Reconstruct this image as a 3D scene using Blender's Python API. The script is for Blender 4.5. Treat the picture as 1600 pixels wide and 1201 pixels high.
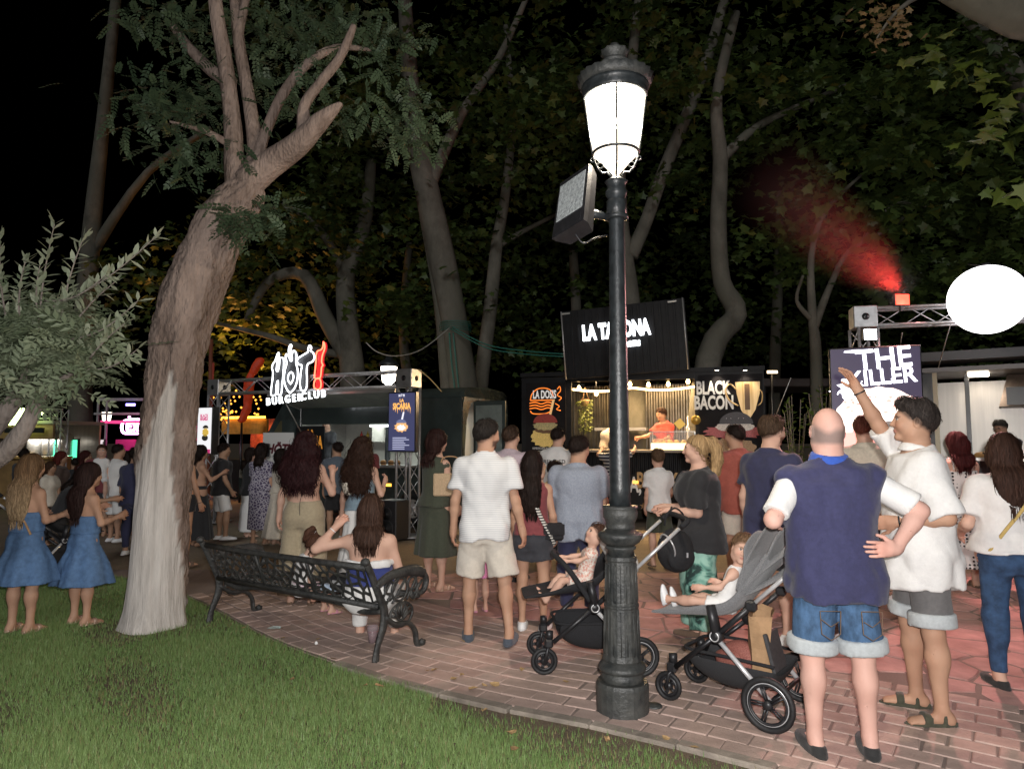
import bpy, math, random, time
import numpy as np
from mathutils import Vector, Matrix

for _o in list(bpy.data.objects):
    bpy.data.objects.remove(_o)
SC = bpy.context.scene
COL = SC.collection
PI = math.pi
R = math.radians

# ------------------------------------------------------------------ camera
CAM_H, PITCH, FPX = 1.60, R(4.6), 1067.0        # metres, radians, focal length in pixels of a 1600 px frame
_cd = bpy.data.cameras.new('camera')
_cd.lens, _cd.sensor_width, _cd.clip_start, _cd.clip_end = 24.0, 36.0, 0.05, 600.0
CAM = bpy.data.objects.new('camera', _cd)
CAM.location = (0, 0, CAM_H)
CAM.rotation_euler = (PI / 2 + PITCH, 0, 0)
COL.objects.link(CAM)
SC.camera = CAM

# ------------------------------------------------------------------ night sky
W = bpy.data.worlds.new('World')
SC.world = W
W.use_nodes = True
_nt = W.node_tree
_sky = _nt.nodes.new('ShaderNodeTexSky')
_sky.sky_type = 'NISHITA'
_sky.sun_disc = False
SUN_EL, SUN_AZ = R(24), R(188)                   # added weak fill sun from behind the photographer, for frontal ambient light
_sky.sun_elevation, _sky.sun_rotation = R(-6.0), SUN_AZ
_bg = _nt.nodes['Background']
_bg.inputs['Strength'].default_value = 0.05
_nt.links.new(_sky.outputs['Color'], _bg.inputs['Color'])

_sd = bpy.data.lights.new('fill_sun', 'SUN')
_sd.energy, _sd.angle, _sd.color = 0.48, R(10), (0.95, 0.97, 1.0)
_so = bpy.data.objects.new('fill_sun', _sd)
_so.rotation_euler = Vector((-math.sin(SUN_AZ) * math.cos(SUN_EL), -math.cos(SUN_AZ) * math.cos(SUN_EL), -math.sin(SUN_EL))).to_track_quat('-Z', 'Y').to_euler()
COL.objects.link(_so)

# the photograph was taken with the camera's flash: a small real flash tube just above the lens
_fl = bpy.data.lights.new('camera_flash', 'SPOT')
_fl.energy, _fl.spot_size, _fl.spot_blend, _fl.shadow_soft_size, _fl.color = 740.0, R(165), 0.45, 0.03, (1.0, 0.965, 0.94)
_fo = bpy.data.objects.new('camera_flash', _fl)
_fo.location = (0.06, -0.03, CAM_H + 0.09)
_fo.rotation_euler = (PI / 2 + R(9), 0, 0)
COL.objects.link(_fo)

SC.view_settings.view_transform = 'Standard'
SC.view_settings.look = 'None'
SC.view_settings.exposure = 0.30
SC.view_settings.gamma = 1.0
SC.view_settings.use_curve_mapping = False
SC.render.film_transparent = False
SC.cycles.use_denoising = True
SC.cycles.max_bounces = 6
SC.cycles.diffuse_bounces = 2
SC.cycles.glossy_bounces = 3
SC.cycles.transmission_bounces = 4
SC.cycles.transparent_max_bounces = 8
SC.cycles.sample_clamp_indirect = 4.0
SC.cycles.caustics_reflective = False
SC.cycles.caustics_refractive = False

# ------------------------------------------------------------------ helpers
def ray(px, py):
    a, b = (px - 800.0) / FPX, (600.5 - py) / FPX
    return Vector((a, math.cos(PITCH) - b * math.sin(PITCH), math.sin(PITCH) + b * math.cos(PITCH)))
def at(px, py, Y):
    r = ray(px, py); t = Y / r.y
    return Vector((r.x * t, Y, CAM_H + r.z * t))
def gp(px, py, z=0.0):
    r = ray(px, py); t = (z - CAM_H) / r.z
    return Vector((r.x * t, r.y * t, z))
def V(*a):
    return Vector(a if len(a) > 1 else a[0])

_mats = {}
def newmat(name):
    m = bpy.data.materials.new(name); m.use_nodes = True
    b = m.node_tree.nodes['Principled BSDF']
    return m, m.node_tree, b
def lnk(nt, a, b): nt.links.new(a, b)
def node(nt, t, **kw):
    n = nt.nodes.new(t)
    for k, v in kw.items():
        if k.startswith('i_'): n.inputs[k[2:]].default_value = v
        else: setattr(n, k, v)
    return n
def c4(c): return (c[0], c[1], c[2], 1.0)
def mat(name, col=(.5, .5, .5), rough=.6, metal=0.0, var=0.0, scale=20.0, bump=0.0, bscale=60.0, spec=None, emit=None, es=0.0, alpha=1.0, trans=0.0, stretch=(1, 1, 1), col2=None, detail=4.0, coat=0.0, sheen=0.0, stain=0.0):
    """principled material with noise driven colour variation and relief"""
    if name in _mats: return _mats[name]
    m, nt, b = newmat(name)
    b.inputs['Base Color'].default_value = c4(col)
    b.inputs['Roughness'].default_value = rough
    b.inputs['Metallic'].default_value = metal
    if spec is not None: b.inputs['Specular IOR Level'].default_value = spec
    if coat: b.inputs['Coat Weight'].default_value = coat
    if sheen: b.inputs['Sheen Weight'].default_value = sheen
    if emit is not None:
        b.inputs['Emission Color'].default_value = c4(emit); b.inputs['Emission Strength'].default_value = es
    if alpha < 1: b.inputs['Alpha'].default_value = alpha
    if trans: b.inputs['Transmission Weight'].default_value = trans
    if var or bump or col2:
        tc = node(nt, 'ShaderNodeTexCoord'); mp = node(nt, 'ShaderNodeMapping'); mp.inputs['Scale'].default_value = stretch
        lnk(nt, tc.outputs['Object'], mp.inputs['Vector'])
        if var or col2:
            n = node(nt, 'ShaderNodeTexNoise', i_Scale=scale, i_Detail=detail, i_Roughness=.6)
            lnk(nt, mp.outputs[0], n.inputs['Vector'])
            cr = node(nt, 'ShaderNodeValToRGB')
            a = [max(0, x * (1 - var)) for x in col]; c = col2 or [min(1, x * (1 + var)) for x in col]
            cr.color_ramp.elements[0].position, cr.color_ramp.elements[1].position = .32, .68
            cr.color_ramp.elements[0].color, cr.color_ramp.elements[1].color = c4(a), c4(c)
            lnk(nt, n.outputs['Fac'], cr.inputs[0]); lnk(nt, cr.outputs[0], b.inputs['Base Color'])
            if stain:                                                 # dirt and worn patches that run across neighbouring pieces
                ge = node(nt, 'ShaderNodeNewGeometry'); n3 = node(nt, 'ShaderNodeTexNoise', i_Scale=1.3, i_Detail=7.0, i_Roughness=.68); lnk(nt, ge.outputs['Position'], n3.inputs['Vector'])
                c3 = node(nt, 'ShaderNodeValToRGB'); e = c3.color_ramp.elements; e[0].position, e[1].position = .36, .62; e[0].color, e[1].color = c4([1 - stain] * 3), c4([1.0 + stain * .25] * 3); lnk(nt, n3.outputs['Fac'], c3.inputs[0])
                mu = node(nt, 'ShaderNodeMixRGB', blend_type='MULTIPLY'); mu.inputs[0].default_value = 1.0; lnk(nt, cr.outputs[0], mu.inputs[1]); lnk(nt, c3.outputs[0], mu.inputs[2]); lnk(nt, mu.outputs[0], b.inputs['Base Color'])
        if bump:
            n2 = node(nt, 'ShaderNodeTexNoise', i_Scale=bscale, i_Detail=5.0, i_Roughness=.6)
            lnk(nt, mp.outputs[0], n2.inputs['Vector'])
            bp = node(nt, 'ShaderNodeBump', i_Strength=bump, i_Distance=.02)
            lnk(nt, n2.outputs['Fac'], bp.inputs['Height']); lnk(nt, bp.outputs[0], b.inputs['Normal'])
    _mats[name] = m
    return m
def emis(name, col, s):
    return mat(name, col=[x * .8 for x in col], rough=.5, emit=col, es=s)

def tag(o, label=None, cat=None, group=None, kind=None):
    if label: o['label'] = label
    if cat: o['category'] = cat
    if group: o['group'] = group
    if kind: o['kind'] = kind
    return o
def empty(name, loc=(0, 0, 0), rz=0.0, label=None, cat=None, group=None):
    o = bpy.data.objects.new(name, None); COL.objects.link(o)
    o.location = loc; o.rotation_euler = (0, 0, rz); o.empty_display_size = .1
    return tag(o, label, cat, group)
def link(name, me, m=None, parent=None, world=True):
    o = bpy.data.objects.new(name, me); COL.objects.link(o)
    if m is not None and len(me.materials) == 0: me.materials.append(m)
    if parent is not None:
        o.parent = parent
        if world: o.matrix_parent_inverse = wmat(parent).inverted()
    return o
def wmat(o):
    m = Matrix.LocRotScale(o.location, o.rotation_euler, o.scale)
    return (wmat(o.parent) @ o.matrix_parent_inverse @ m) if o.parent else m
def mesh_np(name, v, f, smooth=True, col=None):
    """v (n,3), f (m,k) equal sized faces, fast"""
    me = bpy.data.meshes.new(name)
    v = np.ascontiguousarray(v, np.float32); f = np.ascontiguousarray(f, np.int32)
    k = f.shape[1]
    me.vertices.add(len(v)); me.vertices.foreach_set('co', v.ravel())
    me.loops.add(f.size); me.loops.foreach_set('vertex_index', f.ravel())
    me.polygons.add(len(f)); me.polygons.foreach_set('loop_start', np.arange(0, f.size, k, dtype=np.int32))
    if col is not None:
        a = me.attributes.new('Col', 'FLOAT_COLOR', 'POINT')
        c = np.ones((len(v), 4), np.float32); c[:, :3] = col
        a.data.foreach_set('color', c.ravel())
    me.update(calc_edges=True)
    me.polygons.foreach_set('use_smooth', np.full(len(f), smooth, dtype=bool))
    return me

class MB:
    """collects solids; build() links them as one mesh object"""
    def __init__(s): s.v, s.f, s.sm = [], [], []
    def add(s, vs, fs, smooth=False, M=None):
        n = len(s.v)
        s.v += [tuple(M @ Vector(p)) if M is not None else tuple(p) for p in vs]
        s.f += [[i + n for i in f] for f in fs]; s.sm += [smooth] * len(fs)
        return s
    def box(s, c, d, M=None, bev=0.0):
        x, y, z = d[0] / 2, d[1] / 2, d[2] / 2
        if bev:
            b = min(bev, x * .45, y * .45, z * .45); vs = []; fs = []
            for sx in (-1, 1):
                for sy in (-1, 1):
                    for sz in (-1, 1):
                        vs += [(c[0] + sx * x, c[1] + sy * (y - b), c[2] + sz * (z - b)), (c[0] + sx * (x - b), c[1] + sy * y, c[2] + sz * (z - b)), (c[0] + sx * (x - b), c[1] + sy * (y - b), c[2] + sz * z)]
            I = lambda a, bb, cc, k: (((a > 0) * 4 + (bb > 0) * 2 + (cc > 0)) * 3 + k)
            for q in (-1, 1):
                fs += [[I(q, -1, -1, 0), I(q, 1, -1, 0), I(q, 1, 1, 0), I(q, -1, 1, 0)][::q], [I(-1, q, -1, 1), I(-1, q, 1, 1), I(1, q, 1, 1), I(1, q, -1, 1)][::q], [I(-1, -1, q, 2), I(1, -1, q, 2), I(1, 1, q, 2), I(-1, 1, q, 2)][::q]]
                for r_ in (-1, 1):
                    w = q * r_
                    fs += [[I(q, r_, -1, 0), I(q, r_, -1, 1), I(q, r_, 1, 1), I(q, r_, 1, 0)][::w], [I(q, -1, r_, 0), I(q, 1, r_, 0), I(q, 1, r_, 2), I(q, -1, r_, 2)][::w], [I(-1, q, r_, 2), I(1, q, r_, 2), I(1, q, r_, 1), I(-1, q, r_, 1)][::-w]]
                    for t in (-1, 1): fs.append([I(q, r_, t, 0), I(q, r_, t, 1), I(q, r_, t, 2)][::q * r_ * t])
            return s.add(vs, fs, False, M)
        vs = [(c[0] + i * x, c[1] + j * y, c[2] + k * z) for k in (-1, 1) for j in (-1, 1) for i in (-1, 1)]
        return s.add(vs, [[0, 2, 3, 1], [4, 5, 7, 6], [0, 1, 5, 4], [2, 6, 7, 3], [0, 4, 6, 2], [1, 3, 7, 5]], False, M)
    def tube(s, pts, rad, n=8, cap=True, smooth=True, M=None, flat=1.0, seed=None, wob=0.0):
        pts = [Vector(p) for p in pts]
        if not hasattr(rad, '__len__'): rad = [rad] * len(pts)
        vs, fs = [], []; prev = None
        for i, p in enumerate(pts):
            d = (pts[min(i + 1, len(pts) - 1)] - pts[max(i - 1, 0)]).normalized()
            if prev is None:
                a = Vector((0, 0, 1)) if abs(d.z) < .9 else Vector((1, 0, 0))
                u = d.cross(a).normalized()
            else: u = (prev - d * prev.dot(d)).normalized()
            w = d.cross(u); prev = u
            for k in range(n):
                t = 2 * PI * k / n; r_ = rad[i]
                if wob: r_ *= 1 + wob * (math.sin(3 * t + i * .7 + (seed or 0)) * .5 + math.sin(5 * t - i * .45 + (seed or 0) * 2) * .35 + random.uniform(-.3, .3))
                vs.append(p + u * math.cos(t) * r_ + w * math.sin(t) * r_ * flat)
        for i in range(len(pts) - 1):
            for k in range(n):
                a, b = i * n + k, i * n + (k + 1) % n
                fs.append([a, b, b + n, a + n])
        if cap:
            fs.append(list(range(n))[::-1]); fs.append([(len(pts) - 1) * n + k for k in range(n)])
        return s.add(vs, fs, smooth, M)
    def bar(s, a, b, r, n=6): return s.tube([a, b], r, n)
    def lathe(s, prof, n=24, c=(0, 0, 0), smooth=True, M=None, flutes=None):
        vs, fs = [], []
        for j, (r_, z) in enumerate(prof):
            for k in range(n):
                t = 2 * PI * k / n; q = r_
                if flutes and flutes(j): q = r_ * (1 + flutes(j) * (1 if k % 2 else -1))
                vs.append((c[0] + q * math.cos(t), c[1] + q * math.sin(t), c[2] + z))
        for j in range(len(prof) - 1):
            for k in range(n):
                a, b = j * n + k, j * n + (k + 1) % n
                fs.append([a, b, b + n, a + n])
        if prof[0][0] > 1e-4: fs.append(list(range(n))[::-1])
        if prof[-1][0] > 1e-4: fs.append([(len(prof) - 1) * n + k for k in range(n)])
        return s.add(vs, fs, smooth, M)
    def prism(s, poly, h0, h1, M=None):
        """polygon in xz, extruded along y from h0 to h1"""
        n = len(poly)
        vs = [(x, h0, z) for x, z in poly] + [(x, h1, z) for x, z in poly]
        fs = [list(range(n)), [n + k for k in range(n)][::-1]] + [[k, k + n, (k + 1) % n + n, (k + 1) % n] for k in range(n)]
        return s.add(vs, fs, False, M)
    def torus(s, R_, r_, n=32, m=8, M=None, arc=None):
        k_ = n if arc is None else n
        vs, fs = [], []
        for i in range(n):
            t = 2 * PI * i / n
            for j in range(m):
                u = 2 * PI * j / m
                vs.append(((R_ + r_ * math.cos(u)) * math.cos(t), (R_ + r_ * math.cos(u)) * math.sin(t), r_ * math.sin(u)))
        for i in range(n):
            for j in range(m):
                fs.append([i * m + j, ((i + 1) % n) * m + j, ((i + 1) % n) * m + (j + 1) % m, i * m + (j + 1) % m])
        return s.add(vs, fs, True, M)
    def mesh(s, name):
        me = bpy.data.meshes.new(name); me.from_pydata(s.v, [], s.f); me.update()
        me.polygons.foreach_set('use_smooth', np.array(s.sm, dtype=bool))
        return me
    def build(s, name, m, parent=None, world=True):
        return link(name, s.mesh(name), m, parent, world)

def text_mesh(txt, size=1.0, depth=0.0, sx=1.0, bold=0.0, align='CENTER', bevel=0.0, shear=0.0, spacing=1.0):
    cu = bpy.data.curves.new('t', 'FONT')
    cu.body, cu.size, cu.extrude, cu.offset, cu.align_x, cu.align_y, cu.shear, cu.space_character = txt, size, depth, bold, align, 'CENTER', shear, spacing
    cu.resolution_u = 3
    ob = bpy.data.objects.new('t', cu); COL.objects.link(ob)
    dg = bpy.context.evaluated_depsgraph_get(); dg.update()
    me = bpy.data.meshes.new_from_object(ob.evaluated_get(dg))
    bpy.data.objects.remove(ob); bpy.data.curves.remove(cu)
    me.transform(Matrix.Diagonal((sx, 1, 1, 1)))
    me.materials.clear()
    return me
def facing(p, right, up=Vector((0, 0, 1))):
    """frame whose local x runs along right, y along up and z towards the viewer"""
    r_ = Vector(right).normalized(); n = r_.cross(Vector(up)).normalized(); u = n.cross(r_)
    return Matrix(((r_.x, u.x, n.x, p[0]), (r_.y, u.y, n.y, p[1]), (r_.z, u.z, n.z, p[2]), (0, 0, 0, 1)))
def place_text(name, txt, M, size, m, parent, off=.004, **kw):
    me = text_mesh(txt, size, **kw); me.transform(M @ Matrix.Translation((0, 0, off)))
    return link(name, me, m, parent)
def flat_poly(name, pts, M, m, parent, off=.004, th=0.003):
    """thin printed or cut shape, polygon in the plane of M"""
    n = len(pts); vs = [(x, y, off) for x, y in pts] + [(x, y, off + th) for x, y in pts]
    me = bpy.data.meshes.new(name)
    me.from_pydata(vs, [], [list(range(n))[::-1], [n + k for k in range(n)]] + [[k, (k + 1) % n, (k + 1) % n + n, k + n] for k in range(n)])
    me.transform(M); me.update()
    return link(name, me, m, parent)
def ell_pts(cx, cy, rx, ry, n=24, a0=0.0, a1=2 * PI, wob=0.0):
    full = abs(a1 - a0 - 2 * PI) < 1e-6
    k = n if full else n - 1
    return [(cx + rx * (1 + wob * math.sin(i * 2.7)) * math.cos(a0 + (a1 - a0) * i / k), cy + ry * (1 + wob * math.sin(i * 2.7)) * math.sin(a0 + (a1 - a0) * i / k)) for i in range(n)]
def copy_tree(o, parent=None):
    c = o.copy(); COL.objects.link(c); c.parent = parent
    for ch in list(o.children): copy_tree(ch, c)
    return c
def catmull(pts, k=4):
    P = [Vector(p) for p in pts]; out = []
    for i in range(len(P) - 1):
        a, b, c, d = P[max(i - 1, 0)], P[i], P[i + 1], P[min(i + 2, len(P) - 1)]
        for j in range(k):
            t = j / k
            out.append(.5 * ((2 * b) + (c - a) * t + (2 * a - 5 * b + 4 * c - d) * t * t + (3 * b - a - 3 * c + d) * t ** 3))
    out.append(P[-1]); return out
def lerp_list(a, n):
    a = list(a); return [float(np.interp(i / (n - 1) * (len(a) - 1), range(len(a)), a)) for i in range(n)]

# ------------------------------------------------------------------ figures: one continuous skin per body, grown from a distance field
def nv(v):
    v = np.asarray(v, float); return v / (np.linalg.norm(v) + 1e-9)
def rotm(ax, a):
    return np.array(Matrix.Rotation(a, 3, ax))
def smin(a, b, k):
    if k <= 0: return np.minimum(a, b)
    h = np.maximum(k - np.abs(a - b), 0) / k
    return np.minimum(a, b) - h * h * k * .25
class Shape:
    def __init__(s): s.p, s.cuts, s.disps, s.ck = [], [], [], 0.0
    def _add(s, fn, lo, hi, k, op): s.p.append((fn, np.asarray(lo, float), np.asarray(hi, float), k, op)); return s
    def cone(s, a, b, ra, rb, k=.02, op=0):
        a = np.asarray(a, float); b = np.asarray(b, float); d = b - a; L = float(d @ d) + 1e-9; m = max(ra, rb)
        def fn(X, Y, Z):
            t = np.clip(((X - a[0]) * d[0] + (Y - a[1]) * d[1] + (Z - a[2]) * d[2]) / L, 0, 1)
            return np.sqrt((X - a[0] - t * d[0]) ** 2 + (Y - a[1] - t * d[1]) ** 2 + (Z - a[2] - t * d[2]) ** 2) - (ra + (rb - ra) * t)
        return s._add(fn, np.minimum(a, b) - m, np.maximum(a, b) + m, k, op)
    def ell(s, c, r_, Rm=None, k=.02, op=0):
        c = np.asarray(c, float); r_ = np.asarray(r_, float); Rm = np.eye(3) if Rm is None else Rm; m = r_.max()
        def fn(X, Y, Z):
            x, y, z = X - c[0], Y - c[1], Z - c[2]
            u = [Rm[0, i] * x + Rm[1, i] * y + Rm[2, i] * z for i in range(3)]
            k0 = np.sqrt(sum((u[i] / r_[i]) ** 2 for i in range(3))) + 1e-6
            k1 = np.sqrt(sum((u[i] / r_[i] ** 2) ** 2 for i in range(3))) + 1e-6
            return k0 * (k0 - 1) / k1
        return s._add(fn, c - m, c + m, k, op)
    def loft(s, o, Rm, zs, rx, ry, cy=None, k=.03, n=2.2, fold=None, cx=None, op=0):
        o = np.asarray(o, float); cy = [0] * len(zs) if cy is None else cy; cx = [0] * len(zs) if cx is None else cx
        m = max(max(rx), max(ry)) + max(abs(c) for c in list(cy) + list(cx))
        ends = [o + Rm @ np.array((0, 0, z)) for z in (zs[0], zs[-1])]
        lo = np.minimum(*ends) - m; hi = np.maximum(*ends) + m
        if abs(Rm[2, 2]) > .999: lo[2], hi[2] = o[2] + zs[0] - .02, o[2] + zs[-1] + .02
        def fn(X, Y, Z):
            x, y, z = X - o[0], Y - o[1], Z - o[2]
            u = [Rm[0, i] * x + Rm[1, i] * y + Rm[2, i] * z for i in range(3)]
            sh = np.broadcast(*u).shape; w = np.broadcast_to(u[2], sh)
            a = np.interp(w, zs, rx); b = np.interp(w, zs, ry)
            ux = u[0] - np.interp(w, zs, cx); uy = u[1] - np.interp(w, zs, cy)
            rho = np.sqrt(ux * ux + uy * uy) + 1e-6
            k0 = (np.abs(ux / a) ** n + np.abs(uy / b) ** n) ** (1 / n)
            d = rho - rho / np.maximum(k0, 1e-4)
            d = np.where(k0 < .05, -np.minimum(a, b), d)
            if fold is not None: d = d - fold(np.arctan2(uy, ux), w)
            return np.maximum(d, np.maximum(zs[0] - w, w - zs[-1]))
        return s._add(fn, lo, hi, k, op)
    def cut(s, fn): s.cuts.append(fn); return s
    def disp(s, fn): s.disps.append(fn); return s
    def grid(s, res, fine=()):
        pad = 3 * res
        lo = np.min([p[1] for p in s.p if p[4] == 0], 0) - pad; hi = np.max([p[2] for p in s.p if p[4] == 0], 0) + pad
        ax = []
        for a in range(3):
            x = lo[a]; out = [x]
            z = [(c[a] - r_, c[a] + r_, q) for c, r_, q in fine]
            while x < hi[a]:
                x += min([res] + [q for l, h, q in z if l <= x <= h]); out.append(x)
            ax.append(np.array(out, np.float32))
        D = np.full([len(a) for a in ax], .5, np.float32)
        for fn, l, h, k, op in s.p:
            m = k + 2.5 * res
            sl = [slice(max(0, int(np.searchsorted(ax[i], l[i] - m)) - 1), int(np.searchsorted(ax[i], h[i] + m)) + 1) for i in range(3)]
            X, Y, Z = ax[0][sl[0]][:, None, None], ax[1][sl[1]][None, :, None], ax[2][sl[2]][None, None, :]
            if 0 in (X.size, Y.size, Z.size): continue
            d = fn(X, Y, Z).astype(np.float32); sub = D[sl[0], sl[1], sl[2]]
            D[sl[0], sl[1], sl[2]] = smin(sub, d, k) if op == 0 else -smin(-sub, d, k)
        X, Y, Z = ax[0][:, None, None], ax[1][None, :, None], ax[2][None, None, :]
        if s.disps:
            I = np.nonzero(np.abs(D) < .045); xx, yy, zz = (ax[i][I[i]] for i in range(3))
            for fn in s.disps: D[I] += fn(xx, yy, zz).astype(np.float32)
        for fn in s.cuts: D = -smin(-D, -np.broadcast_to(fn(X, Y, Z), D.shape).astype(np.float32), s.ck)
        D[0] = D[-1] = .05; D[:, 0] = D[:, -1] = .05; D[:, :, 0] = D[:, :, -1] = .05
        return D, ax
def surfnets(D, ax):
    S = D < 0
    cnt = np.zeros([n - 1 for n in D.shape], np.uint8)
    for a in (0, 1):
        for b in (0, 1):
            for c in (0, 1):
                cnt += S[a:D.shape[0] - 1 + a, b:D.shape[1] - 1 + b, c:D.shape[2] - 1 + c]
    act = (cnt > 0) & (cnt < 8)
    idx = np.full(act.shape, -1, np.int32); n = int(act.sum()); idx[act] = np.arange(n, dtype=np.int32)
    I = np.nonzero(act); pos = np.zeros((n, 3), np.float32); num = np.zeros((n, 1), np.float32)
    for axi in range(3):
        o1, o2 = [q for q in range(3) if q != axi]
        for u in (0, 1):
            for w in (0, 1):
                A = [I[0].copy(), I[1].copy(), I[2].copy()]; A[o1] = A[o1] + u; A[o2] = A[o2] + w
                B = list(A); B[axi] = A[axi] + 1
                da, db = D[A[0], A[1], A[2]], D[B[0], B[1], B[2]]
                m = (da < 0) != (db < 0)
                t = np.where(m, da / np.where(m, da - db, 1), 0)
                p = np.stack([ax[0][A[0]], ax[1][A[1]], ax[2][A[2]]], 1)
                p[:, axi] += t * (ax[axi][B[axi]] - ax[axi][A[axi]])
                pos += np.where(m[:, None], p, 0); num += m[:, None]
    pos /= np.maximum(num, 1)
    F = []
    for axi in range(3):
        o1, o2 = [(1, 2), (2, 0), (0, 1)][axi]
        sl0 = [slice(1, -1)] * 3; sl1 = list(sl0); sl0[axi] = slice(0, -1); sl1[axi] = slice(1, None)
        s0, s1 = S[tuple(sl0)], S[tuple(sl1)]
        for flip, m in ((0, s0 & ~s1), (1, ~s0 & s1)):
            E = list(np.nonzero(m)); E[o1] = E[o1] + 1; E[o2] = E[o2] + 1
            def cell(du, dw):
                Q = list(E); Q[o1] = E[o1] - du; Q[o2] = E[o2] - dw; return idx[Q[0], Q[1], Q[2]]
            q = np.stack([cell(1, 1), cell(0, 1), cell(0, 0), cell(1, 0)], 1)
            F.append(q[:, ::-1] if flip else q)
    return pos, np.concatenate(F)

def wrinkle(seed, amp, f=22.0, diag=.5):
    g = random.Random(seed)
    ws = [(g.uniform(-1, 1) * f, g.uniform(-1, 1) * f, g.uniform(.3, 1) * f * diag, g.uniform(0, 6.3)) for _ in range(5)]
    def fn(X, Y, Z):
        d = 0
        for a, b, c, p in ws: d = d + 1.1 - 2.0 * np.abs(np.sin(.5 * (a * X + b * Y + c * Z + p + 1.1 * np.sin(.45 * f * Z + .3 * f * X + p))))
        return d * (amp / 2.2)
    return fn

def attr_mat(name, rough=.5, spec=.4, bump=0.0, bscale=200.0, sss=0.0, mul=1.0):
    if name in _mats: return _mats[name]
    m, nt, b = newmat(name)
    a = node(nt, 'ShaderNodeAttribute', attribute_name='Col'); lnk(nt, a.outputs['Color'], b.inputs['Base Color'])
    b.inputs['Roughness'].default_value = rough; b.inputs['Specular IOR Level'].default_value = spec
    if sss: b.inputs['Subsurface Weight'].default_value = sss; b.inputs['Subsurface Radius'].default_value = (.012, .005, .003)
    if bump:
        tc = node(nt, 'ShaderNodeTexCoord'); n = node(nt, 'ShaderNodeTexNoise', i_Scale=bscale, i_Detail=3.0)
        lnk(nt, tc.outputs['Object'], n.inputs['Vector']); bp = node(nt, 'ShaderNodeBump', i_Strength=bump, i_Distance=.01)
        lnk(nt, n.outputs['Fac'], bp.inputs['Height']); lnk(nt, bp.outputs[0], b.inputs['Normal'])
    _mats[name] = m; return m
SKIN_M = attr_mat('skin', .6, .26, .16, 110)
HAIR_M = attr_mat('hair', .6, .12, .3, 190)

TORSO = {
 'm': dict(z=(-.15, -.06, .02, .12, .20, .32, .42, .49, .535, .58), rx=(.10, .158, .166, .156, .152, .168, .180, .160, .100, .058), ry=(.085, .118, .122, .112, .108, .120, .118, .096, .072, .056), sw=.178, arm=(.048, .039, .028), leg=(.083, .053, .051, .033)),
 'f': dict(z=(-.15, -.06, .02, .12, .20, .32, .42, .49, .535, .58), rx=(.10, .172, .176, .146, .130, .142, .150, .132, .080, .048), ry=(.09, .126, .128, .106, .098, .112, .108, .086, .062, .048), sw=.152, arm=(.040, .033, .024), leg=(.088, .052, .048, .030)),
 'k': dict(z=(-.15, -.06, .02, .12, .20, .32, .42, .49, .535, .58), rx=(.09, .132, .138, .130, .128, .138, .142, .126, .080, .050), ry=(.08, .105, .110, .104, .102, .106, .104, .084, .062, .048), sw=.142, arm=(.040, .034, .027), leg=(.074, .052, .048, .034)),
}
class Pose:
    """joint positions of a figure facing +y, feet on z = 0 (or pelvis at pz)"""
    def __init__(s, H=1.72, sex='m', girth=1.0, hs=1.0, lean=0.0, side=0.0, twist=0.0, head=(0, 0), arms=None, legs=None, pz=None, belly=0.0, curl=.5, palm=None, handdir=None, footyaw=(8, 8), legk=1.0, sit=False):
        s.s = sc = H / 1.75; s.sex = sex; s.g = g = girth; T = TORSO[sex]; s.T = T; s.hs = hs * sc; s.belly = belly; s.sit = sit
        s.hipw = .092 * sc * (1 + (g - 1) * .6)
        arms = arms or {}; legs = legs or {}
        ax = np.array((0, 0, 0.0)); s.leg = {}; s.foot = {}
        low = 9
        for i, q in enumerate('LR'):
            sg = -1 if q == 'L' else 1
            td, sd = legs.get(q, ((.04 * sg, .0, -1), (.0, -.03, -1)))
            h = np.array((s.hipw * sg, 0, -.03 * sc)); k = h + nv(td) * .425 * sc * legk; a = k + nv(sd) * .405 * sc * legk
            s.leg[q] = [h, k, a]
            fy = R(footyaw[i]) * sg; fd = np.array((math.sin(fy), math.cos(fy), 0.0))
            sdn = nv(sd)
            if sdn[1] > .5: fd = nv(np.array((0, -sdn[2] * .7, sdn[1] * .9 + .2)))      # lying or stretched leg: toes up
            s.foot[q] = fd
            low = min(low, a[2] - .078 * sc)
        base = -low if pz is None else pz
        s.P = np.array((0, 0, base))
        for q in 'LR': s.leg[q] = [p + s.P for p in s.leg[q]]
        s.Rt = rotm('Z', R(twist)) @ rotm('Y', R(side)) @ rotm('X', -R(lean))
        L = lambda p: s.P + s.Rt @ (np.asarray(p, float) * sc)
        s.Lt = L
        s.arm = {}; s.hd = {}; s.pn = {}; s.curl = {}
        sw = T['sw'] * (1 + (g - 1) * .55)
        for q in 'LR':
            sg = -1 if q == 'L' else 1
            ud, fd = arms.get(q, ((.13 * sg, -.03, -1), (.06 * sg, .16, -1)))
            sh = L((sw * sg, -.005, .448)); e = sh + nv(ud) * .285 * sc; w = e + nv(fd) * .245 * sc
            s.arm[q] = [sh, e, w]
            s.hd[q] = nv(handdir[q]) if handdir and q in handdir else nv(np.asarray(nv(fd)))
            s.pn[q] = nv(palm[q]) if palm and q in palm else nv((-sg, .25, 0))
            s.curl[q] = curl[q] if isinstance(curl, dict) else curl
        s.HP = L((0, .012, .578)); s.Rh = s.Rt @ rotm('Z', R(head[0])) @ rotm('X', R(head[1])) if True else 0
        s.Hd = lambda p: s.HP + s.Rh @ (np.asarray(p, float) * s.hs)
        s.top = s.Hd((0, 0, .25))[2]
    def gr(s, a): return [x * s.s * s.g for x in a]
    def zz(s): return [z * s.s for z in s.T['z']]

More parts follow.
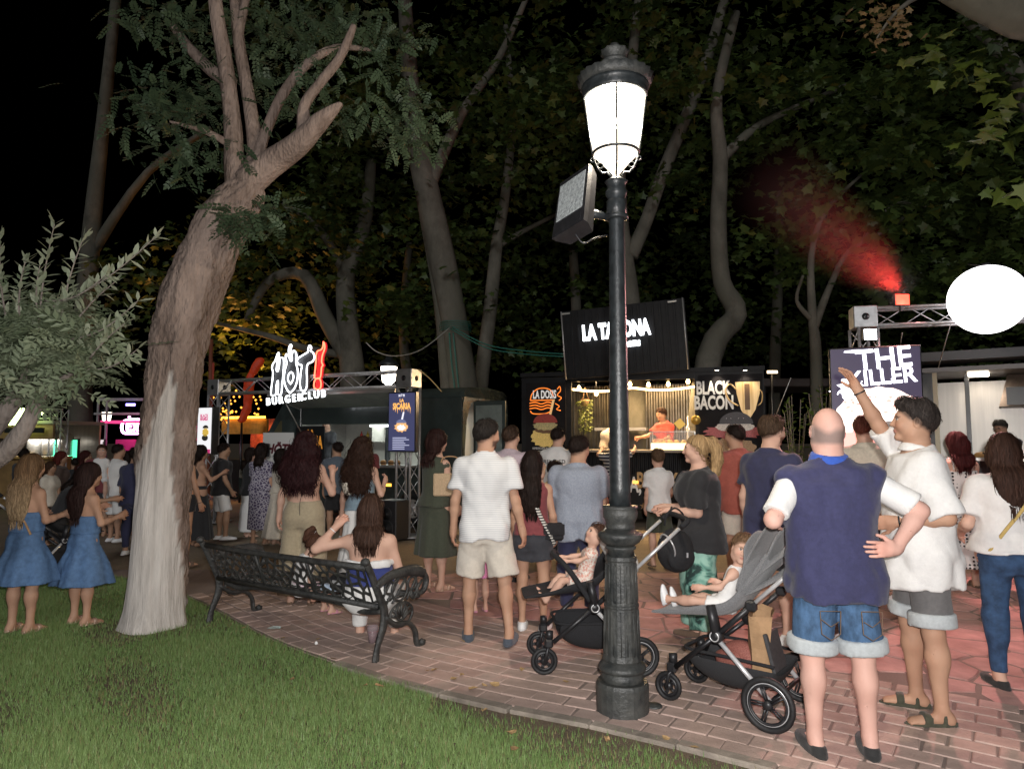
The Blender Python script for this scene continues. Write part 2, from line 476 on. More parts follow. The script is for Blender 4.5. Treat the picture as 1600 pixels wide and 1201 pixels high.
def body_shape(P):
    sc, g, T = P.s, P.g, P.T; S = Shape()
    cy = [0] * 10
    if P.belly: cy = [0, .2 * P.belly, .5 * P.belly, .6 * P.belly, .5 * P.belly, .2 * P.belly, 0, 0, 0, 0]
    ry = [r_ + (b if b else 0) * .9 for r_, b in zip(T['ry'], cy)]
    gi = [1 if i < 8 else 1 / g for i in range(10)]
    S.loft(P.P, P.Rt, P.zz(), [a * b for a, b in zip(P.gr(T['rx']), gi)], [a * b for a, b in zip(P.gr(ry), gi)], [c * sc for c in cy], .03, 2.25)
    if P.sex == 'f':
        for q in (-1, 1): S.ell(P.Lt((q * .068, .085 * g, .335)), np.array((.062, .058, .062)) * sc * g, P.Rt, .04)
    for q in 'LR':
        h, k, a = P.leg[q]; lr = [x * sc * (1 + (g - 1) * .8) for x in T['leg']]
        S.cone(h, k, lr[0], lr[1], .05)
        d = nv(a - k); S.cone(k, k + (a - k) * .32, lr[1] * .96, lr[2], .03); S.cone(k + (a - k) * .32, a, lr[2], lr[3], .03)
        bk = nv(np.cross(np.cross(d, P.foot[q]), d)); bk = bk if bk @ P.foot[q] < 0 else -bk
        S.ell(k + (a - k) * .30 + bk * .022 * sc, np.array((.046, .046, .10)) * sc * (.6 + .4 * g), frame_z(d), .035)
        f = P.foot[q]; up = nv(-d) if abs(f[2]) > .3 else np.array((0, 0, 1.0))
        up = nv(up - f * (up @ f)); b = a - up * .048 * sc
        S.cone(a, b - f * .035 * sc, lr[3], .030 * sc, .025); S.cone(b - f * .03 * sc, b + f * .10 * sc - up * .004 * sc, .030 * sc, .026 * sc, .03)
        lat = np.cross(f, up)
        S.ell(b + f * .12 * sc - up * .010 * sc, np.array((.042, .055, .019)) * sc, np.stack([lat, f, up], 1), .02)
        for i in range(5):
            t = (i - 2) * .016 * sc
            S.cone(b + f * .15 * sc + lat * t - up * .013 * sc, b + f * (.182 - abs(i - 1.2) * .006) * sc + lat * t * 1.05 - up * .017 * sc, .0095 * sc, .0085 * sc, .006)
        sh, e, w = P.arm[q]; ar = [x * sc * (1 + (g - 1) * .75) for x in T['arm']]
        S.ell(sh + np.array((0, 0, -.016)) * sc, np.array((.055, .058, .062)) * sc * (T['arm'][0] / .052) * (1 + (g - 1) * .6), None, .04)
        S.cone(sh, e, ar[0], ar[1], .04)
        S.cone(e, e + (w - e) * .3, ar[1] * .98, ar[1] * .98, .025); S.cone(e + (w - e) * .3, w, ar[1] * .98, ar[2], .03)
        hand_prims(S, P, q)
    T_ = P.Lt
    nr = {'m': .060, 'f': .050, 'k': .046}[P.sex] * (1 + (g - 1) * .8)
    S.cone(T_((0, -.005, .50)), P.Hd((0, -.015, .07)), nr * sc * 1.15, nr * sc * min(1.15, P.hs / sc) ** .5, .035)
    h = P.hs; Rh = P.Rh; H_ = P.Hd; A = lambda *a: np.array(a) * h
    kid = P.sex == 'k'
    S.ell(H_((0, -.012, .145)), A(.077, .097, .100), Rh, .03)
    S.ell(H_((0, .028, .098)), A(.063, .068, .083), Rh, .04)
    S.cone(H_((-.045, .01, .055)), H_((.045, .01, .055)), .03 * h, .03 * h, .04)
    S.cone(H_((-.04, .078, .152)), H_((.04, .078, .152)), .012 * h, .012 * h, .025)
    S.ell(H_((0, .082, .030)), A(.024, .018, .018), Rh, .025)
    for q in (-1, 1):
        S.ell(H_((q * .034, .104, .135)), A(.019, .020, .013), Rh, .012, 1)
        S.ell(H_((q * .032, .080, .134)), A(.015, .013, .011), Rh, .004)
        S.ell(H_((q * .040, .066, .098)), A(.026, .024, .024), Rh, .03)
        Re = Rh @ rotm('Z', q * -.35) @ rotm('X', .2)
        S.ell(H_((q * .079, -.010, .120)), A(.011, .025, .037), Re, .008)
        S.ell(H_((q * .085, -.004, .120)), A(.006, .010, .018), Re, .006, 1)
    nl = .7 if kid else 1.0
    S.cone(H_((0, .088, .140)), H_((0, .088 + .024 * nl, .103)), .008 * h, .0125 * h, .018)
    for q in (-1, 1): S.ell(H_((q * .012, .098, .098)), A(.009, .011, .008), Rh, .010)
    S.ell(H_((0, .093, .072)), A(.022, .011, .006), Rh, .008); S.ell(H_((0, .091, .061)), A(.019, .011, .007), Rh, .008)
    return S
def frame_z(d):
    d = nv(d); a = np.array((1.0, 0, 0)) if abs(d[0]) < .8 else np.array((0, 1.0, 0))
    x = nv(np.cross(a, d)); return np.stack([x, np.cross(d, x), d], 1)
def hand_prims(S, P, q):
    sc = P.s * (1.0 if P.sex != 'f' else .92); w = P.arm[q][2]; d = P.hd[q]; n = nv(P.pn[q] - d * (P.pn[q] @ d)); l = np.cross(d, n)
    sg = 1 if q == 'R' else -1
    th = l * -sg if True else l                                  # side of the thumb
    # for a hanging right arm with the palm to the thigh the thumb points forward
    if th @ np.array((0, 1.0, 0)) < -.2 and abs(d[2]) > .6: th = -th
    S.cone(w - d * .02 * sc, w + d * .03 * sc, .026 * sc, .030 * sc, .02)
    S.ell(w + d * .055 * sc, np.array((.041, .017, .052)) * sc, np.stack([l, n, d], 1), .02)
    c = P.curl[q]
    for i, (off, ln) in enumerate(((.031, .070), (.0105, .080), (-.0105, .074), (-.031, .058))):
        b = w + d * (.093 - .004 * abs(i - 1)) * sc + th * off * sc
        cc = c * (1 + .12 * i)
        d1 = nv(d * math.cos(cc * .9) + n * math.sin(cc * .9) + th * off * 3.2); d2 = nv(d * math.cos(cc * 2.2) + n * math.sin(cc * 2.2) + th * off * 1.5)
        m = b + d1 * ln * .52 * sc; e = m + d2 * ln * .5 * sc
        S.cone(b - d * .012 * sc, m, .0098 * sc, .0088 * sc, .006); S.cone(m, e, .0088 * sc, .0075 * sc, .003)
    t0 = w + d * .028 * sc + th * .030 * sc; t1 = t0 + nv(d * .75 + th * .75 + n * .35) * .042 * sc; t2 = t1 + nv(d * .95 + th * .3 + n * .4) * .034 * sc
    S.cone(w + d * .02 * sc + th * .012 * sc, t0, .02 * sc, .016 * sc, .015); S.cone(t0, t1, .0145 * sc, .0115 * sc, .008); S.cone(t1, t2, .0112 * sc, .0088 * sc, .004)

def top_shape(P, hem=-.08, sleeve=.6, loose=.018, neck=.54, straight=.6, seed=1, wr=.004, sl=.012, neckr=0.0, zmax=None, flare=0.0, fore=0.0, shoulder=True, vneck=0.0):
    sc, g, T = P.s, P.g, P.T; S = Shape()
    z = np.array([hem] + [a for a in np.linspace(hem + .02, .5, 9)] + [.535, .575])
    rx = np.interp(z, T['z'], T['rx']) * g + loose; ry = np.interp(z, T['z'], T['ry']) * g + loose
    cyb = np.zeros(len(z))
    if P.belly:
        cyb = np.interp(z, T['z'], [0, .2, .5, .6, .5, .2, 0, 0, 0, 0]) * P.belly; ry = ry + cyb * .9 * g
    m = z < .40
    rx[m] = np.maximum(rx[m], (rx[m] * (1 - straight) + straight * (T['rx'][6] * g + loose * 1.05))) ; 
    hz = np.clip((.15 - z) / .3, 0, 1); rx += hz * (loose * .5 + flare); ry += hz * (loose * .6 + flare)
    hipm = (z < .1); rx[hipm] = np.maximum(rx[hipm], T['rx'][2] * g + loose); ry[hipm] = np.maximum(ry[hipm], T['ry'][2] * g + loose + .034 * (z[hipm] < 0.02))
    low = z < 0; rx[low] = np.maximum(rx[low], .092 * (1 + (g - 1) * .6) + T['leg'][0] * (1 + (g - 1) * .8) * .92 + loose + .012)
    e = z > .52; rx[e] = (np.interp(z[e], T['z'], T['rx']) + .014); ry[e] = np.interp(z[e], T['z'], T['ry']) + .014
    if zmax is not None:
        k = z < zmax; z = np.append(z[k], zmax); rx = np.append(rx[k], np.interp(zmax, T['z'], T['rx']) * g + loose); ry = np.append(ry[k], np.interp(zmax, T['z'], T['ry']) * g + loose); cyb = np.append(cyb[k], 0)
    S.loft(P.P, P.Rt, list(z * sc), list(rx * sc), list(ry * sc), list(cyb * sc), .03, 2.3)
    if P.sex == 'f' and (zmax is None or zmax > .3):
        for q in (-1, 1): S.ell(P.Lt((q * .066, .09 * g, .332)), (np.array((.066, .060, .066)) * g + loose * .6) * sc, P.Rt, .05)
    if zmax is None and shoulder:
        for q in 'LR':
            sh, el, w = P.arm[q]; ar = [x * sc * (1 + (g - 1) * .75) for x in T['arm']]
            S.ell(sh + np.array((0, 0, -.016)) * sc, np.array((.056, .060, .064)) * sc * (T['arm'][0] / .052) * (1 + (g - 1) * .6) + (sl * .7) * sc, None, .035)
            if sleeve > 0:
                b = sh + (el - sh) * min(1, sleeve); S.cone(sh, b, ar[0] + sl * sc, np.interp(min(1, sleeve), (0, 1), ar[:2]) + (sl + .012) * sc, .04)
                # a square cuff rather than a rounded end
                dd = nv(el - sh); bb = b + dd * .0
                S.p[-1] = cuff(S.p[-1], b, dd)
            if fore > 0:
                b = el + (w - el) * fore; S.cone(el, b, ar[1] + (sl + .01) * sc, ar[1] + (sl + .004) * sc, .03); S.p[-1] = cuff(S.p[-1], b, nv(w - el))
    nk = P.P + P.Rt @ (np.array((0, .02 + vneck * .3, neck)) * sc); nn = P.Rt @ nv((0, .35, 1))
    S.cut(lambda X, Y, Z: np.where((X - nk[0]) ** 2 + (Y - nk[1]) ** 2 < (.13 * sc) ** 2, (X - nk[0]) * nn[0] + (Y - nk[1]) * nn[1] + (Z - nk[2]) * nn[2], -1) if zmax is None else np.float32(-1))
    if neckr: S.ell(P.Lt((0, .03, .575)), np.array((.075 + neckr, .07 + neckr, .07 + vneck)) * sc, P.Rt, .008, 1)
    S.disp(wrinkle(seed, wr * 1.3 * sc, 20 / sc)); S.disp(wrinkle(seed + 50, wr * .65 * sc, 46 / sc)); S.disp(lambda X, Y, Z: X * 0 - wr * .8 * sc)
    return S
def cuff(prim, b, d):
    fn, lo, hi, k, op = prim
    return (lambda X, Y, Z: np.maximum(fn(X, Y, Z), (X - b[0]) * d[0] + (Y - b[1]) * d[1] + (Z - b[2]) * d[2]), lo, hi, k, op)
def bottom_shape(P, waist=.06, length=.8, loose=.016, flare=0.0, seed=3, wr=.004, fit=0.0):
    """length: 0..1 along the thigh, 1..2 along the shin"""
    sc, g, T = P.s, P.g, P.T; S = Shape()
    z = np.array([-.14, -.06, .02, waist]); rx = np.interp(z, T['z'], T['rx']) * g + loose * .7; ry = np.interp(z, T['z'], T['ry']) * g + loose * .8
    rx[0] *= 1.02; rx[2:] -= .010; ry[2:] -= .012
    cyb = np.interp(z, T['z'], [0, .2, .5, .6, .5, .2, 0, 0, 0, 0]) * P.belly; ry = ry + cyb * .6
    S.loft(P.P, P.Rt if not P.sit else np.eye(3), list(z * sc), list(rx * sc), list(ry * sc), list(cyb * sc), .03, 2.3)
    for q in (-1, 1):
        if not P.sit: S.ell(P.P + np.array((q * .072 * g, -.052 * g, -.075)) * sc, np.array((.078, .070, .075)) * sc * g + loose * .4, None, .04)
    for q in 'LR':
        h, k, a = P.leg[q]; lr = [x * sc * (1 + (g - 1) * .8) for x in T['leg']]
        t = min(1, length); b = h + (k - h) * t
        r1 = np.interp(t, (0, 1), lr[:2]) + (loose * 1.2 + flare * t) * sc
        S.cone(h, b, lr[0] * .92 + loose * sc, r1, .035)
        if length <= 1: S.p[-1] = cuff(S.p[-1], b, nv(k - h))
        else:
            t = length - 1; b = k + (a - k) * t; S.cone(k, b, r1, np.interp(t, (0, .35, 1), (lr[1], lr[2], lr[3])) + (loose * 1.1 + flare * (1 + t)) * sc, .03)
            S.p[-1] = cuff(S.p[-1], b, nv(a - k)); bk = -P.foot[q]
            S.ell(k + (a - k) * .30 + bk * .022 * sc, np.array((.046, .046, .10)) * sc * (.6 + .4 * g) + loose * sc, frame_z(nv(a - k)), .035)
    S.disp(wrinkle(seed, wr * sc, 18 / sc, .8)); S.disp(wrinkle(seed + 50, wr * .5 * sc, 42 / sc, .8))
    return S
def skirt_shape(P, waist=.10, hem=.45, rhem=(.24, .20), seed=5, folds=9, amp=.012, hip=.012, top=None, sway=0.0, wr=.002):
    """hem: height above the ground in metres"""
    sc, g, T = P.s, P.g, P.T; S = Shape()
    zt = waist * sc; zh = hem - P.P[2]
    zs = [zh, zh + (zt - zh) * .35, -.06 * sc if -.06 * sc > zh + (zt - zh) * .4 else zh + (zt - zh) * .6, zt]
    rxw = np.interp(waist, T['z'], T['rx']) * g * sc + .016; ryw = np.interp(waist, T['z'], T['ry']) * g * sc + .008
    rxh = max((np.interp(-.04, T['z'], T['rx']) * g + hip) * sc, P.hipw + T['leg'][0] * sc * (1 + (g - 1) * .8) + .006); ryh = (np.interp(-.04, T['z'], T['ry']) * g + hip) * sc
    t = (zs[2] - zh) / (zt - zh)
    rx = [rhem[0], rhem[0] * .62 + rxh * .38, max(rxh, 0), rxw]; ry = [rhem[1], rhem[1] * .62 + ryh * .38, ryh, ryw]
    g_ = random.Random(seed); ph = g_.uniform(0, 6)
    S.loft(P.P, np.eye(3), zs, rx, ry, None, .02, 2.1, fold=lambda a, w: amp * np.clip((zt - w) / (zt - zh + 1e-6), 0, 1) * (np.sin(folds * a + ph + .6 * np.sin(2 * a)) + .4 * np.sin(folds * 1.7 * a + 2 * ph)), cx=[sway, sway * .5, 0, 0])
    if P.sex == 'f' or P.sex == 'k':
        for q in (-1, 1): S.ell(P.P + np.array((q * .07 * g, -.05 * g, -.045)) * sc, np.array((.09, .082, .09)) * sc * g, None, .05)
    S.disp(wrinkle(seed, wr * sc, 26 / sc, .3))
    return S
def shoe_shape(P, q, kind='shoe'):
    sc = P.s; h, k, a = P.leg[q]; f = P.foot[q]; d = nv(a - k); up = nv(-d) if abs(f[2]) > .3 else np.array((0, 0, 1.0)); up = nv(up - f * (up @ f)); lat = np.cross(f, up)
    b = a - up * .048 * sc; S = Shape(); Rm = np.stack([lat, f, up], 1)
    if kind == 'sandal':
        S.ell(b + f * .06 * sc - up * .026 * sc, np.array((.050, .150, .012)) * sc, Rm, .01)
        S.loft(b + f * .085 * sc, np.stack([lat, up, -f], 1), [-.02 * sc, .02 * sc], [.049 * sc] * 2, [.036 * sc] * 2, None, .004)
        S.cone(b - f * .058 * sc + lat * .02 * sc - up * .01 * sc, b - f * .058 * sc - lat * .02 * sc - up * .01 * sc, .012 * sc, .012 * sc, .01)
        S.loft(b + f * .0 * sc, np.stack([lat, up, -f], 1), [-.01 * sc, .01 * sc], [.044 * sc] * 2, [.052 * sc] * 2, None, .004)
    else:
        S.cone(b - f * .045 * sc - up * .002 * sc, b + f * .08 * sc - up * .004 * sc, .040 * sc, .037 * sc, .03)
        S.ell(b + f * .115 * sc - up * .008 * sc, np.array((.051, .088, .028)) * sc, Rm, .03)
        if kind == 'sneaker': S.cone(a - up * .012 * sc, b, .043 * sc, .042 * sc, .03)
        S.ell(b + f * .045 * sc - up * .026 * sc, np.array((.053, .162, .022)) * sc, Rm, .012)
        if kind in ('sneaker', 'shoe'):
            tp = a - up * (.004 if kind == 'sneaker' else .03) * sc
            S.cut(lambda X, Y, Z: (X - tp[0]) * up[0] + (Y - tp[1]) * up[1] + (Z - tp[2]) * up[2])
    bt = b - up * .036 * sc
    S.cut(lambda X, Y, Z: -((X - bt[0]) * up[0] + (Y - bt[1]) * up[1] + (Z - bt[2]) * up[2]) + .0)
    return S
def hair_shape(P, kind='short', length=.3, vol=1.0, seed=1, width=1.0):
    h, Rh, H_ = P.hs, P.Rh, P.Hd; A = lambda *a: np.array(a) * h; S = Shape(); sc = P.s
    t = {'short': .012, 'buzz': .005, 'long': .016, 'curly': .026, 'bob': .022, 'pony': .010, 'topbun': .010, 'kid': .010, 'quiff': .016}.get(kind, .012) * vol
    cap = kind in ('short', 'quiff', 'kid', 'buzz'); tb = 0 if cap else t
    S.ell(H_((0, -.012, .146)), A(.077 + tb, .097 + tb, .100 + tb), Rh, .02)
    inv = Rh.T
    def hc(X, Y, Z):
        x, y, z = X - P.HP[0], Y - P.HP[1], Z - P.HP[2]
        return [(inv[i, 0] * x + inv[i, 1] * y + inv[i, 2] * z) / h for i in range(3)]
    if kind in ('long', 'curly', 'bob'):
        S.ell(H_((0, -.065, .09)), A(.088 + t * .6, .055 + t, .11), Rh, .03)
        zt = (P.HP + Rh @ (np.array((0, -.05, .10)) * h) - P.P) @ P.Rt[:, 2]
        ct = (P.HP + Rh @ (np.array((0, -.055, .10)) * h) - P.P)
        cxt, cyt = float(ct @ P.Rt[:, 0]), float(ct @ P.Rt[:, 1])
        ze = zt - length * sc; n = 7; zs = np.linspace(ze, zt, n)
        bk = -np.interp(zs / sc, P.T['z'], P.T['ry']) * P.g * sc - .026 * sc
        u = np.linspace(0, 1, n)                                   # 0 at the tips
        cy = np.where(zs > .56 * sc, bk * 0 + cyt, np.where(zs > .44 * sc, np.minimum(bk - .02 * sc * P.g, cyt), bk)); cy = np.minimum(cy, cyt + .06 * sc); 
        wid = (np.array([.062, .098, .112, .116, .108, .098, .088]) if length > .25 else np.linspace(.08, .09, n)) * width * h * (1.25 if kind == 'curly' else 1.0)
        dep = np.array([.022, .034, .040, .045, .052, .060, .062]) * h * (1.35 if kind == 'curly' else 1.0)
        g_ = random.Random(seed); p1, p2 = g_.uniform(0, 6), g_.uniform(0, 6)
        fr = 26 if kind != 'curly' else 14
        S.loft(P.P, P.Rt, list(zs), list(wid), list(dep), list(cy), .035, 2.0, cx=list(cxt * np.clip(u * 1.2, 0, 1)), fold=lambda a, w: (.0035 * np.sin(fr * a + p1 + 9 * w / sc) + .003 * np.sin(fr * 1.6 * a + p2 - 6 * w / sc)) * sc)
    if kind in ('pony', 'topbun', 'kid_pony'):
        pass
    # free the face, the ears for short hair and the nape
    def face(X, Y, Z):
        x, y, z = hc(X, Y, Z)
        hl = {'short': .185, 'quiff': .19, 'kid': .19, 'buzz': .185}.get(kind, .19)
        if kind in ('short', 'buzz', 'quiff', 'kid'):
            a = (.066 + (y + .07) * .72) - z + .012 * np.sin(40 * x)       # line from the nape over the ear to the forehead
            a = np.where(y > .03, np.maximum(a, (.135 + (y - .03) * 1.0) - z - .02 * np.abs(x) / .07), a)
            return a * h
        b = np.sqrt((x / .064) ** 2 + ((z - .085) / .110) ** 2) - 1
        front = np.where(y > .012, -b * .06, -1)
        if kind in ('pony', 'topbun'):
            a = np.where(y > -.085, (.055 + (y + .07) * .5) - z, -1); front = np.maximum(front, np.where(y > -.01, (.145 + (y) * .6) - z, a))
        else: front = np.where((y > .02) & (z < .04), np.maximum(front, (y - .02)), front)
        return front * h
    if cap:                                                          # clipped hair that thins out towards the hairline
        def thick(X, Y, Z):
            x, y, z = hc(X, Y, Z)
            ln = z - np.where(y > .03, .136 + (y - .03) * 1.0 - .25 * np.abs(x) * (np.abs(x) < .05), .066 + (y + .07) * .72) + .006 * np.sin(55 * x + 3) + .004 * np.sin(90 * y)
            u = np.clip(ln / .045, 0, 1); u = u * u * (3 - 2 * u)
            tt = t * (1 + (.9 * np.clip((y + .02) / .08, 0, 1) * np.clip((z - .19) / .04, 0, 1) if kind == 'quiff' else 0))
            return (.006 - (tt + .006) * u) * h
        S.disp(thick)
    else: S.cut(face)
    amp = {'curly': .008, 'short': .0025, 'quiff': .004, 'bob': .004, 'long': .003}.get(kind, .002)
    S.disp(wrinkle(seed, amp * h, 70 / h if kind != 'curly' else 60 / h, .7))
    if kind == 'curly': S.disp(wrinkle(seed + 9, .006 * h, 110 / h, .6))
    return S
def strands(D, ax, v, n, seed, nseg=7, step=.03, width=.004, curl=0.0, base=(.05, .03, .02), crown=None, var=.35, out=.002, bad=None):
    """flat locks that follow the surface of the hair and hang free below it"""
    rg = np.random.RandomState(seed); G = np.gradient(D); sp = [float(a[1] - a[0]) for a in ax]
    G = [g / s_ for g, s_ in zip(G, sp)]; o = np.array([a[0] for a in ax]); spv = np.array(sp); mx = np.array(D.shape) - 1.001
    def smp(A, p):
        q = np.clip((p - o) / spv, 0, mx); i = q.astype(int); return A[i[:, 0], i[:, 1], i[:, 2]]
    p = v[rg.randint(0, len(v), n)].astype(float); pts = [p]; nr = []
    cu = rg.uniform(0, 6.3, n); cf = rg.uniform(.8, 1.5, n)
    for k in range(nseg):
        g = np.stack([smp(a, p) for a in G], 1); gl = np.linalg.norm(g, axis=1, keepdims=True) + 1e-6; g = g / gl
        nr.append(g)
        d = np.tile(np.array((0, 0, -1.0)), (n, 1))
        if crown is not None:
            away = p - crown; away[:, 2] *= .3; away /= np.linalg.norm(away, axis=1, keepdims=True) + 1e-6
            w = np.clip(1 - np.linalg.norm(p - crown, axis=1, keepdims=True) / .16, 0, 1); d = d * (1 - w) + away * w
        d = d - g * np.sum(d * g, 1, keepdims=True); dl = np.linalg.norm(d, axis=1, keepdims=True); d = np.where(dl > .15, d / (dl + 1e-6), np.array((0, 0, -1.0)))
        if curl:
            l = np.cross(d, g); d = d + l * (np.sin(cu + k * 1.9 * cf) * curl)[:, None] + g * (np.cos(cu + k * 1.9 * cf) * curl * .6)[:, None]
        p = p + d * step * rg.uniform(.75, 1.2, (n, 1))
        dd = smp(D, p)[:, None]; near = np.abs(dd) < .03
        p = np.where(near, p - g * (dd - out - .003 * rg.uniform(0, 1, (n, 1))) * .8, p)
        pts.append(p)
    nr.append(nr[-1]); Vv, C = [], []
    if bad is not None:
        ok = ~np.any([bad(q) for q in pts], axis=0); pts = [q[ok] for q in pts]; nr = [q[ok] for q in nr]; n = int(ok.sum()); cu = cu[ok]
    br = (1 + rg.uniform(-var, var, (n, 1)))
    for k in range(nseg + 1):
        a, b = pts[max(k - 1, 0)], pts[min(k + 1, nseg)]
        t = b - a; l = np.cross(t, nr[k]); l /= np.linalg.norm(l, axis=1, keepdims=True) + 1e-6
        w = width * (.35 + .65 * math.sin(PI * (.25 + .72 * (1 - k / nseg)))) * (.5 if k == nseg else 1)
        q = pts[k] + nr[k] * out
        Vv += [q - l * w + nr[k] * width * .3 * np.sin(cu)[:, None], q + l * w - nr[k] * width * .3 * np.sin(cu)[:, None]]
        C += [np.array(base) * br] * 2
    Vv = np.stack(Vv, 1).reshape(-1, 3); C = np.stack(C, 1).reshape(-1, 3)
    per = 2 * (nseg + 1); st = np.arange(n) * per; F = []
    for k in range(nseg): F.append(np.stack([st + 2 * k, st + 2 * k + 1, st + 2 * k + 3, st + 2 * k + 2], 1))
    return Vv, np.concatenate(F), C

LOD = {0: (.0100, .0055, .0060), 1: (.0115, .0070, .0068), 2: (.0170, .0105, .012), 3: (.022, .014, .015)}   # body, head, hands
def simplify(v, f, cell, keep):
    """merge vertices on a coarser grid wherever no fine zone needs them; stays one connected skin"""
    n = len(v); k = np.zeros(n, bool)
    for c, r_, q in keep: k |= np.all(np.abs(v - np.asarray(c)) < r_, axis=1)
    g = np.floor((v - v.min(0)) / cell).astype(np.int64); key = (g[:, 0] * 4096 + g[:, 1]) * 4096 + g[:, 2]
    key = np.where(k, -1 - np.arange(n), key)
    _, inv = np.unique(key, return_inverse=True); inv = inv.ravel(); m = inv.max() + 1
    cnt = np.bincount(inv, minlength=m)[:, None]; nv_ = np.stack([np.bincount(inv, v[:, i], m) for i in range(3)], 1) / cnt
    t = inv[np.concatenate([f[:, [0, 1, 2]], f[:, [0, 2, 3]]])]
    t = t[(t[:, 0] != t[:, 1]) & (t[:, 1] != t[:, 2]) & (t[:, 0] != t[:, 2])]
    st_ = np.sort(t, 1); kk = (st_[:, 0].astype(np.int64) << 42) | (st_[:, 1].astype(np.int64) << 21) | st_[:, 2]
    _, u, c_ = np.unique(kk, return_index=True, return_counts=True)
    return nv_, t[np.sort(u[c_ == 1])]
SKIN = {'light': (.58, .36, .27), 'tan': (.46, .27, .18), 'pink': (.62, .37, .30), 'olive': (.40, .24, .155)}
_STATS = [0.0, 0]
def person(label, x, y, yaw=0, H=1.72, sex='m', lod=1, skin='light', hair=('short', (.03, .018, .012)), wear=(), group=None, girth=1.0, hs=1.0, z=0.0, scalp=None, beard=None, face=False, brow=None, lips=(.45, .18, .15), extra=None, **pose):
    t0 = time.time()
    P = Pose(H=H, sex=sex, girth=girth, hs=hs, **pose)
    root = empty('person', (x, y, z), R(yaw), label, 'person', group)
    br, hr, fr = LOD[lod]
    S = body_shape(P)
    hc = P.Hd((0, 0, .13)); fine = [(hc, .15 * P.hs, hr * max(.7, P.hs))] if face else []
    if lod <= 1: fine += [(P.arm[q][2] + P.hd[q] * .085 * P.s, .095 * P.s, fr * max(.75, P.s)) for q in 'LR']
    D, ax = S.grid(br * max(.72, P.s), fine); v, f = surfnets(D, ax)
    if fine: v, f = simplify(v, f, br * 1.55 * max(.72, P.s), fine)
    sk = np.array(SKIN[skin] if isinstance(skin, str) else skin); C = np.tile(sk, (len(v), 1))
    rr = np.random.RandomState(len(label) + int(abs(x) * 97)); ph = rr.uniform(0, 6, 3)
    C *= (1 + .05 * np.sin(v[:, :1] * 31 + ph[0]) * np.sin(v[:, 2:] * 27 + ph[1]))
    C *= 1 + .06 * wrinkle(3, 1.0, 55)(v[:, :1], v[:, 1:2], v[:, 2:]) * np.array((.6, 1.0, 1.1)) * .8
    for q in 'LR':                                                   # redder hands, knees and ears
        w = np.exp(-(np.linalg.norm(v - (P.arm[q][2] + P.hd[q] * .1 * P.s), axis=1) / (.07 * P.s)) ** 2)[:, None] * .5
        C = C * (1 - w) + C * np.array((1.12, .86, .82)) * w
    hl = (v - P.HP) @ P.Rh / P.hs
    X, Y, Z = hl[:, 0], hl[:, 1], hl[:, 2]; on = (np.abs(X) < .1) & (np.abs(Y) < .15) & (Z > -.03) & (Z < .27); fr_ = (Y > .055) & on
    def paint(m, c, a=1.0):
        m = (np.clip(m * on, 0, 1) * a)[:, None]; C[:] = C * (1 - m) + np.array(c) * m
    hcol = np.array(hair[1] if hair else (.1, .07, .05))
    if scalp is not None:
        m = np.clip((.172 - Z + Y * .25 + .01 * np.sin(X * 60)) / .035, 0, 1) * (Y < .055) * np.clip((Z - .05) / .02, 0, 1) * (np.abs(X) < .084) * (Y < .05 - .3 * np.clip(.13 - Z, 0, 1))
        paint(m * 1.0, scalp, .75)
    if beard is not None:
        m = np.clip((.082 - Z - .25 * np.clip(.07 - Y, 0, 1) + .35 * np.clip(np.abs(X) - .035, 0, 1)) / .012, 0, 1) * (Y > .012) * (Z > -.02) * (1 - ((X / .02) ** 2 + ((Z - .066) / .010) ** 2 < 1) * (Y > .08)) * (1 - (Z < .03) * (Y < .03))
        paint(m, beard, .85)
    ckm = np.exp(-(((np.abs(X) - .042) / .02) ** 2 + ((Z - .095) / .022) ** 2)) * fr_
    paint(ckm, sk * np.array((1.12, .78, .74)), .45)
    if hair and hair[0] in ('short', 'quiff', 'kid'):                # clipped sides fading into the skin
        ln_ = Z - np.where(Y > .03, .135 + (Y - .03), .066 + (Y + .07) * .72)
        paint(np.clip((ln_ + .016) / .022, 0, 1) * (Y < .085), hcol, .8)
    paint(((X / .024) ** 2 + ((Z - .066) / .0105) ** 2 < 1) & (Y > .075), lips, .8)
    for q in (-1, 1):
        ex, ez = X - q * .033, Z - .134
        paint(((ex / .0150) ** 2 + (ez / .0065) ** 2 < 1) & fr_, (.52, .47, .43))
        paint(((ex / .0075) ** 2 + (ez / .0080) ** 2 < 1) & fr_, (.025, .015, .012))
        paint((((ex / .018) ** 2 + ((ez - .0075) / .0030) ** 2) < 1) & fr_, (.04, .025, .02), .8)
        paint((((ex - q * .002) / .023) ** 2 + ((ez - .0185 + .25 * (ex * q) ** 2 / .02) / .0048) ** 2 < 1) & fr_, brow if brow is not None else hcol * .8 + .01, .8)
    link('body', mesh_np('body', v, f, True, C), SKIN_M, root, False)
    gres = br * 1.3 * max(.72, P.s)
    for it in wear:
        nm, kind, m, kw = it[0], it[1], it[2], (it[3] if len(it) > 3 else {})
        if kind == 'top': G = [top_shape(P, **kw)]
        elif kind == 'bottom': G = [bottom_shape(P, **kw)]
        elif kind == 'skirt': G = [skirt_shape(P, **kw)]
        elif kind in ('shoe', 'sneaker', 'sandal'): G = [shoe_shape(P, q, kind) for q in 'LR']
        elif kind == 'shape': G = [m_(P) for m_ in [kw['fn']]]
        else: continue
        for G_ in [g_ for e_ in G for g_ in (e_ if isinstance(e_, list) else [e_])]:
            Dg, axg = G_.grid(gres * (.75 if kind in ('shoe', 'sneaker', 'sandal') else 1)); gv, gf = surfnets(Dg, axg)
            if len(gv): link(nm, mesh_np(nm, gv, gf, True), m, root, False)
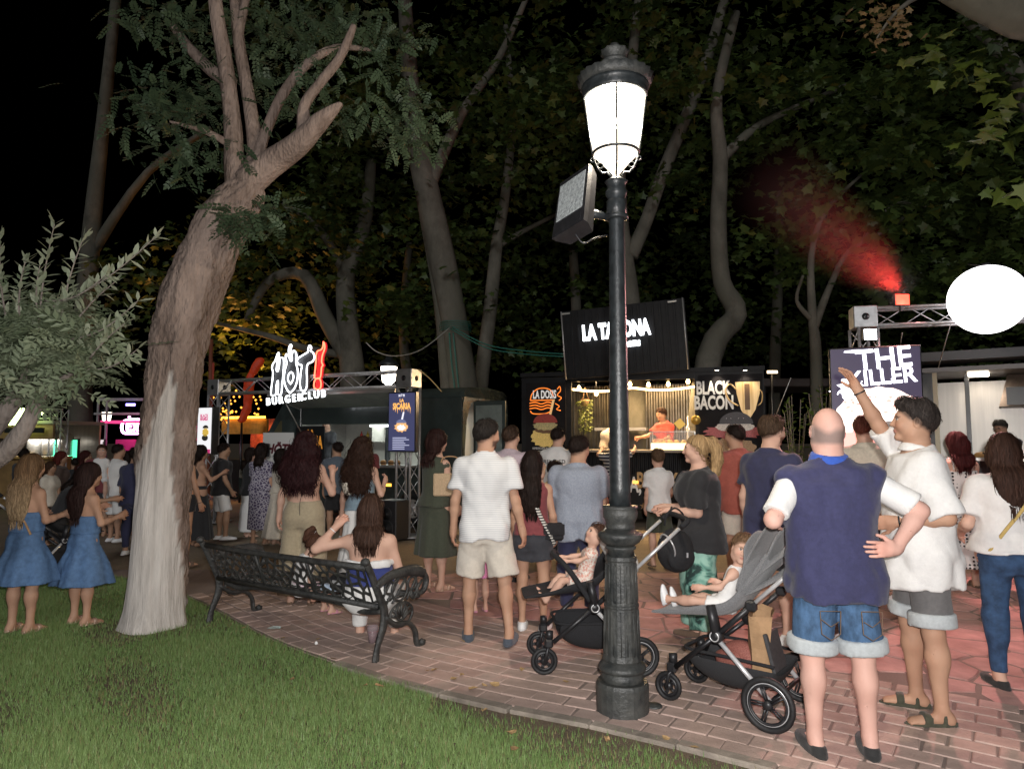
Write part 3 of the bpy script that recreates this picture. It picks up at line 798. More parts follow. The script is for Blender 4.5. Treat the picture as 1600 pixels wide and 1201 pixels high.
    if hair:
        kind, hcol = hair[0], hair[1]; hk = hair[2] if len(hair) > 2 else {}
        st = hk.get('n', {0: 1300, 1: 850, 2: 300, 3: 100}[lod]); sk_ = {k_: a for k_, a in hk.items() if k_ in ('length', 'vol', 'seed', 'width')}
        HS = hair_shape(P, kind, **sk_)
        if 'fn' in hk: hk['fn'](P, HS)
        Dh, axh = HS.grid((.0085 if lod < 2 else hr) * max(.75, P.hs)); hv, hf = surfnets(Dh, axh)
        if len(hv):
            long_ = kind in ('long', 'curly', 'bob', 'pony', 'topbun')
            def infront(q):
                u = (q - P.HP) @ P.Rh / P.hs; return (u[:, 1] > .02 + .25 * np.clip(u[:, 2] - .15, 0, 1)) & (np.abs(u[:, 0]) < .072) & (u[:, 2] < (.178 if kind != 'kid' else .185)) & (u[:, 2] > -.1)
            cr = P.Hd((0, -.03, .24)); base = np.array(hcol)
            sv, sf, scol = strands(Dh, axh, hv, int(st * (1.0 if long_ else 1.3)), 7, 7 if long_ else 3, (.032 if long_ else .015) * P.hs, (.0028 if lod < 2 else .006) * P.hs, hk.get('curl', .9 if kind == 'curly' else (.14 if long_ else .7)), base, cr, .45, .0015 if long_ else .0035, infront)
            if 'tips' in hk:
                tt = np.array(hk['tips'])
                def tint(c, vv):
                    w = np.clip((P.top - .16 - vv[:, 2:]) / .28, 0, 1); return c * (1 - w) + c / (base + 1e-6) * tt * w
                scol = tint(scol, sv); hcv = tint(np.tile(base * .8, (len(hv), 1)), hv)
            else: hcv = np.tile(base * .8, (len(hv), 1))
            link('hair', mesh_np('hair', np.concatenate([hv, sv]), np.concatenate([hf, sf + len(hv)]), True, np.concatenate([hcv, scol])), HAIR_M, root, False)
    if extra: extra(P, root)
    _STATS[0] += time.time() - t0; _STATS[1] += 1
    return root, P
def lbuild(mb, name, m, root): return mb.build(name, m, root, False)

# ------------------------------------------------------------------ ground, paving, lawn
random.seed(11)
def ground_mat(name, a, b, c, sc=1.2, bump=.3, rough=.9):
    m, nt, bs = newmat(name); tc = node(nt, 'ShaderNodeTexCoord')
    n1 = node(nt, 'ShaderNodeTexNoise', i_Scale=sc, i_Detail=6.0, i_Roughness=.65); n2 = node(nt, 'ShaderNodeTexNoise', i_Scale=sc * 45, i_Detail=4.0)
    lnk(nt, tc.outputs['Object'], n1.inputs['Vector']); lnk(nt, tc.outputs['Object'], n2.inputs['Vector'])
    cr = node(nt, 'ShaderNodeValToRGB'); e = cr.color_ramp.elements; e[0].position, e[1].position = .3, .7; e[0].color, e[1].color = c4(a), c4(b)
    lnk(nt, n1.outputs['Fac'], cr.inputs[0])
    mx = node(nt, 'ShaderNodeMixRGB', blend_type='MIX'); mx.inputs[2].default_value = c4(c)
    cr2 = node(nt, 'ShaderNodeValToRGB'); cr2.color_ramp.elements[0].position, cr2.color_ramp.elements[1].position = .52, .75
    lnk(nt, n2.outputs['Fac'], cr2.inputs[0]); lnk(nt, cr2.outputs[0], mx.inputs[0]); lnk(nt, cr.outputs[0], mx.inputs[1]); lnk(nt, mx.outputs[0], bs.inputs['Base Color'])
    bs.inputs['Roughness'].default_value = rough
    bp = node(nt, 'ShaderNodeBump', i_Strength=bump, i_Distance=.02); lnk(nt, n2.outputs['Fac'], bp.inputs['Height']); lnk(nt, bp.outputs[0], bs.inputs['Normal'])
    return m
def sheet(name, pts, z, m, kind='structure'):
    me = bpy.data.meshes.new(name); me.from_pydata([(x, y, z) for x, y in pts], [], [list(range(len(pts)))]); me.update()
    return tag(link(name, me, m), kind=kind)
sheet('ground', [(-200, -60), (200, -60), (200, 260), (-200, 260)], -.03, ground_mat('m_sand', (.17, .13, .09), (.26, .20, .135), (.32, .25, .17), 1.1))
EDGE = [(4.2, 1.35), (3.0, 2.25), (1.57, 3.30), (.55, 3.96), (-.2, 4.34), (-1.05, 4.90), (-1.9, 5.62), (-2.7, 6.5), (-3.6, 7.4), (-5.0, 8.4), (-8.0, 9.9), (-13, 11.5)]
EC = [Vector((p.x, p.y)) for p in catmull([(x, y, 0) for x, y in EDGE], 6)]
PAVE_M = ground_mat('m_mortar', (.20, .152, .13), (.235, .18, .155), (.27, .205, .175), 3.0)
PATH_Y = 8.6
pave = sheet('pavement', [(p.x, p.y) for p in EC if p.x > -5.2] + [(-5.2, PATH_Y), (-1.6, PATH_Y), (2.0, PATH_Y - .1), (7.5, PATH_Y - .3), (7.5, .5), (4.6, .9)], -.0045, PAVE_M)
lawn = sheet('lawn', [(p.x, p.y) for p in EC] + [(-16, 11), (-16, -3), (4.2, -3)], -.012, ground_mat('m_soil', (.085, .062, .042), (.15, .105, .07), (.2, .15, .1), 2.4, .6))
# kerb: butted concrete lengths along the lawn edge
kerb_m = mat('m_kerb', (.30, .255, .21), .9, var=.22, scale=7, bump=.35, bscale=90, stain=.4)
kerb = tag(empty('kerb'), kind='structure')
cum = [0.0]
for a, b in zip(EC, EC[1:]): cum.append(cum[-1] + (b - a).length)
def edge_at(s):
    s = max(0.0, min(s, cum[-1] - 1e-4)); i = next(k for k in range(len(cum) - 1) if cum[k + 1] > s)
    t = (s - cum[i]) / (cum[i + 1] - cum[i]); d = (EC[i + 1] - EC[i]).normalized()
    return EC[i].lerp(EC[i + 1], t), d, Vector((d.y, -d.x))         # outward = towards the paving
s_ = .6
while s_ < 6.3:
    L = .5; p, d, o = edge_at(s_ + L / 2); b = MB(); b.box((0, 0, 0), (L - .006, .085, .12), bev=.008)
    k = b.build('kerb_stone', kerb_m, kerb); k.location = (p.x - o.x * .02, p.y - o.y * .02, -.047 + random.uniform(-.004, .004)); k.rotation_euler = (random.uniform(-.01, .01), 0, math.atan2(d.y, d.x) + random.uniform(-.012, .012)); s_ += L
# stamped setts along the lawn, then irregular flags
sett_m = [mat('m_sett%d' % i, c, .82, var=.12, scale=9, bump=.3, bscale=70, stain=.26) for i, c in enumerate(((.43, .315, .268), (.46, .335, .285), (.41, .305, .26), (.48, .35, .30)))]
sett_me = []
for i in range(6):
    b = MB(); w, h = .205 + random.uniform(-.005, .004), .142 + random.uniform(-.004, .003)
    b.box((0, 0, 0), (w, h, .034), bev=.006); me = b.mesh('sett'); me.materials.append(sett_m[i % 4]); sett_me.append(me)
setts = []
for r_ in range(11):
    t = .075 + r_ * .148; s_ = .4 + (r_ % 2) * .105
    while s_ < 9.6:
        p, d, o = edge_at(s_); c = p + o * (t + .02)
        setts.append((c.x, c.y, math.atan2(d.y, d.x))); s_ += .212 * (1 + .0)
setts = [q for q in setts if q[1] < 8.2 and q[0] > -4.8 and q[0] / max(q[1], .5) < 1.35]
setts.sort(key=lambda q: q[0] ** 2 + q[1] ** 2 + 99 * (abs(q[0] / max(q[1], .5)) > .80))
LAMP = (gp(973, 1108).x, gp(973, 1108).y)
_far = MB()
for i, (x, y, a) in enumerate(setts):
    if (x - LAMP[0]) ** 2 + (y - LAMP[1]) ** 2 < .10 ** 2: continue
    zj = -.0155 + random.uniform(-.0015, .0015); an = a + random.uniform(-.03, .03)
    if i < 300:
        o = link('sett', sett_me[random.randrange(6)], None, pave); o.location = (x, y, zj); o.rotation_euler = (random.uniform(-.012, .012), random.uniform(-.012, .012), an)
    else: _far.box((0, 0, 0), (.2, .138, .034), Matrix.Translation((x, y, zj)) @ Matrix.Rotation(an, 4, 'Z'), .01)
tag(_far.build('sett_field', sett_m[1], pave), kind='stuff')
# flags: voronoi cells of a jittered grid
flag_m = [mat('m_flag%d' % i, c, .75, var=.12, scale=6, bump=.28, bscale=45, stain=.35) for i, c in enumerate(((.52, .30, .265), (.56, .32, .285), (.49, .28, .25)))]
seeds = []
for i in range(-6, 20):
    for j in range(0, 16):
        seeds.append(Vector((i * .36 + (j % 2) * .18 + random.uniform(-.13, .13), 3.2 + j * .36 + random.uniform(-.13, .13))))
def clip(poly, n, c):
    out = []
    for a, b in zip(poly, poly[1:] + poly[:1]):
        da, db = a.dot(n) - c, b.dot(n) - c
        if da <= 0: out.append(a)
        if (da < 0) != (db < 0) and abs(da - db) > 1e-9: out.append(a.lerp(b, da / (da - db)))
    return out
def edge_side(p):
    best = min(range(len(EC)), key=lambda k: (EC[k] - p).length_squared); k = min(max(best, 0), len(EC) - 2); d = (EC[k + 1] - EC[k]).normalized()
    return (p - EC[k]).dot(Vector((d.y, -d.x)))
flags = []; nf = 0; _ff = MB()
for s0 in sorted(seeds, key=lambda q: q.length + 99 * (abs(q.x / q.y) > .8)):
    if edge_side(s0) < 1.72 or s0.y > PATH_Y - .25 or s0.x < -1.9 or abs(s0.x / s0.y) > 1.3: continue
    poly = [s0 + Vector(q) for q in ((-.5, -.5), (.5, -.5), (.5, .5), (-.5, .5))]
    for q in seeds:
        if q is s0 or (q - s0).length > 1.0: continue
        n = (q - s0).normalized(); poly = clip(poly, n, (q + s0).dot(n) / 2 - .011)
        if len(poly) < 3: break
    if len(poly) < 3: continue
    # uneven broken edges
    pts = []
    for a, b in zip(poly, poly[1:] + poly[:1]):
        pts.append(a)
        if (b - a).length > .14: pts.append(a.lerp(b, random.uniform(.35, .65)) + Vector((random.uniform(-.012, .012), random.uniform(-.012, .012))))
    cen = sum(pts, Vector((0, 0))) / len(pts); n = len(pts); zt = random.uniform(-.002, .003)
    vs = [(p.x - cen.x, p.y - cen.y, -.02) for p in pts] + [(p.x - cen.x, p.y - cen.y, zt - .008) for p in pts] + [((p.x - cen.x) * .95, (p.y - cen.y) * .95, zt) for p in pts]
    fs = [[k, (k + 1) % n, (k + 1) % n + n, k + n] for k in range(n)] + [[k + n, (k + 1) % n + n, (k + 1) % n + 2 * n, k + 2 * n] for k in range(n)] + [[k + 2 * n for k in range(n)]]
    if nf < 300:
        me = bpy.data.meshes.new('flagstone'); me.from_pydata(vs, [], fs); me.update(); o = link('flagstone', me, random.choice(flag_m), pave); o.location = (cen.x, cen.y, 0)
    else: _ff.add([(v_[0] + cen.x, v_[1] + cen.y, v_[2]) for v_ in vs], fs)
    nf += 1
if _ff.v: tag(_ff.build('flagstone_field', flag_m[0], pave), kind='stuff')
# grass blades
rg = np.random.RandomState(5)
def in_lawn(x, y):
    ex = np.array([p.x for p in EC])[::-1]; ey = np.array([p.y for p in EC])[::-1]
    return np.interp(x, ex, ey) - y
TREE1 = gp(238, 975)
N = 1000000
x = rg.uniform(-7.2, 2.6, N); y = rg.uniform(2.5, 8.2, N) if False else 2.5 + 6.2 * rg.uniform(0, 1, N) ** 1.5
dl = in_lawn(x, y); ang = np.abs(x / y)
ptch = np.sin(x * 2.3 + 1.2 * np.sin(y * 1.7)) * np.sin(y * 2.9 + x) + .5 * np.sin(x * 6.1 + y * 4.3)
bare = np.clip((dl - .10) / .34, 0.03, 1) * (1 - .75 * np.exp(-((x - TREE1.x) ** 2 + (y - TREE1.y) ** 2) / .35 ** 2))
left = x < -.5; bare = np.where(left, np.clip(dl / .16 + .25, 0, 1) * (1 - .8 * np.exp(-((x - TREE1.x) ** 2 + (y - TREE1.y) ** 2) / .46 ** 2)), bare)
bare = bare * np.clip(.88 + .35 * ptch, .35, 1) * (1 - .85 * np.exp(-((x + 3.2) ** 2 / .5 ** 2 + (y - 4.0) ** 2 / .5 ** 2)))
keep = (dl > .02) & (ang < .80) & (rg.uniform(0, 1, N) < bare)
x, y, ptch = x[keep], y[keep], ptch[keep]; n = len(x)
h = rg.uniform(.012, .042, n) * (.85 + .3 * ptch.clip(-1, 1) + .35 * (np.sin(x * 17 + 2 * np.sin(y * 13)) * np.sin(y * 19 + x * 5) > .55)); w = rg.uniform(.0016, .0031, n); a = rg.uniform(0, 2 * PI, n); ln = rg.uniform(.1, .75, n) * h; la = rg.uniform(0, 2 * PI, n)
ux, uy = np.cos(a) * w, np.sin(a) * w
b0 = np.stack([x - ux, y - uy, np.full(n, -.014)], 1); b1 = np.stack([x + ux, y + uy, np.full(n, -.014)], 1)
tp = np.stack([x + np.cos(la) * ln, y + np.sin(la) * ln, h], 1)
v = np.stack([b0, b1, tp], 1).reshape(-1, 3); f = np.arange(3 * n).reshape(-1, 3)
g1 = np.array((.085, .160, .042)); g2 = np.array((.190, .265, .090)); g3 = np.array((.20, .17, .075))
mixv = rg.uniform(0, 1, (n, 1)) * .7 + .3 * (ptch[:, None] * .5 + .5).clip(0, 1); c = g1 * (1 - mixv) + g2 * mixv; dry = rg.uniform(0, 1, (n, 1)) < .07 + .10 * (ptch[:, None] < -.6); c = np.where(dry, g3, c)
grass = tag(link('grass', mesh_np('grass', v, f, False, np.repeat(c, 3, 0)), attr_mat('m_grass', .55, .35)), 'short green lawn grass with dry straw blades', 'grass', kind='stuff')
# fallen leaves and litter on the grass edge
for k in range(26):
    px, py = random.choice([(random.uniform(620, 900), random.uniform(1040, 1090)), (random.uniform(280, 760), random.uniform(985, 1080)), (random.uniform(700, 1250), random.uniform(1090, 1180))])
    p = gp(px, py); me = bpy.data.meshes.new('dry_leaf'); r_ = random.uniform(.018, .034); n_ = 7
    q = [(r_ * (1 + .4 * (i % 2)) * math.cos(2 * PI * i / n_), .6 * r_ * (1 + .4 * (i % 2)) * math.sin(2 * PI * i / n_), random.uniform(0, .012)) for i in range(n_)] + [(0, 0, .002)]
    me.from_pydata(q, [], [[i, (i + 1) % n_, n_] for i in range(n_)]); me.update()
    o = link('dry_leaf', me, mat('m_dry_leaf', (.34, .22, .10), .8, var=.3, scale=40)); o.location = (p.x, p.y, .012 if in_lawn(p.x, p.y) < 0 else .03); o.rotation_euler = (random.uniform(-.3, .3), random.uniform(-.3, .3), random.uniform(0, 6))
    tag(o, 'curled dry brown leaf lying at the lawn edge', 'leaf', 'dry leaves along the lawn edge')

# ------------------------------------------------------------------ trees
def bark_mat(name, a, b, c, sc=6.0, bump=.9, stretch=(1, 1, .35), pale=None):
    m, nt, bs = newmat(name); tc = node(nt, 'ShaderNodeTexCoord'); mp = node(nt, 'ShaderNodeMapping'); mp.inputs['Scale'].default_value = stretch
    lnk(nt, tc.outputs['Object'], mp.inputs['Vector'])
    n1 = node(nt, 'ShaderNodeTexNoise', i_Scale=sc, i_Detail=8.0, i_Roughness=.7); n2 = node(nt, 'ShaderNodeTexVoronoi', i_Scale=sc * 4.5); n3 = node(nt, 'ShaderNodeTexNoise', i_Scale=sc * .35, i_Detail=3.0)
    for n in (n1, n2, n3): lnk(nt, mp.outputs[0], n.inputs['Vector'])
    cr = node(nt, 'ShaderNodeValToRGB'); e = cr.color_ramp.elements; e[0].position, e[1].position = .34, .66; e[0].color, e[1].color = c4(a), c4(b)
    lnk(nt, n1.outputs['Fac'], cr.inputs[0])
    mx = node(nt, 'ShaderNodeMixRGB'); mx.inputs[2].default_value = c4(c); cr3 = node(nt, 'ShaderNodeValToRGB'); cr3.color_ramp.elements[0].position, cr3.color_ramp.elements[1].position = .5, .62
    lnk(nt, n3.outputs['Fac'], cr3.inputs[0]); lnk(nt, cr3.outputs[0], mx.inputs[0]); lnk(nt, cr.outputs[0], mx.inputs[1])
    out = mx.outputs[0]; hgt = n1.outputs['Fac']
    ad = node(nt, 'ShaderNodeMath', operation='ADD'); lnk(nt, n1.outputs['Fac'], ad.inputs[0]); ml = node(nt, 'ShaderNodeMath', operation='MULTIPLY', ); ml.inputs[1].default_value = .5
    lnk(nt, n2.outputs['Distance'], ml.inputs[0]); lnk(nt, ml.outputs[0], ad.inputs[1]); hgt = ad.outputs[0]
    if pale:                                                          # bark stripped from one face of the trunk: bare grey wood
        at_ = node(nt, 'ShaderNodeAttribute', attribute_name='Col'); n4 = node(nt, 'ShaderNodeTexNoise', i_Scale=2.6, i_Detail=6.0, i_Roughness=.7)
        mp4 = node(nt, 'ShaderNodeMapping'); mp4.inputs['Scale'].default_value = (7, 7, .6); lnk(nt, tc.outputs['Object'], mp4.inputs['Vector']); lnk(nt, mp4.outputs[0], n4.inputs['Vector'])
        cr4 = node(nt, 'ShaderNodeValToRGB'); e = cr4.color_ramp.elements; e[0].position, e[1].position = .3, .72; e[0].color, e[1].color = c4(pale[0]), c4(pale[1]); lnk(nt, n4.outputs['Fac'], cr4.inputs[0])
        m2 = node(nt, 'ShaderNodeMixRGB'); lnk(nt, at_.outputs['Fac'], m2.inputs[0]); lnk(nt, out, m2.inputs[1]); lnk(nt, cr4.outputs[0], m2.inputs[2]); out = m2.outputs[0]
        m3 = node(nt, 'ShaderNodeMixRGB'); lnk(nt, at_.outputs['Fac'], m3.inputs[0]); lnk(nt, hgt, m3.inputs[1]); lnk(nt, n4.outputs['Fac'], m3.inputs[2]); hgt = m3.outputs[0]
    lnk(nt, out, bs.inputs['Base Color']); bs.inputs['Roughness'].default_value = .92; bs.inputs['Specular IOR Level'].default_value = .2
    bp = node(nt, 'ShaderNodeBump', i_Strength=bump, i_Distance=.03); lnk(nt, hgt, bp.inputs['Height']); lnk(nt, bp.outputs[0], bs.inputs['Normal'])
    return m
BARK_ELM = bark_mat('m_bark_elm', (.145, .106, .087), (.28, .212, .176), (.31, .235, .195), 9, .9, pale=((.42, .385, .35), (.68, .635, .585)))
BARK_PLANE = bark_mat('m_bark_plane', (.075, .070, .056), (.165, .152, .124), (.108, .104, .082), 2.2, .2, (1, 1, .6))
BARK_OLIVE = bark_mat('m_bark_olive', (.17, .14, .12), (.30, .26, .23), (.24, .205, .18), 8, .8)

LEAF = {}
def fan(pts, fold=.0):
    v = [(0, .0, 0)] + [(x, y, fold * abs(x)) for x, y in pts]
    return np.array(v, float), np.array([[0, i, i + 1] for i in range(1, len(pts))], int)
LEAF['plane'] = fan([(.0, -.02), (.20, .06), (.52, .02), (.40, .28), (.62, .50), (.30, .52), (.16, .66), (0, 1.0), (-.16, .66), (-.30, .52), (-.62, .50), (-.40, .28), (-.52, .02), (-.20, .06), (0, -.02)], -.16)
def sprig(n, ll, lw, pair=True, tip=True, droop=.25, lift=.0):
    vs, fs = [], []
    for i in range(n):
        t = (i + 1) / (n + .4); y0 = t
        for sg in (-1, 1):
            a = R(58 - 18 * t); dx, dy = math.sin(a) * sg, math.cos(a); L = ll * (1 - .35 * abs(t - .5)); k = len(vs); z = -droop * y0 * y0
            px, py = -dy * sg * 1, dx * sg
            vs += [(0, y0, z), (dx * L * .45 + px * lw * sg, y0 + dy * L * .45 + py * lw * sg, z + lift), (dx * L, y0 + dy * L, z - .05 * L + lift), (dx * L * .45 - px * lw * sg, y0 + dy * L * .45 - py * lw * sg, z + lift)]
            fs += [[k, k + 1, k + 2], [k, k + 2, k + 3]]
    k = len(vs); vs += [(0, 1 - .02, -droop), (lw, 1 + ll * .5, -droop), (0, 1 + ll, -droop * 1.2), (-lw, 1 + ll * .5, -droop)]; fs += [[k, k + 1, k + 2], [k, k + 2, k + 3]]
    k = len(vs); vs += [(-.012, 0, 0), (.012, 0, 0), (.006, 1, -droop), (-.006, 1, -droop)]; fs += [[k, k + 1, k + 2], [k, k + 2, k + 3]]
    return np.array(vs, float), np.array(fs, int)
LEAF['pinnate'] = sprig(5, .30, .085)
LEAF['olive'] = sprig(4, .38, .075, droop=0, lift=.03)
def leafmat(name, tr=.25):
    m, nt, b = newmat(name); a = node(nt, 'ShaderNodeAttribute', attribute_name='Col'); lnk(nt, a.outputs['Color'], b.inputs['Base Color'])
    b.inputs['Roughness'].default_value = .5; b.inputs['Specular IOR Level'].default_value = .35
    t = node(nt, 'ShaderNodeBsdfTranslucent'); lnk(nt, a.outputs['Color'], t.inputs['Color']); mx = node(nt, 'ShaderNodeMixShader'); mx.inputs[0].default_value = tr
    lnk(nt, b.outputs[0], mx.inputs[1]); lnk(nt, t.outputs[0], mx.inputs[2]); lnk(nt, mx.outputs[0], nt.nodes['Material Output'].inputs['Surface'])
    return m
LEAF_M = leafmat('m_leaf')
def foliage(name, kind, pos, size, parent, cols, seed=0, dirs=None, tilt=.9, svar=.35):
    """pos (n,3) leaf bases; random orientation biased to hang outward and down, colour mixed between cols per clump"""
    rg = np.random.RandomState(seed); tv, tf = LEAF[kind]; pos = np.asarray(pos, float); n = len(pos)
    d = rg.normal(0, 1, (n, 3)) if dirs is None else np.asarray(dirs) + rg.normal(0, .35, (n, 3))
    if dirs is None: d[:, 2] = d[:, 2] * .5 - .35
    d /= np.linalg.norm(d, axis=1, keepdims=True)
    up = np.stack([rg.normal(0, tilt * .6, n), rg.normal(-.35, tilt * .6, n), np.ones(n)], 1); xx = np.cross(d, up); xx /= np.linalg.norm(xx, axis=1, keepdims=True) + 1e-6; zz = np.cross(xx, d)
    s = size * rg.uniform(1 - svar, 1 + svar, n)[:, None, None]
    v = pos[:, None, :] + s * (tv[None, :, 0:1] * xx[:, None, :] + tv[None, :, 1:2] * d[:, None, :] + tv[None, :, 2:3] * zz[:, None, :])
    f = (tf[None] + (np.arange(n) * len(tv))[:, None, None]).reshape(-1, 3)
    m = rg.uniform(0, 1, (n, 1)); m = np.clip(m * .6 + .4 * (.5 + .5 * np.sin(pos[:, :1] * 1.7 + pos[:, 2:] * 2.1 + pos[:, 1:2])), 0, 1)
    c = np.array(cols[0]) * (1 - m) + np.array(cols[1]) * m
    if len(cols) > 2: c = np.where(rg.uniform(0, 1, (n, 1)) < .012, np.array(cols[2]), c)
    return link(name, mesh_np(name, v.reshape(-1, 3), f, False, np.repeat(c, len(tv), 0)), LEAF_M, parent)
def clumps(rg, cen, rad, n, per, r0=.5):
    """leaf bases gathered in clumps spread through an ellipsoid, gaps between them"""
    out = []
    cen = np.array(cen); rad = np.array(rad)
    for _ in range(n):
        u = rg.normal(0, 1, 3); u /= np.linalg.norm(u); c = cen + u * rad * rg.uniform(.25, 1) ** .5; r_ = r0 * rg.uniform(.5, 1.4)
        q = rg.normal(0, 1, (int(per * rg.uniform(.5, 1.4)), 3)) * np.array((r_, r_, r_ * .42)) * .62; q[:, 2] -= .25 * np.linalg.norm(q[:, :2], axis=1) ** 2 / r_
        out.append(c + q)
    return np.concatenate(out)
def limb(name, pts, rads, m, parent, n=12, k=5, wob=.06, seed=0):
    P = catmull(pts, k); rr = lerp_list(rads, len(P)); b = MB(); random.seed(seed + 3); b.tube(P, rr, n, wob=wob, seed=seed)
    return b.build(name, m, parent), P
def pt(px, py, Y): return at(px, py, Y)

# --- the leaning tree on the lawn: one trunk with a bare pale face, two main forks
T1Y = TREE1.y
t1 = empty('leaning_tree', (TREE1.x, TREE1.y, 0), 0, 'leaning tree with pale stripped trunk at the edge of the lawn', 'tree')
def trunk1():
    # px, py, radius px
    ax_ = [(236, 1004, 47), (237, 985, 44), (240, 950, 40), (243, 900, 38), (248, 830, 37), (253, 760, 37), (258, 700, 38), (263, 640, 36), (267, 580, 37), (272, 535, 39), (280, 490, 41), (295, 440, 41), (314, 390, 39), (334, 345, 38), (355, 312, 35), (376, 286, 27), (386, 274, 17)]
    P = catmull([(*at(a, b, T1Y + .0),) for a, b, r_ in ax_], 9); rr = lerp_list([r_ * T1Y / FPX for a, b, r_ in ax_], len(P)); n = 72
    P = [p + Vector((0, .18 * min(1, max(0, (p.z - .9) / 3)), 0)) for p in P]
    vs, cs, fs = [], [], []
    rgn = random.Random(4)
    for i, p in enumerate(P):
        d = (P[min(i + 1, len(P) - 1)] - P[max(i - 1, 0)]).normalized(); u = Vector((1, 0, 0)); u = (u - d * u.dot(d)).normalized(); w = d.cross(u)
        for k in range(n):
            t = 2 * PI * k / n                                       # t = -pi/2 faces the camera (w points away)
            lump = .055 * math.sin(3 * t + p.z * 1.7) + .035 * math.sin(5 * t - p.z * 3.1 + 1) + .022 * math.sin(9 * t + p.z * 5) + .02 * math.sin(14 * t + 2 * math.sin(p.z * 4))
            # pale face: left of a slanting edge, below about 2.3 m
            td = math.degrees(t) % 360; zt = float(np.interp(td, (0, 20, 90, 150, 180, 210, 240, 262, 285, 298, 310, 330, 360), (.5, .2, .2, .9, 1.2, 1.3, 1.5, 1.85, 2.18, 2.15, 1.35, .95, .5))) + .05 * math.sin(t * 23) + .03 * math.sin(t * 41 + 1) + rgn.uniform(-.02, .02)
            s = max(0.0, min(1.0, (zt - p.z) / .045))
            bark = (1 - s) * (.03 + .10 * abs(math.sin(11 * t + 3 * math.sin(p.z * 6))) * abs(math.sin(p.z * 9 + 2 * t)) - .05 * (abs(math.sin(8.5 * t + 1.5 * math.sin(p.z * 4))) < .18) + rgn.uniform(-.026, .026))
            flare = .17 * math.exp(-p.z * 8) * (1 + .4 * math.sin(4 * t + 1))
            r_ = rr[i] * (1 + lump * (1 - .5 * s) + bark + flare * .6 + s * (.012 * math.sin(18 * t)))
            vs.append(p + u * math.cos(t) * r_ + w * math.sin(t) * r_); cs.append(s)
    for i in range(len(P) - 1):
        for k in range(n):
            a, b = i * n + k, i * n + (k + 1) % n; fs.append([a, b, b + n, a + n])
    v = np.array([tuple(q) for q in vs]); c = np.repeat(np.array(cs)[:, None], 3, 1)
    link('trunk', mesh_np('trunk', v, np.array(fs), True, c), BARK_ELM, t1)
    return P
trunk1()
YB = T1Y + .18
LIMBS1 = [
 ([(372, 300, YB), (366, 250, YB + .02), (362, 180, YB + .05), (352, 100, YB + .05), (340, 30, YB), (330, -60, YB)], (.115, .092, .078, .072, .066, .060)),
 ([(378, 296, YB), (398, 240, YB + .1), (388, 150, YB + .2), (372, 60, YB + .2), (365, -40, YB + .25)], (.10, .075, .062, .056, .05)),
 ([(372, 60, YB + .2), (383, 0, YB + .2), (390, -60, YB + .2)], (.045, .04, .035)),
 ([(385, 290, YB), (430, 250, YB - .05), (470, 222, YB - .15), (500, 190, YB - .2), (528, 166, YB - .22), (532, 162, YB - .22)], (.14, .125, .105, .085, .035, .018)),
 ([(475, 205, YB - .12), (476, 165, YB - .12), (500, 130, YB - .1), (528, 95, YB - .1), (545, 60, YB - .1), (553, 40, YB - .1)], (.075, .05, .045, .042, .038, .028)),
 ([(400, 262, YB), (412, 215, YB + .1), (440, 150, YB + .2), (480, 100, YB + .3), (525, 75, YB + .3), (580, 78, YB + .35)], (.06, .05, .048, .044, .036, .015)),
 ([(362, 130, YB + .1), (330, 110, YB + .2), (300, 80, YB + .3), (270, 40, YB + .4)], (.065, .06, .05, .04)),
 ([(352, 222, YB), (320, 205, YB - .1), (265, 190, YB - .2)], (.035, .028, .01)),
]
for i, (q, rad) in enumerate(LIMBS1): limb('limb', [pt(*a) for a in q], rad, BARK_ELM, t1, 14, 5, .07, i)
rg1 = np.random.RandomState(21)
CL1 = [(255, 175, 95, 60, -.2, 130), (300, 250, 60, 40, -.2, 90), (235, 150, 60, 40, .1, 60), (300, 150, 70, 50, 0, 80), (385, 345, 42, 30, -.45, 80), (350, 330, 20, 25, -.45, 20), (420, 340, 22, 25, -.5, 22), (600, 60, 60, 60, .3, 110), (640, 170, 55, 55, .35, 90), (560, 180, 70, 40, .3, 70), (640, 215, 50, 30, .35, 50), (450, 60, 90, 60, .4, 130), (470, 150, 60, 50, .5, 80), (420, 20, 120, 40, .3, 120), (260, 20, 100, 30, .2, 110), (320, 60, 60, 50, .4, 70), (530, 30, 70, 40, .3, 80), (440, 330, 12, 30, -.5, 14), (500, 110, 40, 40, .35, 40), (410, 120, 50, 50, .5, 50)]
pos = []
for px, py, rx, ry, dy, cnt in CL1:
    m = int(cnt * 1.05); a = rg1.normal(0, .5, (m, 3))
    for q in a: pos.append(tuple(pt(px + q[0] * rx, py + q[1] * ry, YB + dy + q[2] * .30)))
foliage('crown', 'pinnate', pos, .15, t1, ((.045, .075, .040), (.090, .130, .068), (.13, .13, .05)), 3)

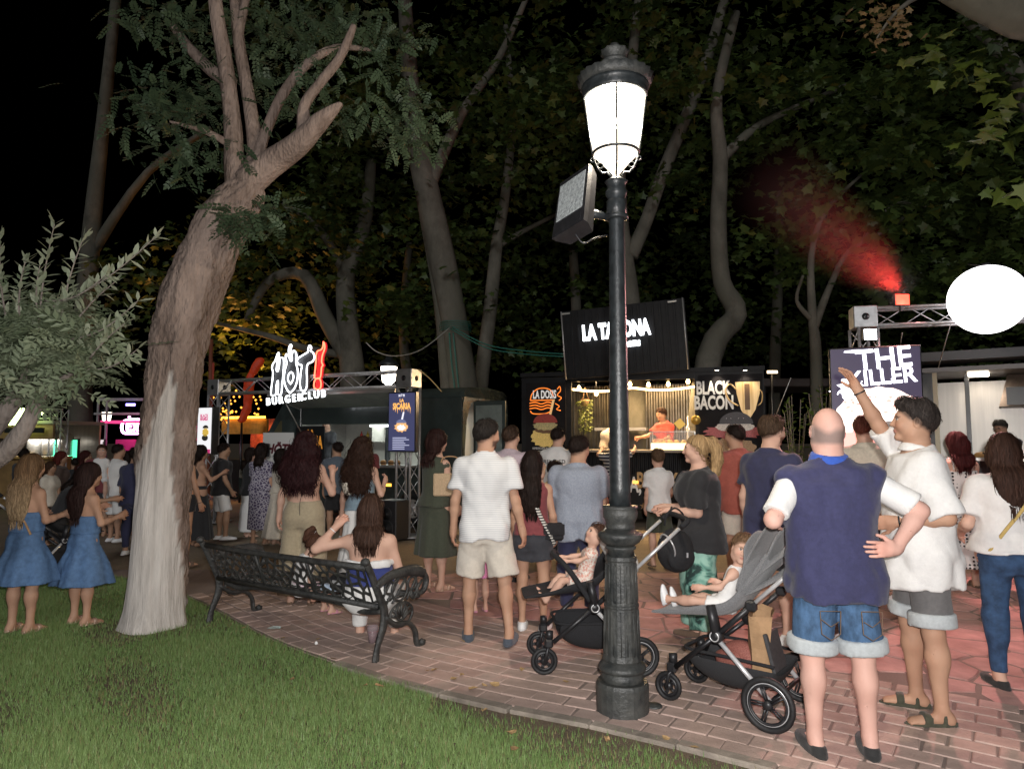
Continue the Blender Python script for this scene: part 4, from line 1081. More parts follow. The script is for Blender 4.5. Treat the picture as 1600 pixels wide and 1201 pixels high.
# --- the olive at the left edge
olv_b = Vector((-5.15, 5.05, 0))
t2 = empty('olive_tree', tuple(olv_b), 0, 'small silvery olive tree with upright shoots at the left edge', 'tree')
YO = 5.0
for i, (q, rad) in enumerate([
 ([(-260, 1000, YO), (-150, 850, YO), (-50, 745, YO), (10, 705, YO), (45, 655, YO), (62, 615, YO + .05), (75, 570, YO + .05)], (.13, .10, .085, .07, .055, .045, .03)),
 ([(-150, 850, YO), (-70, 740, YO + .1), (-5, 660, YO + .1), (30, 615, YO + .1), (50, 570, YO + .1)], (.10, .085, .066, .055, .03)),
 ([(-50, 745, YO), (-70, 640, YO + .2), (-60, 560, YO + .2)], (.07, .05, .03)),
 ([(62, 615, YO), (100, 590, YO - .1), (140, 565, YO - .15)], (.03, .02, .01))]): limb('limb', [pt(*a) for a in q], rad, BARK_OLIVE, t2, 12, 5, .08, i + 20)
rg2 = np.random.RandomState(8); pos, dirs, pos2 = [], [], []
for px, py, rx, ry, cnt in ((20, 545, 120, 60, 300), (75, 530, 80, 60, 230), (-60, 520, 110, 90, 240), (30, 500, 80, 45, 150), (100, 560, 60, 35, 90), (50, 600, 80, 18, 60)):
    for q in rg2.normal(0, .55, (int(cnt * .85), 3)): pos.append(tuple(pt(px + q[0] * rx, py + q[1] * ry, YO + q[2] * .45)))
foliage('crown', 'olive', pos, .18, t2, ((.12, .16, .09), (.30, .34, .23)), 5)
# long upright shoots
SH = [((60, 520), (85, 350), YO - .2), ((95, 500), (130, 372), YO - .15), ((80, 480), (243, 370), YO - .25), ((10, 500), (0, 375), YO - .1), ((30, 500), (40, 405), YO - .2), ((110, 530), (215, 470), YO - .2), ((140, 560), (195, 505), YO - .2), ((130, 575), (215, 545), YO - .2), ((-20, 480), (-50, 360), YO), ((70, 470), (165, 430), YO - .3), ((60, 500), (62, 415), YO - .3), ((120, 500), (180, 440), YO - .2)]
pp, dd, twig = [], [], MB()
for (x0, y0), (x1, y1), Y in SH:
    a, b = pt(x0, y0, Y), pt(x1, y1, Y - .1); n_ = max(7, int((b - a).length / .036)); dv = (b - a).normalized(); bend = Vector((0, 0, .06)) if abs(x1 - x0) > 60 else Vector((.02, 0, 0))
    path = [a.lerp(b, i / n_) - bend * math.sin(PI * i / n_) for i in range(n_ + 1)]; twig.tube(path, lerp_list((.008, .003), len(path)), 5)
    for i, p in enumerate(path[1:]):
        for s_ in (-1, 1):
            side = dv.cross(Vector((rg2.normal(0, .6), -1, rg2.normal(0, .6)))).normalized() * s_
            pp.append(tuple(p)); dd.append(tuple(dv * .62 + side * .75))
    pp.append(tuple(path[-1])); dd.append(tuple(dv))
LEAF['oliveleaf'] = (np.array([(0, 0, 0), (.17, .4, .02), (.12, .75, .02), (0, 1, 0), (-.12, .75, .02), (-.17, .4, .02)], float), np.array([[0, 1, 2], [0, 2, 3], [0, 3, 4], [0, 4, 5]]))
twig.build('shoot_stem', BARK_OLIVE, t2)
tag(foliage('shoot_leaf', 'oliveleaf', pp, .092, t2, ((.24, .28, .19), (.40, .42, .30)), 6, dd, .5, .25), kind='stuff')

# --- plane trees behind the stalls
PLANES = [
 # name-label, Y, trunk polylines with px radius, crown blobs (px, py, rx m, ry m, n clumps)
 ('tall plane tree with two fused pale trunks wrapped in green cable', 15.0, [([(735, 840), (728, 640), (712, 520), (690, 400), (668, 300), (655, 240), (640, 120), (630, -40)], (24, 23, 21, 22, 20, 18, 14, 10)), ([(700, 640), (690, 500), (676, 400), (662, 320), (650, 255)], (10, 10, 11, 11, 9)), ([(668, 300), (720, 180), (780, 90), (830, -20)], (11, 8, 6, 4))],
  [(650, 60, 3.0, 2.2, 34), (560, 330, 1.8, 1.0, 20), (690, 450, 1.1, .5, 10), (760, 200, 2.2, 1.6, 24), (600, 200, 2.0, 1.4, 22), (480, 120, 2.2, 1.6, 18), (640, 480, 1.2, .5, 9)]),
 ('slim plane tree just right of the tall double trunk', 16.5, [([(744, 840), (750, 620), (766, 480), (776, 385), (790, 300), (800, 180), (790, 40)], (13, 12, 11, 10, 8, 6, 4)), ([(776, 385), (820, 360), (880, 330)], (6, 4, 3))],
  [(790, 100, 2.2, 2.0, 26), (860, 330, 1.6, .8, 14), (720, 330, 1.6, .9, 14), (860, 230, 1.8, 1.0, 20)]),
 ('pale forked plane tree rising behind the dark sign panel', 14.5, [([(990, 840), (992, 600), (985, 470), (972, 360), (968, 250), (984, 130), (1000, -20)], (20, 18, 15, 12, 10, 9, 7)), ([(985, 400), (1010, 345), (1040, 260), (1085, 150), (1115, 60), (1140, -30)], (13, 11, 11, 10, 9, 7))],
  [(900, 60, 2.2, 1.5, 30), (860, 180, 1.5, 1.1, 22), (1040, 60, 2.0, 1.4, 26), (1010, 190, 1.4, .9, 16), (930, 300, 1.0, .5, 8), (1100, 240, 1.4, .9, 16)]),
 ('plane tree with a sharp kink low in its mottled trunk', 13.5, [([(1085, 840), (1108, 560), (1150, 492), (1128, 440), (1122, 350), (1126, 250), (1120, 150), (1150, 20)], (22, 20, 17, 14, 13, 12, 9, 7)), ([(1126, 250), (1180, 200), (1250, 165), (1330, 130)], (9, 7, 5, 3))],
  [(1160, 60, 2.0, 1.6, 28), (1230, 180, 1.6, 1.0, 20), (1300, 80, 2.0, 1.4, 26), (1080, 300, .9, .5, 8)]),
 ('young multi-stemmed tree left of the lit screen', 12.5, [([(1278, 800), (1275, 560), (1270, 500), (1268, 400), (1290, 330), (1350, 270)], (10, 9, 7, 5, 4, 2)), ([(1273, 510), (1300, 440), (1330, 390), (1400, 350), (1450, 300)], (7, 5, 4, 3, 2)), ([(1270, 500), (1245, 470), (1255, 430)], (5, 3, 2)), ([(1340, 385), (1400, 318), (1470, 330)], (3, 2.4, 1.6))],
  [(1240, 380, 1.0, .7, 16), (1340, 290, 1.5, .9, 22), (1440, 260, 1.5, .8, 20), (1400, 380, 1.3, .8, 14), (1500, 330, 1.4, .8, 16)]),
 ('dark spreading tree behind the flaming neon sign', 17.0, [([(555, 840), (552, 600), (545, 520), (540, 430), (570, 350), (580, 250)], (22, 20, 17, 14, 11, 8)), ([(545, 560), (510, 500), (475, 430), (420, 440), (385, 500)], (15, 13, 11, 8, 5)), ([(540, 430), (515, 380), (480, 340), (440, 320)], (9, 7, 5, 4)), ([(545, 555), (480, 545), (420, 525), (340, 505)], (7, 6, 5, 3))],
  [(450, 420, 2.2, 1.2, 24), (380, 480, 1.6, .8, 16), (560, 330, 2.2, 1.2, 22), (330, 420, 1.6, 1.2, 14), (460, 330, 2.0, 1.0, 16), (610, 440, 1.6, 1.0, 14)]),
 ('dark tree in the upper right behind the white balloon', 12.0, [([(1700, 840), (1690, 500), (1640, 250), (1580, 100), (1500, 20)], (24, 22, 18, 14, 8))],
  [(1540, 180, 1.5, 1.0, 24), (1450, 110, 1.6, .9, 22), (1570, 350, 1.2, 1.0, 18), (1400, 180, 1.4, .9, 16), (1560, 60, 1.5, .8, 18), (1500, 430, 1.2, .6, 10)]),
 ('dark leafy tree filling the gap behind the raised sign panel', 19.0, [([(900, 840), (905, 620), (900, 470), (890, 300)], (10, 9, 8, 6))], [(900, 450, 2.6, 1.4, 26), (850, 540, 2.0, .9, 16), (1020, 420, 2.4, 1.5, 24), (830, 400, 2.0, 1.2, 16), (1060, 520, 2.0, 1.0, 16)]),
 ('dark leafy tree filling the gap left of the LED screen', 18.0, [([(1215, 840), (1210, 620), (1215, 470), (1220, 300)], (10, 9, 8, 6))], [(1200, 440, 2.4, 1.5, 26), (1250, 540, 2.0, .8, 14), (1330, 480, 2.4, 1.2, 20), (1440, 520, 2.4, 1.0, 18), (1560, 540, 2.2, .8, 16), (1480, 430, 2.2, 1.2, 16)]),
 ('dark leafy tree behind the burger van roof', 19.5, [([(690, 840), (640, 600), (630, 500), (640, 380)], (9, 8, 7, 5))], [(640, 520, 2.2, 1.0, 16), (800, 520, 2.0, 1.2, 16), (500, 560, 2.2, .8, 12), (740, 420, 2.4, 1.4, 18)]),
 ('dim leafy tree in the dark far left background', 21.0, [([(130, 840), (125, 600), (140, 400), (160, 200), (185, -40)], (18, 16, 14, 10, 7)), ([(140, 400), (230, 270), (330, 200)], (9, 6, 4))],
  [(260, 400, 3.0, 1.6, 16), (190, 480, 2.4, 1.0, 10), (300, 560, 2.0, .8, 10)]),
]
for ti, (lab, Y, trunks, blobs) in enumerate(PLANES):
    bx_, by_ = trunks[0][0][0]; base = at(trunks[0][0][0][0], 700, Y); tr = empty('plane_tree', (base.x, Y, 0), 0, lab, 'tree')
    for li, (pl, rad) in enumerate(trunks):
        pts = [pt(a, b, Y + (.0 if li == 0 else (.4 * (k / len(pl)) * (1 if li % 2 else -1)))) for k, (a, b) in enumerate(pl)]
        if li == 0: pts[0] = Vector((pts[0].x, pts[0].y, -.05))
        limb('trunk' if li == 0 else 'limb', pts, [r_ * Y / FPX for r_ in rad], BARK_PLANE, tr, 14 if li == 0 else 9, 4, .05, ti * 7 + li)
    rgp = np.random.RandomState(ti + 40); pos = []
    for px, py, rx, ry, nc in blobs:
        c = pt(px, py, Y + rgp.uniform(-.3, 1.6)); pos.append(clumps(rgp, tuple(c), (rx, rx * .8, ry), nc, 30, .62))
    foliage('crown', 'plane', np.concatenate(pos), .185, tr, ((.029, .050, .014), (.084, .124, .028), (.15, .14, .03)), ti)
# the big pale limb crossing the top right corner and its dry twig
t9 = empty('near_plane_tree', (8.6, 6.6, 0), 0, 'thick pale plane tree limb crossing the upper right corner', 'tree')
limb('limb', [Vector((8.6, 6.6, -.05)), Vector((8.3, 6.6, 2.5)), pt(1680, 70, 6.6), pt(1600, 25, 6.6), pt(1530, -5, 6.6), pt(1440, -60, 6.6)], (.34, .30, .24, .215, .20, .18), BARK_PLANE, t9, 16, 5, .05, 77)
limb('limb', [pt(1530, -5, 6.6), pt(1450, -10, 6.4), pt(1400, 20, 6.3), pt(1370, 60, 6.3)], (.05, .03, .018, .006), BARK_PLANE, t9, 8, 4, .05, 78)
rgp = np.random.RandomState(99); pos = [tuple(pt(1385 + rgp.normal(0, 22), 35 + rgp.normal(0, 20), 6.3 + rgp.normal(0, .15))) for _ in range(80)]
foliage('dry_leaves', 'plane', pos, .07, t9, ((.16, .11, .05), (.24, .17, .08)), 9)
pos = [tuple(pt(a + rgp.normal(0, 22), b + rgp.normal(0, 16), 6.6 + rgp.normal(0, .2))) for a, b in ((1510, 110), (1445, 85), (1560, 190), (1530, 200), (1590, 300), (1560, 130)) for _ in range(9)]
foliage('crown', 'plane', pos, .17, t9, ((.07, .11, .02), (.13, .17, .03)), 10)

# ------------------------------------------------------------------ street lamp
IRON = mat('m_iron', (.022, .026, .028), .38, var=.45, scale=14, bump=.18, bscale=40, spec=.55)
IRON_DUSTY = mat('m_iron_dusty', (.020, .023, .024), .45, col2=(.075, .076, .070), scale=9, bump=.35, bscale=55, detail=8)
LGLASS, _nt, _b = newmat('m_lamp_glass')                               # frosted glass round a real bulb
_e = node(_nt, 'ShaderNodeEmission'); _e.inputs[0].default_value, _e.inputs[1].default_value = (1.0, .85, .66, 1), 3.4
_t = node(_nt, 'ShaderNodeBsdfTransparent'); _m = node(_nt, 'ShaderNodeMixShader'); _m.inputs[0].default_value = .4
lnk(_nt, _e.outputs[0], _m.inputs[1]); lnk(_nt, _t.outputs[0], _m.inputs[2]); lnk(_nt, _m.outputs[0], _nt.nodes['Material Output'].inputs['Surface'])
def lz(py): return at(950, py, LAMP[1]).z
def street_lamp(loc, label, full=True):
    x, y = loc
    root = empty('street_lamp', (x, y, 0), 0, label, 'street lamp')
    def part(name, prof, m=IRON, n=32, fl=None, smooth=True): return MB().lathe(prof, n, (x, y, 0), smooth, None, fl).build(name, m, root)
    part('base_drum', [(.0, -.02), (.156, -.02), (.156, .15), (.150, .16), (.146, .172), (.10, .172)], IRON_DUSTY, 24, None, False)
    part('base_ring', [(.115, .172), (.128, .180), (.122, .215), (.112, .225), (.138, .235), (.142, .250), (.134, .268), (.118, .275), (.112, .285)], IRON_DUSTY, 40)
    # panelled lower shaft with raised mouldings
    part('lower_shaft', [(.112, .285), (.118, .30), (.112, .33), (.106, .45), (.102, .60), (.106, .605), (.106, .618), (.100, .622), (.096, .75), (.092, .87), (.098, .88), (.096, .90), (.084, .905)], IRON_DUSTY, 16, None, False)
    for k in range(8):
        a = 2 * PI * (k + .5) / 8
        for z0, z1, r0, r1 in ((.335, .585, .110, .1015), (.64, .855, .099, .092)):
            b = MB(); w = .018
            for u in (-1, 1):
                b.bar(Vector((x + r0 * math.cos(a + u * .22), y + r0 * math.sin(a + u * .22), z0)), Vector((x + r1 * math.cos(a + u * .20), y + r1 * math.sin(a + u * .20), z1)), .0035, 5)
            for z_, rr_ in ((z0, r0), (z1, r1)): b.bar(Vector((x + rr_ * math.cos(a - .22), y + rr_ * math.sin(a - .22), z_)), Vector((x + rr_ * math.cos(a + .22), y + rr_ * math.sin(a + .22), z_)), .0035, 5)
            b.build('panel_moulding', IRON_DUSTY, root)
    part('neck', [(.082, .905), (.080, .935), (.092, .945), (.092, .955), (.080, .962)], IRON_DUSTY)
    part('gadroon_collar', [(.082, .962), (.112, .985), (.128, 1.012), (.132, 1.03), (.120, 1.042), (.10, 1.046), (.084, 1.060)], IRON_DUSTY, 48, lambda j: .035 if 1 <= j <= 3 else 0)
    part('capital', [(.082, 1.058), (.090, 1.075), (.084, 1.09), (.088, 1.10), (.104, 1.135), (.106, 1.165), (.100, 1.178), (.108, 1.184), (.106, 1.198), (.066, 1.200)], IRON_DUSTY, 40)
    for k in range(10):
        a = 2 * PI * k / 10; M = Matrix.Translation((x + .099 * math.cos(a), y + .099 * math.sin(a), 1.145)) @ Matrix.Rotation(a + PI / 2, 4, 'Z') @ Matrix.Rotation(PI / 2, 4, 'X')
        MB().torus(.015, .0045, 14, 5, M).build('capital_scroll', IRON_DUSTY, root)
    zt = lz(300)
    part('shaft', [(.066, 1.195), (.064, 1.3), (.054, zt - .9), (.047, zt - .02), (.047, zt)], IRON, 32)
    part('shaft_cap', [(.047, zt - .16), (.062, zt - .155), (.062, zt - .06), (.050, zt - .05), (.066, zt - .02), (.070, zt), (.056, zt + .02), (.060, zt + .05), (.072, zt + .065), (.040, zt + .085), (.026, zt + .10)], IRON)
    zb, zr, zg = zt + .10, lz(240), lz(152)                          # lantern foot, lower ring, top of the glass
    part('glass', [(.018, zb + .01), (.05, zb + .05), (.138, zr - .005), (.140, zr), (.192, zg), (.10, zg + .01)], LGLASS, 40)
    lt = bpy.data.lights.new('lamp_bulb', 'POINT'); lt.energy, lt.color, lt.shadow_soft_size = 330, (1.0, .87, .70), .07; lb = bpy.data.objects.new('lamp_bulb', lt); COL.objects.link(lb); lb.parent = root; lb.location = (0, 0, (zr + zg) / 2)
    MB().torus(.144, .009, 40, 8, Matrix.Translation((x, y, zr))).build('lantern_ring', IRON, root)
    for k in range(4):
        a = R(-96) + PI / 2 * k; c_, s_ = math.cos(a), math.sin(a); b = MB()
        b.bar(Vector((x + .146 * c_, y + .146 * s_, zr)), Vector((x + .198 * c_, y + .198 * s_, zg)), .006, 6)
        b.tube([Vector((x + r_ * c_, y + r_ * s_, z_)) for r_, z_ in ((.03, zb), (.055, zb + .03), (.085, zb + .025), (.115, zb + .06), (.140, zr - .03), (.136, zr))], .0065, 6)
        b.torus(.018, .005, 14, 5, Matrix.Translation((x + .098 * c_, y + .098 * s_, zb + .075)) @ Matrix.Rotation(a, 4, 'Z') @ Matrix.Rotation(PI / 2, 4, 'X'))
        b.torus(.014, .005, 14, 5, Matrix.Translation((x + .145 * c_, y + .145 * s_, zr - .035)) @ Matrix.Rotation(a, 4, 'Z') @ Matrix.Rotation(PI / 2, 4, 'X'))
        b.build('lantern_rib', IRON, root)
    part('hood_band', [(.193, zg - .01), (.202, zg - .008), (.206, zg + .02), (.202, zg + .035), (.212, zg + .045), (.214, zg + .062), (.17, zg + .07)], IRON, 48)
    part('hood_brim', [(.20, zg + .062), (.222, zg + .075), (.242, zg + .12), (.232, zg + .125), (.20, zg + .12)], IRON_DUSTY, 48, lambda j: .03 if j in (1, 2, 3) else 0)
    part('hood_dome', [(.20, zg + .115), (.17, zg + .15), (.12, zg + .178), (.088, zg + .19), (.078, zg + .215), (.09, zg + .222), (.086, zg + .235), (.06, zg + .24)], IRON_DUSTY, 40)
    part('finial', [(.058, zg + .236), (.05, zg + .25), (.085, zg + .285), (.09, zg + .30), (.06, zg + .31), (.035, zg + .335), (.03, zg + .35), (.0, zg + .36)], IRON_DUSTY, 20, lambda j: .06 if j in (2, 3) else 0)
    return root, zt
lamp, LZT = street_lamp(LAMP, 'tall black cast iron street lamp with lit lantern beside the stroller')
# floodlight clamped to the lamp, switched off
fl_c = at(898, 318, LAMP[1] - .04)
fl = empty('floodlight', tuple(fl_c), 0, 'black rectangular floodlight clamped to the side of the lamp post', 'floodlight')
FM = Matrix.Translation(fl_c) @ Matrix.Rotation(R(-52), 4, 'Z') @ Matrix.Rotation(R(-10), 4, 'Y') @ Matrix.Rotation(R(-17), 4, 'X')   # local -y is the lens side
BLKPL = mat('m_black_plastic', (.018, .018, .02), .42, var=.3, scale=30, bump=.08, bscale=120)
b = MB()
prof = [(-.145, -.035), (.145, -.035), (.145, .0), (.10, .085), (-.10, .085), (-.145, .0)]
b.add([(px_, py_, -.215) for px_, py_ in prof] + [(px_ * .93, py_ * .9, .215) for px_, py_ in prof], [[5, 4, 3, 2, 1, 0], [6, 7, 8, 9, 10, 11]] + [[k, (k + 1) % 6, (k + 1) % 6 + 6, k + 6] for k in range(6)], False, FM)
b.build('housing', BLKPL, fl)
MB().box((0, -.037, .035), (.235, .006, .28), FM, .004).build('lens', mat('m_flood_lens', (.42, .45, .45), .15, var=.35, scale=55, bump=.5, bscale=70, spec=.6), fl)
MB().box((0, -.037, -.165), (.235, .005, .075), FM, .003).build('gear_cover', BLKPL, fl)
b = MB(); p0 = FM @ Vector((0, .07, -.06)); p1 = Vector((LAMP[0] - .05, LAMP[1], p0.z - .0))
b.tube([p0, p0.lerp(p1, .5) + Vector((0, 0, .02)), p1], (.028, .03, .022), 10); b.torus(.060, .016, 24, 8, Matrix.Translation((LAMP[0], LAMP[1], p1.z))); b.build('bracket', IRON, fl)
q0 = FM @ Vector((0, .03, -.21)); MB().tube(catmull([q0, q0 + Vector((.05, 0, -.06)), q0 + Vector((.12, 0, -.03)), p1 + Vector((-.01, -.02, -.12))], 5), .006, 6).build('cable', BLKPL, fl)

# ------------------------------------------------------------------ cast iron bench seen from behind
BL, BR_ = gp(335, 969), gp(594, 1031)
bdir = (BR_ - BL); blen = bdir.length; bang = math.atan2(bdir.y, bdir.x)
bench = empty('park_bench', tuple(BL), bang, 'ornate black cast iron park bench on the paving by the lawn', 'bench')
CAST = mat('m_cast_iron', (.016, .017, .018), .42, col2=(.060, .060, .056), scale=16, bump=.5, bscale=60, detail=8)
def lattice(w, h, nx, ny, seed, bar=.0085, th=.006):
    """irregular pierced panel in the xz plane"""
    g = random.Random(seed); sd = [Vector(((i + .5 + (j % 2) * .35) * w / nx + g.uniform(-.3, .3) * w / nx, (j + .5) * h / ny + g.uniform(-.28, .28) * h / ny)) for i in range(-1, nx + 1) for j in range(-1, ny + 1)]
    b = MB()
    for s0 in sd:
        if not (-.02 < s0.x < w + .02 and -.02 < s0.y < h + .02): continue
        poly = [Vector((0, 0)), Vector((w, 0)), Vector((w, h)), Vector((0, h))]
        for q in sd:
            if q is s0 or (q - s0).length > .5: continue
            n = (q - s0).normalized(); poly = clip(poly, n, (q + s0).dot(n) / 2)
            if len(poly) < 3: break
        if len(poly) < 3: continue
        c = sum(poly, Vector((0, 0))) / len(poly); n = len(poly); inn = []
        ex = []
        for a, d in zip(poly, poly[1:] + poly[:1]): ex += [a, a.lerp(d, .5)]
        n = len(ex)
        for k, p in enumerate(ex):
            v_ = c - p; inn.append(p + v_.normalized() * min(v_.length * .7, bar * (1.5 if k % 2 == 0 else 1.0)))
        vs = [(p.x, -th, p.y) for p in ex] + [(p.x, -th, p.y) for p in inn] + [(p.x, th, p.y) for p in ex] + [(p.x, th, p.y) for p in inn]
        fs = []
        for k in range(n):
            m = (k + 1) % n
            fs += [[k, m, m + n, k + n], [k + 2 * n, k + 3 * n, m + 3 * n, m + 2 * n], [k + n, m + n, m + 3 * n, k + 3 * n]]
        b.add(vs, fs)
    return b
BT = math.atan2(-.13, .30)
BM = Matrix.Translation((.06, .0, .375)) @ Matrix.Rotation(-BT * -1 if False else R(22), 4, 'X')
bl = blen - .12
for k in range(3):                                                   # three back panels side by side
    lattice(bl / 3 - .012, .285, 6, 4, 30 + k).build('back_panel', CAST, bench, False).matrix_local = BM @ Matrix.Translation((k * bl / 3 + .006, 0, .02))
def rail(name, pts, r_, flat=1.0): return MB().tube([Vector(p) for p in pts], r_, 10, flat=flat).build(name, CAST, bench, False)
def bm(x, z): return BM @ Vector((x, 0, z))
rail('top_rail', [bm(-.03, .325), bm(bl * .25, .318), bm(bl * .5, .315), bm(bl * .75, .318), bm(bl + .03, .325)], .024)
rail('back_rail', [bm(-.03, .0), bm(bl + .03, .0)], .021)
for k in (1, 2): rail('back_stile', [bm(k * bl / 3, 0), bm(k * bl / 3, .32)], .011)
SM_ = Matrix.Translation((.06, .05, .375)) @ Matrix.Rotation(R(-86), 4, 'X')
for k in range(3): lattice(bl / 3 - .012, .36, 6, 5, 40 + k, .0075).build('seat_panel', CAST, bench, False).matrix_local = SM_ @ Matrix.Translation((k * bl / 3 + .006, 0, 0))
rail('seat_rail', [(0, .42, .385), (blen * .5, .425, .39), (blen, .42, .385)], .022)
MB().tube(catmull([(.05, .06, .33), (.25, .06, .30), (.5, .06, .335), (blen * .5, .06, .345), (blen - .5, .06, .335), (blen - .25, .06, .30), (blen - .05, .06, .33)], 4), .014, 8, flat=1.6).build('apron', CAST, bench, False)
for x in (.0, blen):
    e = empty('end_frame', (x, 0, 0)); e.parent = bench
    b = MB()
    b.tube(catmull([(0, -.05, -.01), (0, -.03, .10), (0, .03, .24), (0, .03, .36), (0, -.03, .48), (0, -.10, .62), (0, -.155, .715)], 4), lerp_list((.034, .026, .036, .036, .030, .028, .030), 25), 10, flat=.62)
    b.build('rear_leg', CAST, e, False)
    MB().lathe([(0, -.035), (.028, -.02), (.036, .0), (.028, .02), (0, .032)], 14, (0, -.165, .725)).build('knob', CAST, e, False)
    b = MB()
    b.tube(catmull([(0, .03, .30), (0, .16, .22), (0, .30, .20), (0, .38, .12), (0, .40, .02), (0, .455, -.005), (0, .47, .02)], 4), lerp_list((.03, .028, .03, .026, .026, .03, .022), 25), 10, flat=.65)
    b.lathe([(0, -.03), (.03, -.015), (.032, .01), (0, .03)], 12, (0, .46, .02))
    b.build('front_leg', CAST, e, False)
    b = MB()
    b.tube(catmull([(0, -.06, .53), (0, .08, .585), (0, .24, .595), (0, .38, .585), (0, .47, .55)], 4), lerp_list((.024, .028, .032, .036, .03), 17), 12, flat=1.25)
    b.tube(catmull([(0, .47, .55), (0, .505, .49), (0, .48, .42), (0, .42, .40), (0, .39, .44), (0, .42, .475)], 4), lerp_list((.03, .028, .026, .022, .018, .014), 21), 10, flat=.8)
    b.build('armrest', CAST, e, False)
    b = MB()                                                          # pierced leaf scrolls between the arm and the seat
    for rr, yy, zz, s_ in ((.085, .20, .47, 1.0), (.05, .34, .49, 1.0), (.05, .09, .50, .9), (.125, .22, .28, .72), (.06, .22, .30, 1.0), (.035, .36, .41, 1)):
        b.torus(rr, .0105, 26, 6, Matrix.Translation((0, yy, zz)) @ Matrix.Diagonal((1, 1, s_, 1)) @ Matrix.Rotation(PI / 2, 4, 'Y'))
    for a in range(7):
        t = R(-75 + a * 25); b.bar(Vector((0, .22 + .02 * math.sin(t), .25 + .02 * math.cos(t))), Vector((0, .22 + .12 * math.sin(t), .27 + .09 * math.cos(t))), .011, 6)
    for y0, z0, y1, z1 in ((.05, .38, .20, .57), (.12, .38, .30, .58), (.28, .38, .41, .56), (.02, .44, .12, .57), (.36, .40, .46, .50)): b.bar(Vector((0, y0, z0)), Vector((0, y1, z1)), .010, 6)
    b.build('scroll_panel', CAST, e, False)

# ------------------------------------------------------------------ strollers
RUB = mat('m_rubber', (.012, .012, .013), .6, var=.4, scale=50, bump=.2, bscale=120)
ALU = mat('m_alu', (.60, .60, .61), .3, .35, var=.12, scale=30)
MELANGE = mat('m_grey_melange', (.17, .17, .175), .95, var=.28, scale=160, bump=.25, bscale=300, sheen=.3)
BLKFAB = mat('m_black_fabric', (.014, .014, .016), .9, var=.35, scale=120, bump=.25, bscale=250)
MESH_M = mat('m_basket_mesh', (.022, .022, .024), .8, var=.5, scale=260, bump=.3, bscale=300)
def wheel(root, c, r_, w, spokes=5, axis=0.0):
    M = Matrix.Translation(c) @ Matrix.Rotation(axis, 4, 'Z') @ Matrix.Rotation(PI / 2, 4, 'Y')
    e = empty('wheel', (0, 0, 0)); e.parent = root
    b = MB(); b.torus(r_ - w * .55, w * .55, 40, 10, M); b.build('tyre', RUB, e, False)
    b = MB(); b.torus(r_ - w * 1.22, w * .16, 36, 6, M); b.build('rim_line', ALU if r_ > .12 else BLKPL, e, False)
    b = MB(); b.torus(r_ - w * 1.45, w * .3, 36, 6, M)
    for k in range(spokes):
        a = 2 * PI * k / spokes + .3
        for da in (-.16, .16):
            b.tube([M @ Vector((.02 * math.cos(a + da * 2), .02 * math.sin(a + da * 2), 0)), M @ Vector(((r_ - w * 1.4) * math.cos(a + da * .5), (r_ - w * 1.4) * math.sin(a + da * .5), 0))], .006, 6)
    b.lathe([(0, -w * .6), (.024, -w * .6), (.024, w * .6), (0, w * .6)], 16, (0, 0, 0), True, M); b.build('rim', BLKPL, e, False)
    return e
def sew(name, rows, m, root, thick=.012):
    """cloth between rows of points (equal length), given thickness"""
    k = len(rows[0]); vs = [Vector(p) for r_ in rows for p in r_]; n = len(vs); fs = []
    for i in range(len(rows) - 1):
        for j in range(k - 1): fs.append([i * k + j, i * k + j + 1, (i + 1) * k + j + 1, (i + 1) * k + j])
    me = bpy.data.meshes.new(name); me.from_pydata([tuple(v_) for v_ in vs], [], fs); me.update()
    me.polygons.foreach_set('use_smooth', np.full(len(fs), True)); o = link(name, me, m, root, False)
    md = o.modifiers.new('s', 'SOLIDIFY'); md.thickness = thick; md.offset = 0
    md = o.modifiers.new('b', 'SUBSURF'); md.levels = md.render_levels = 2
    return o
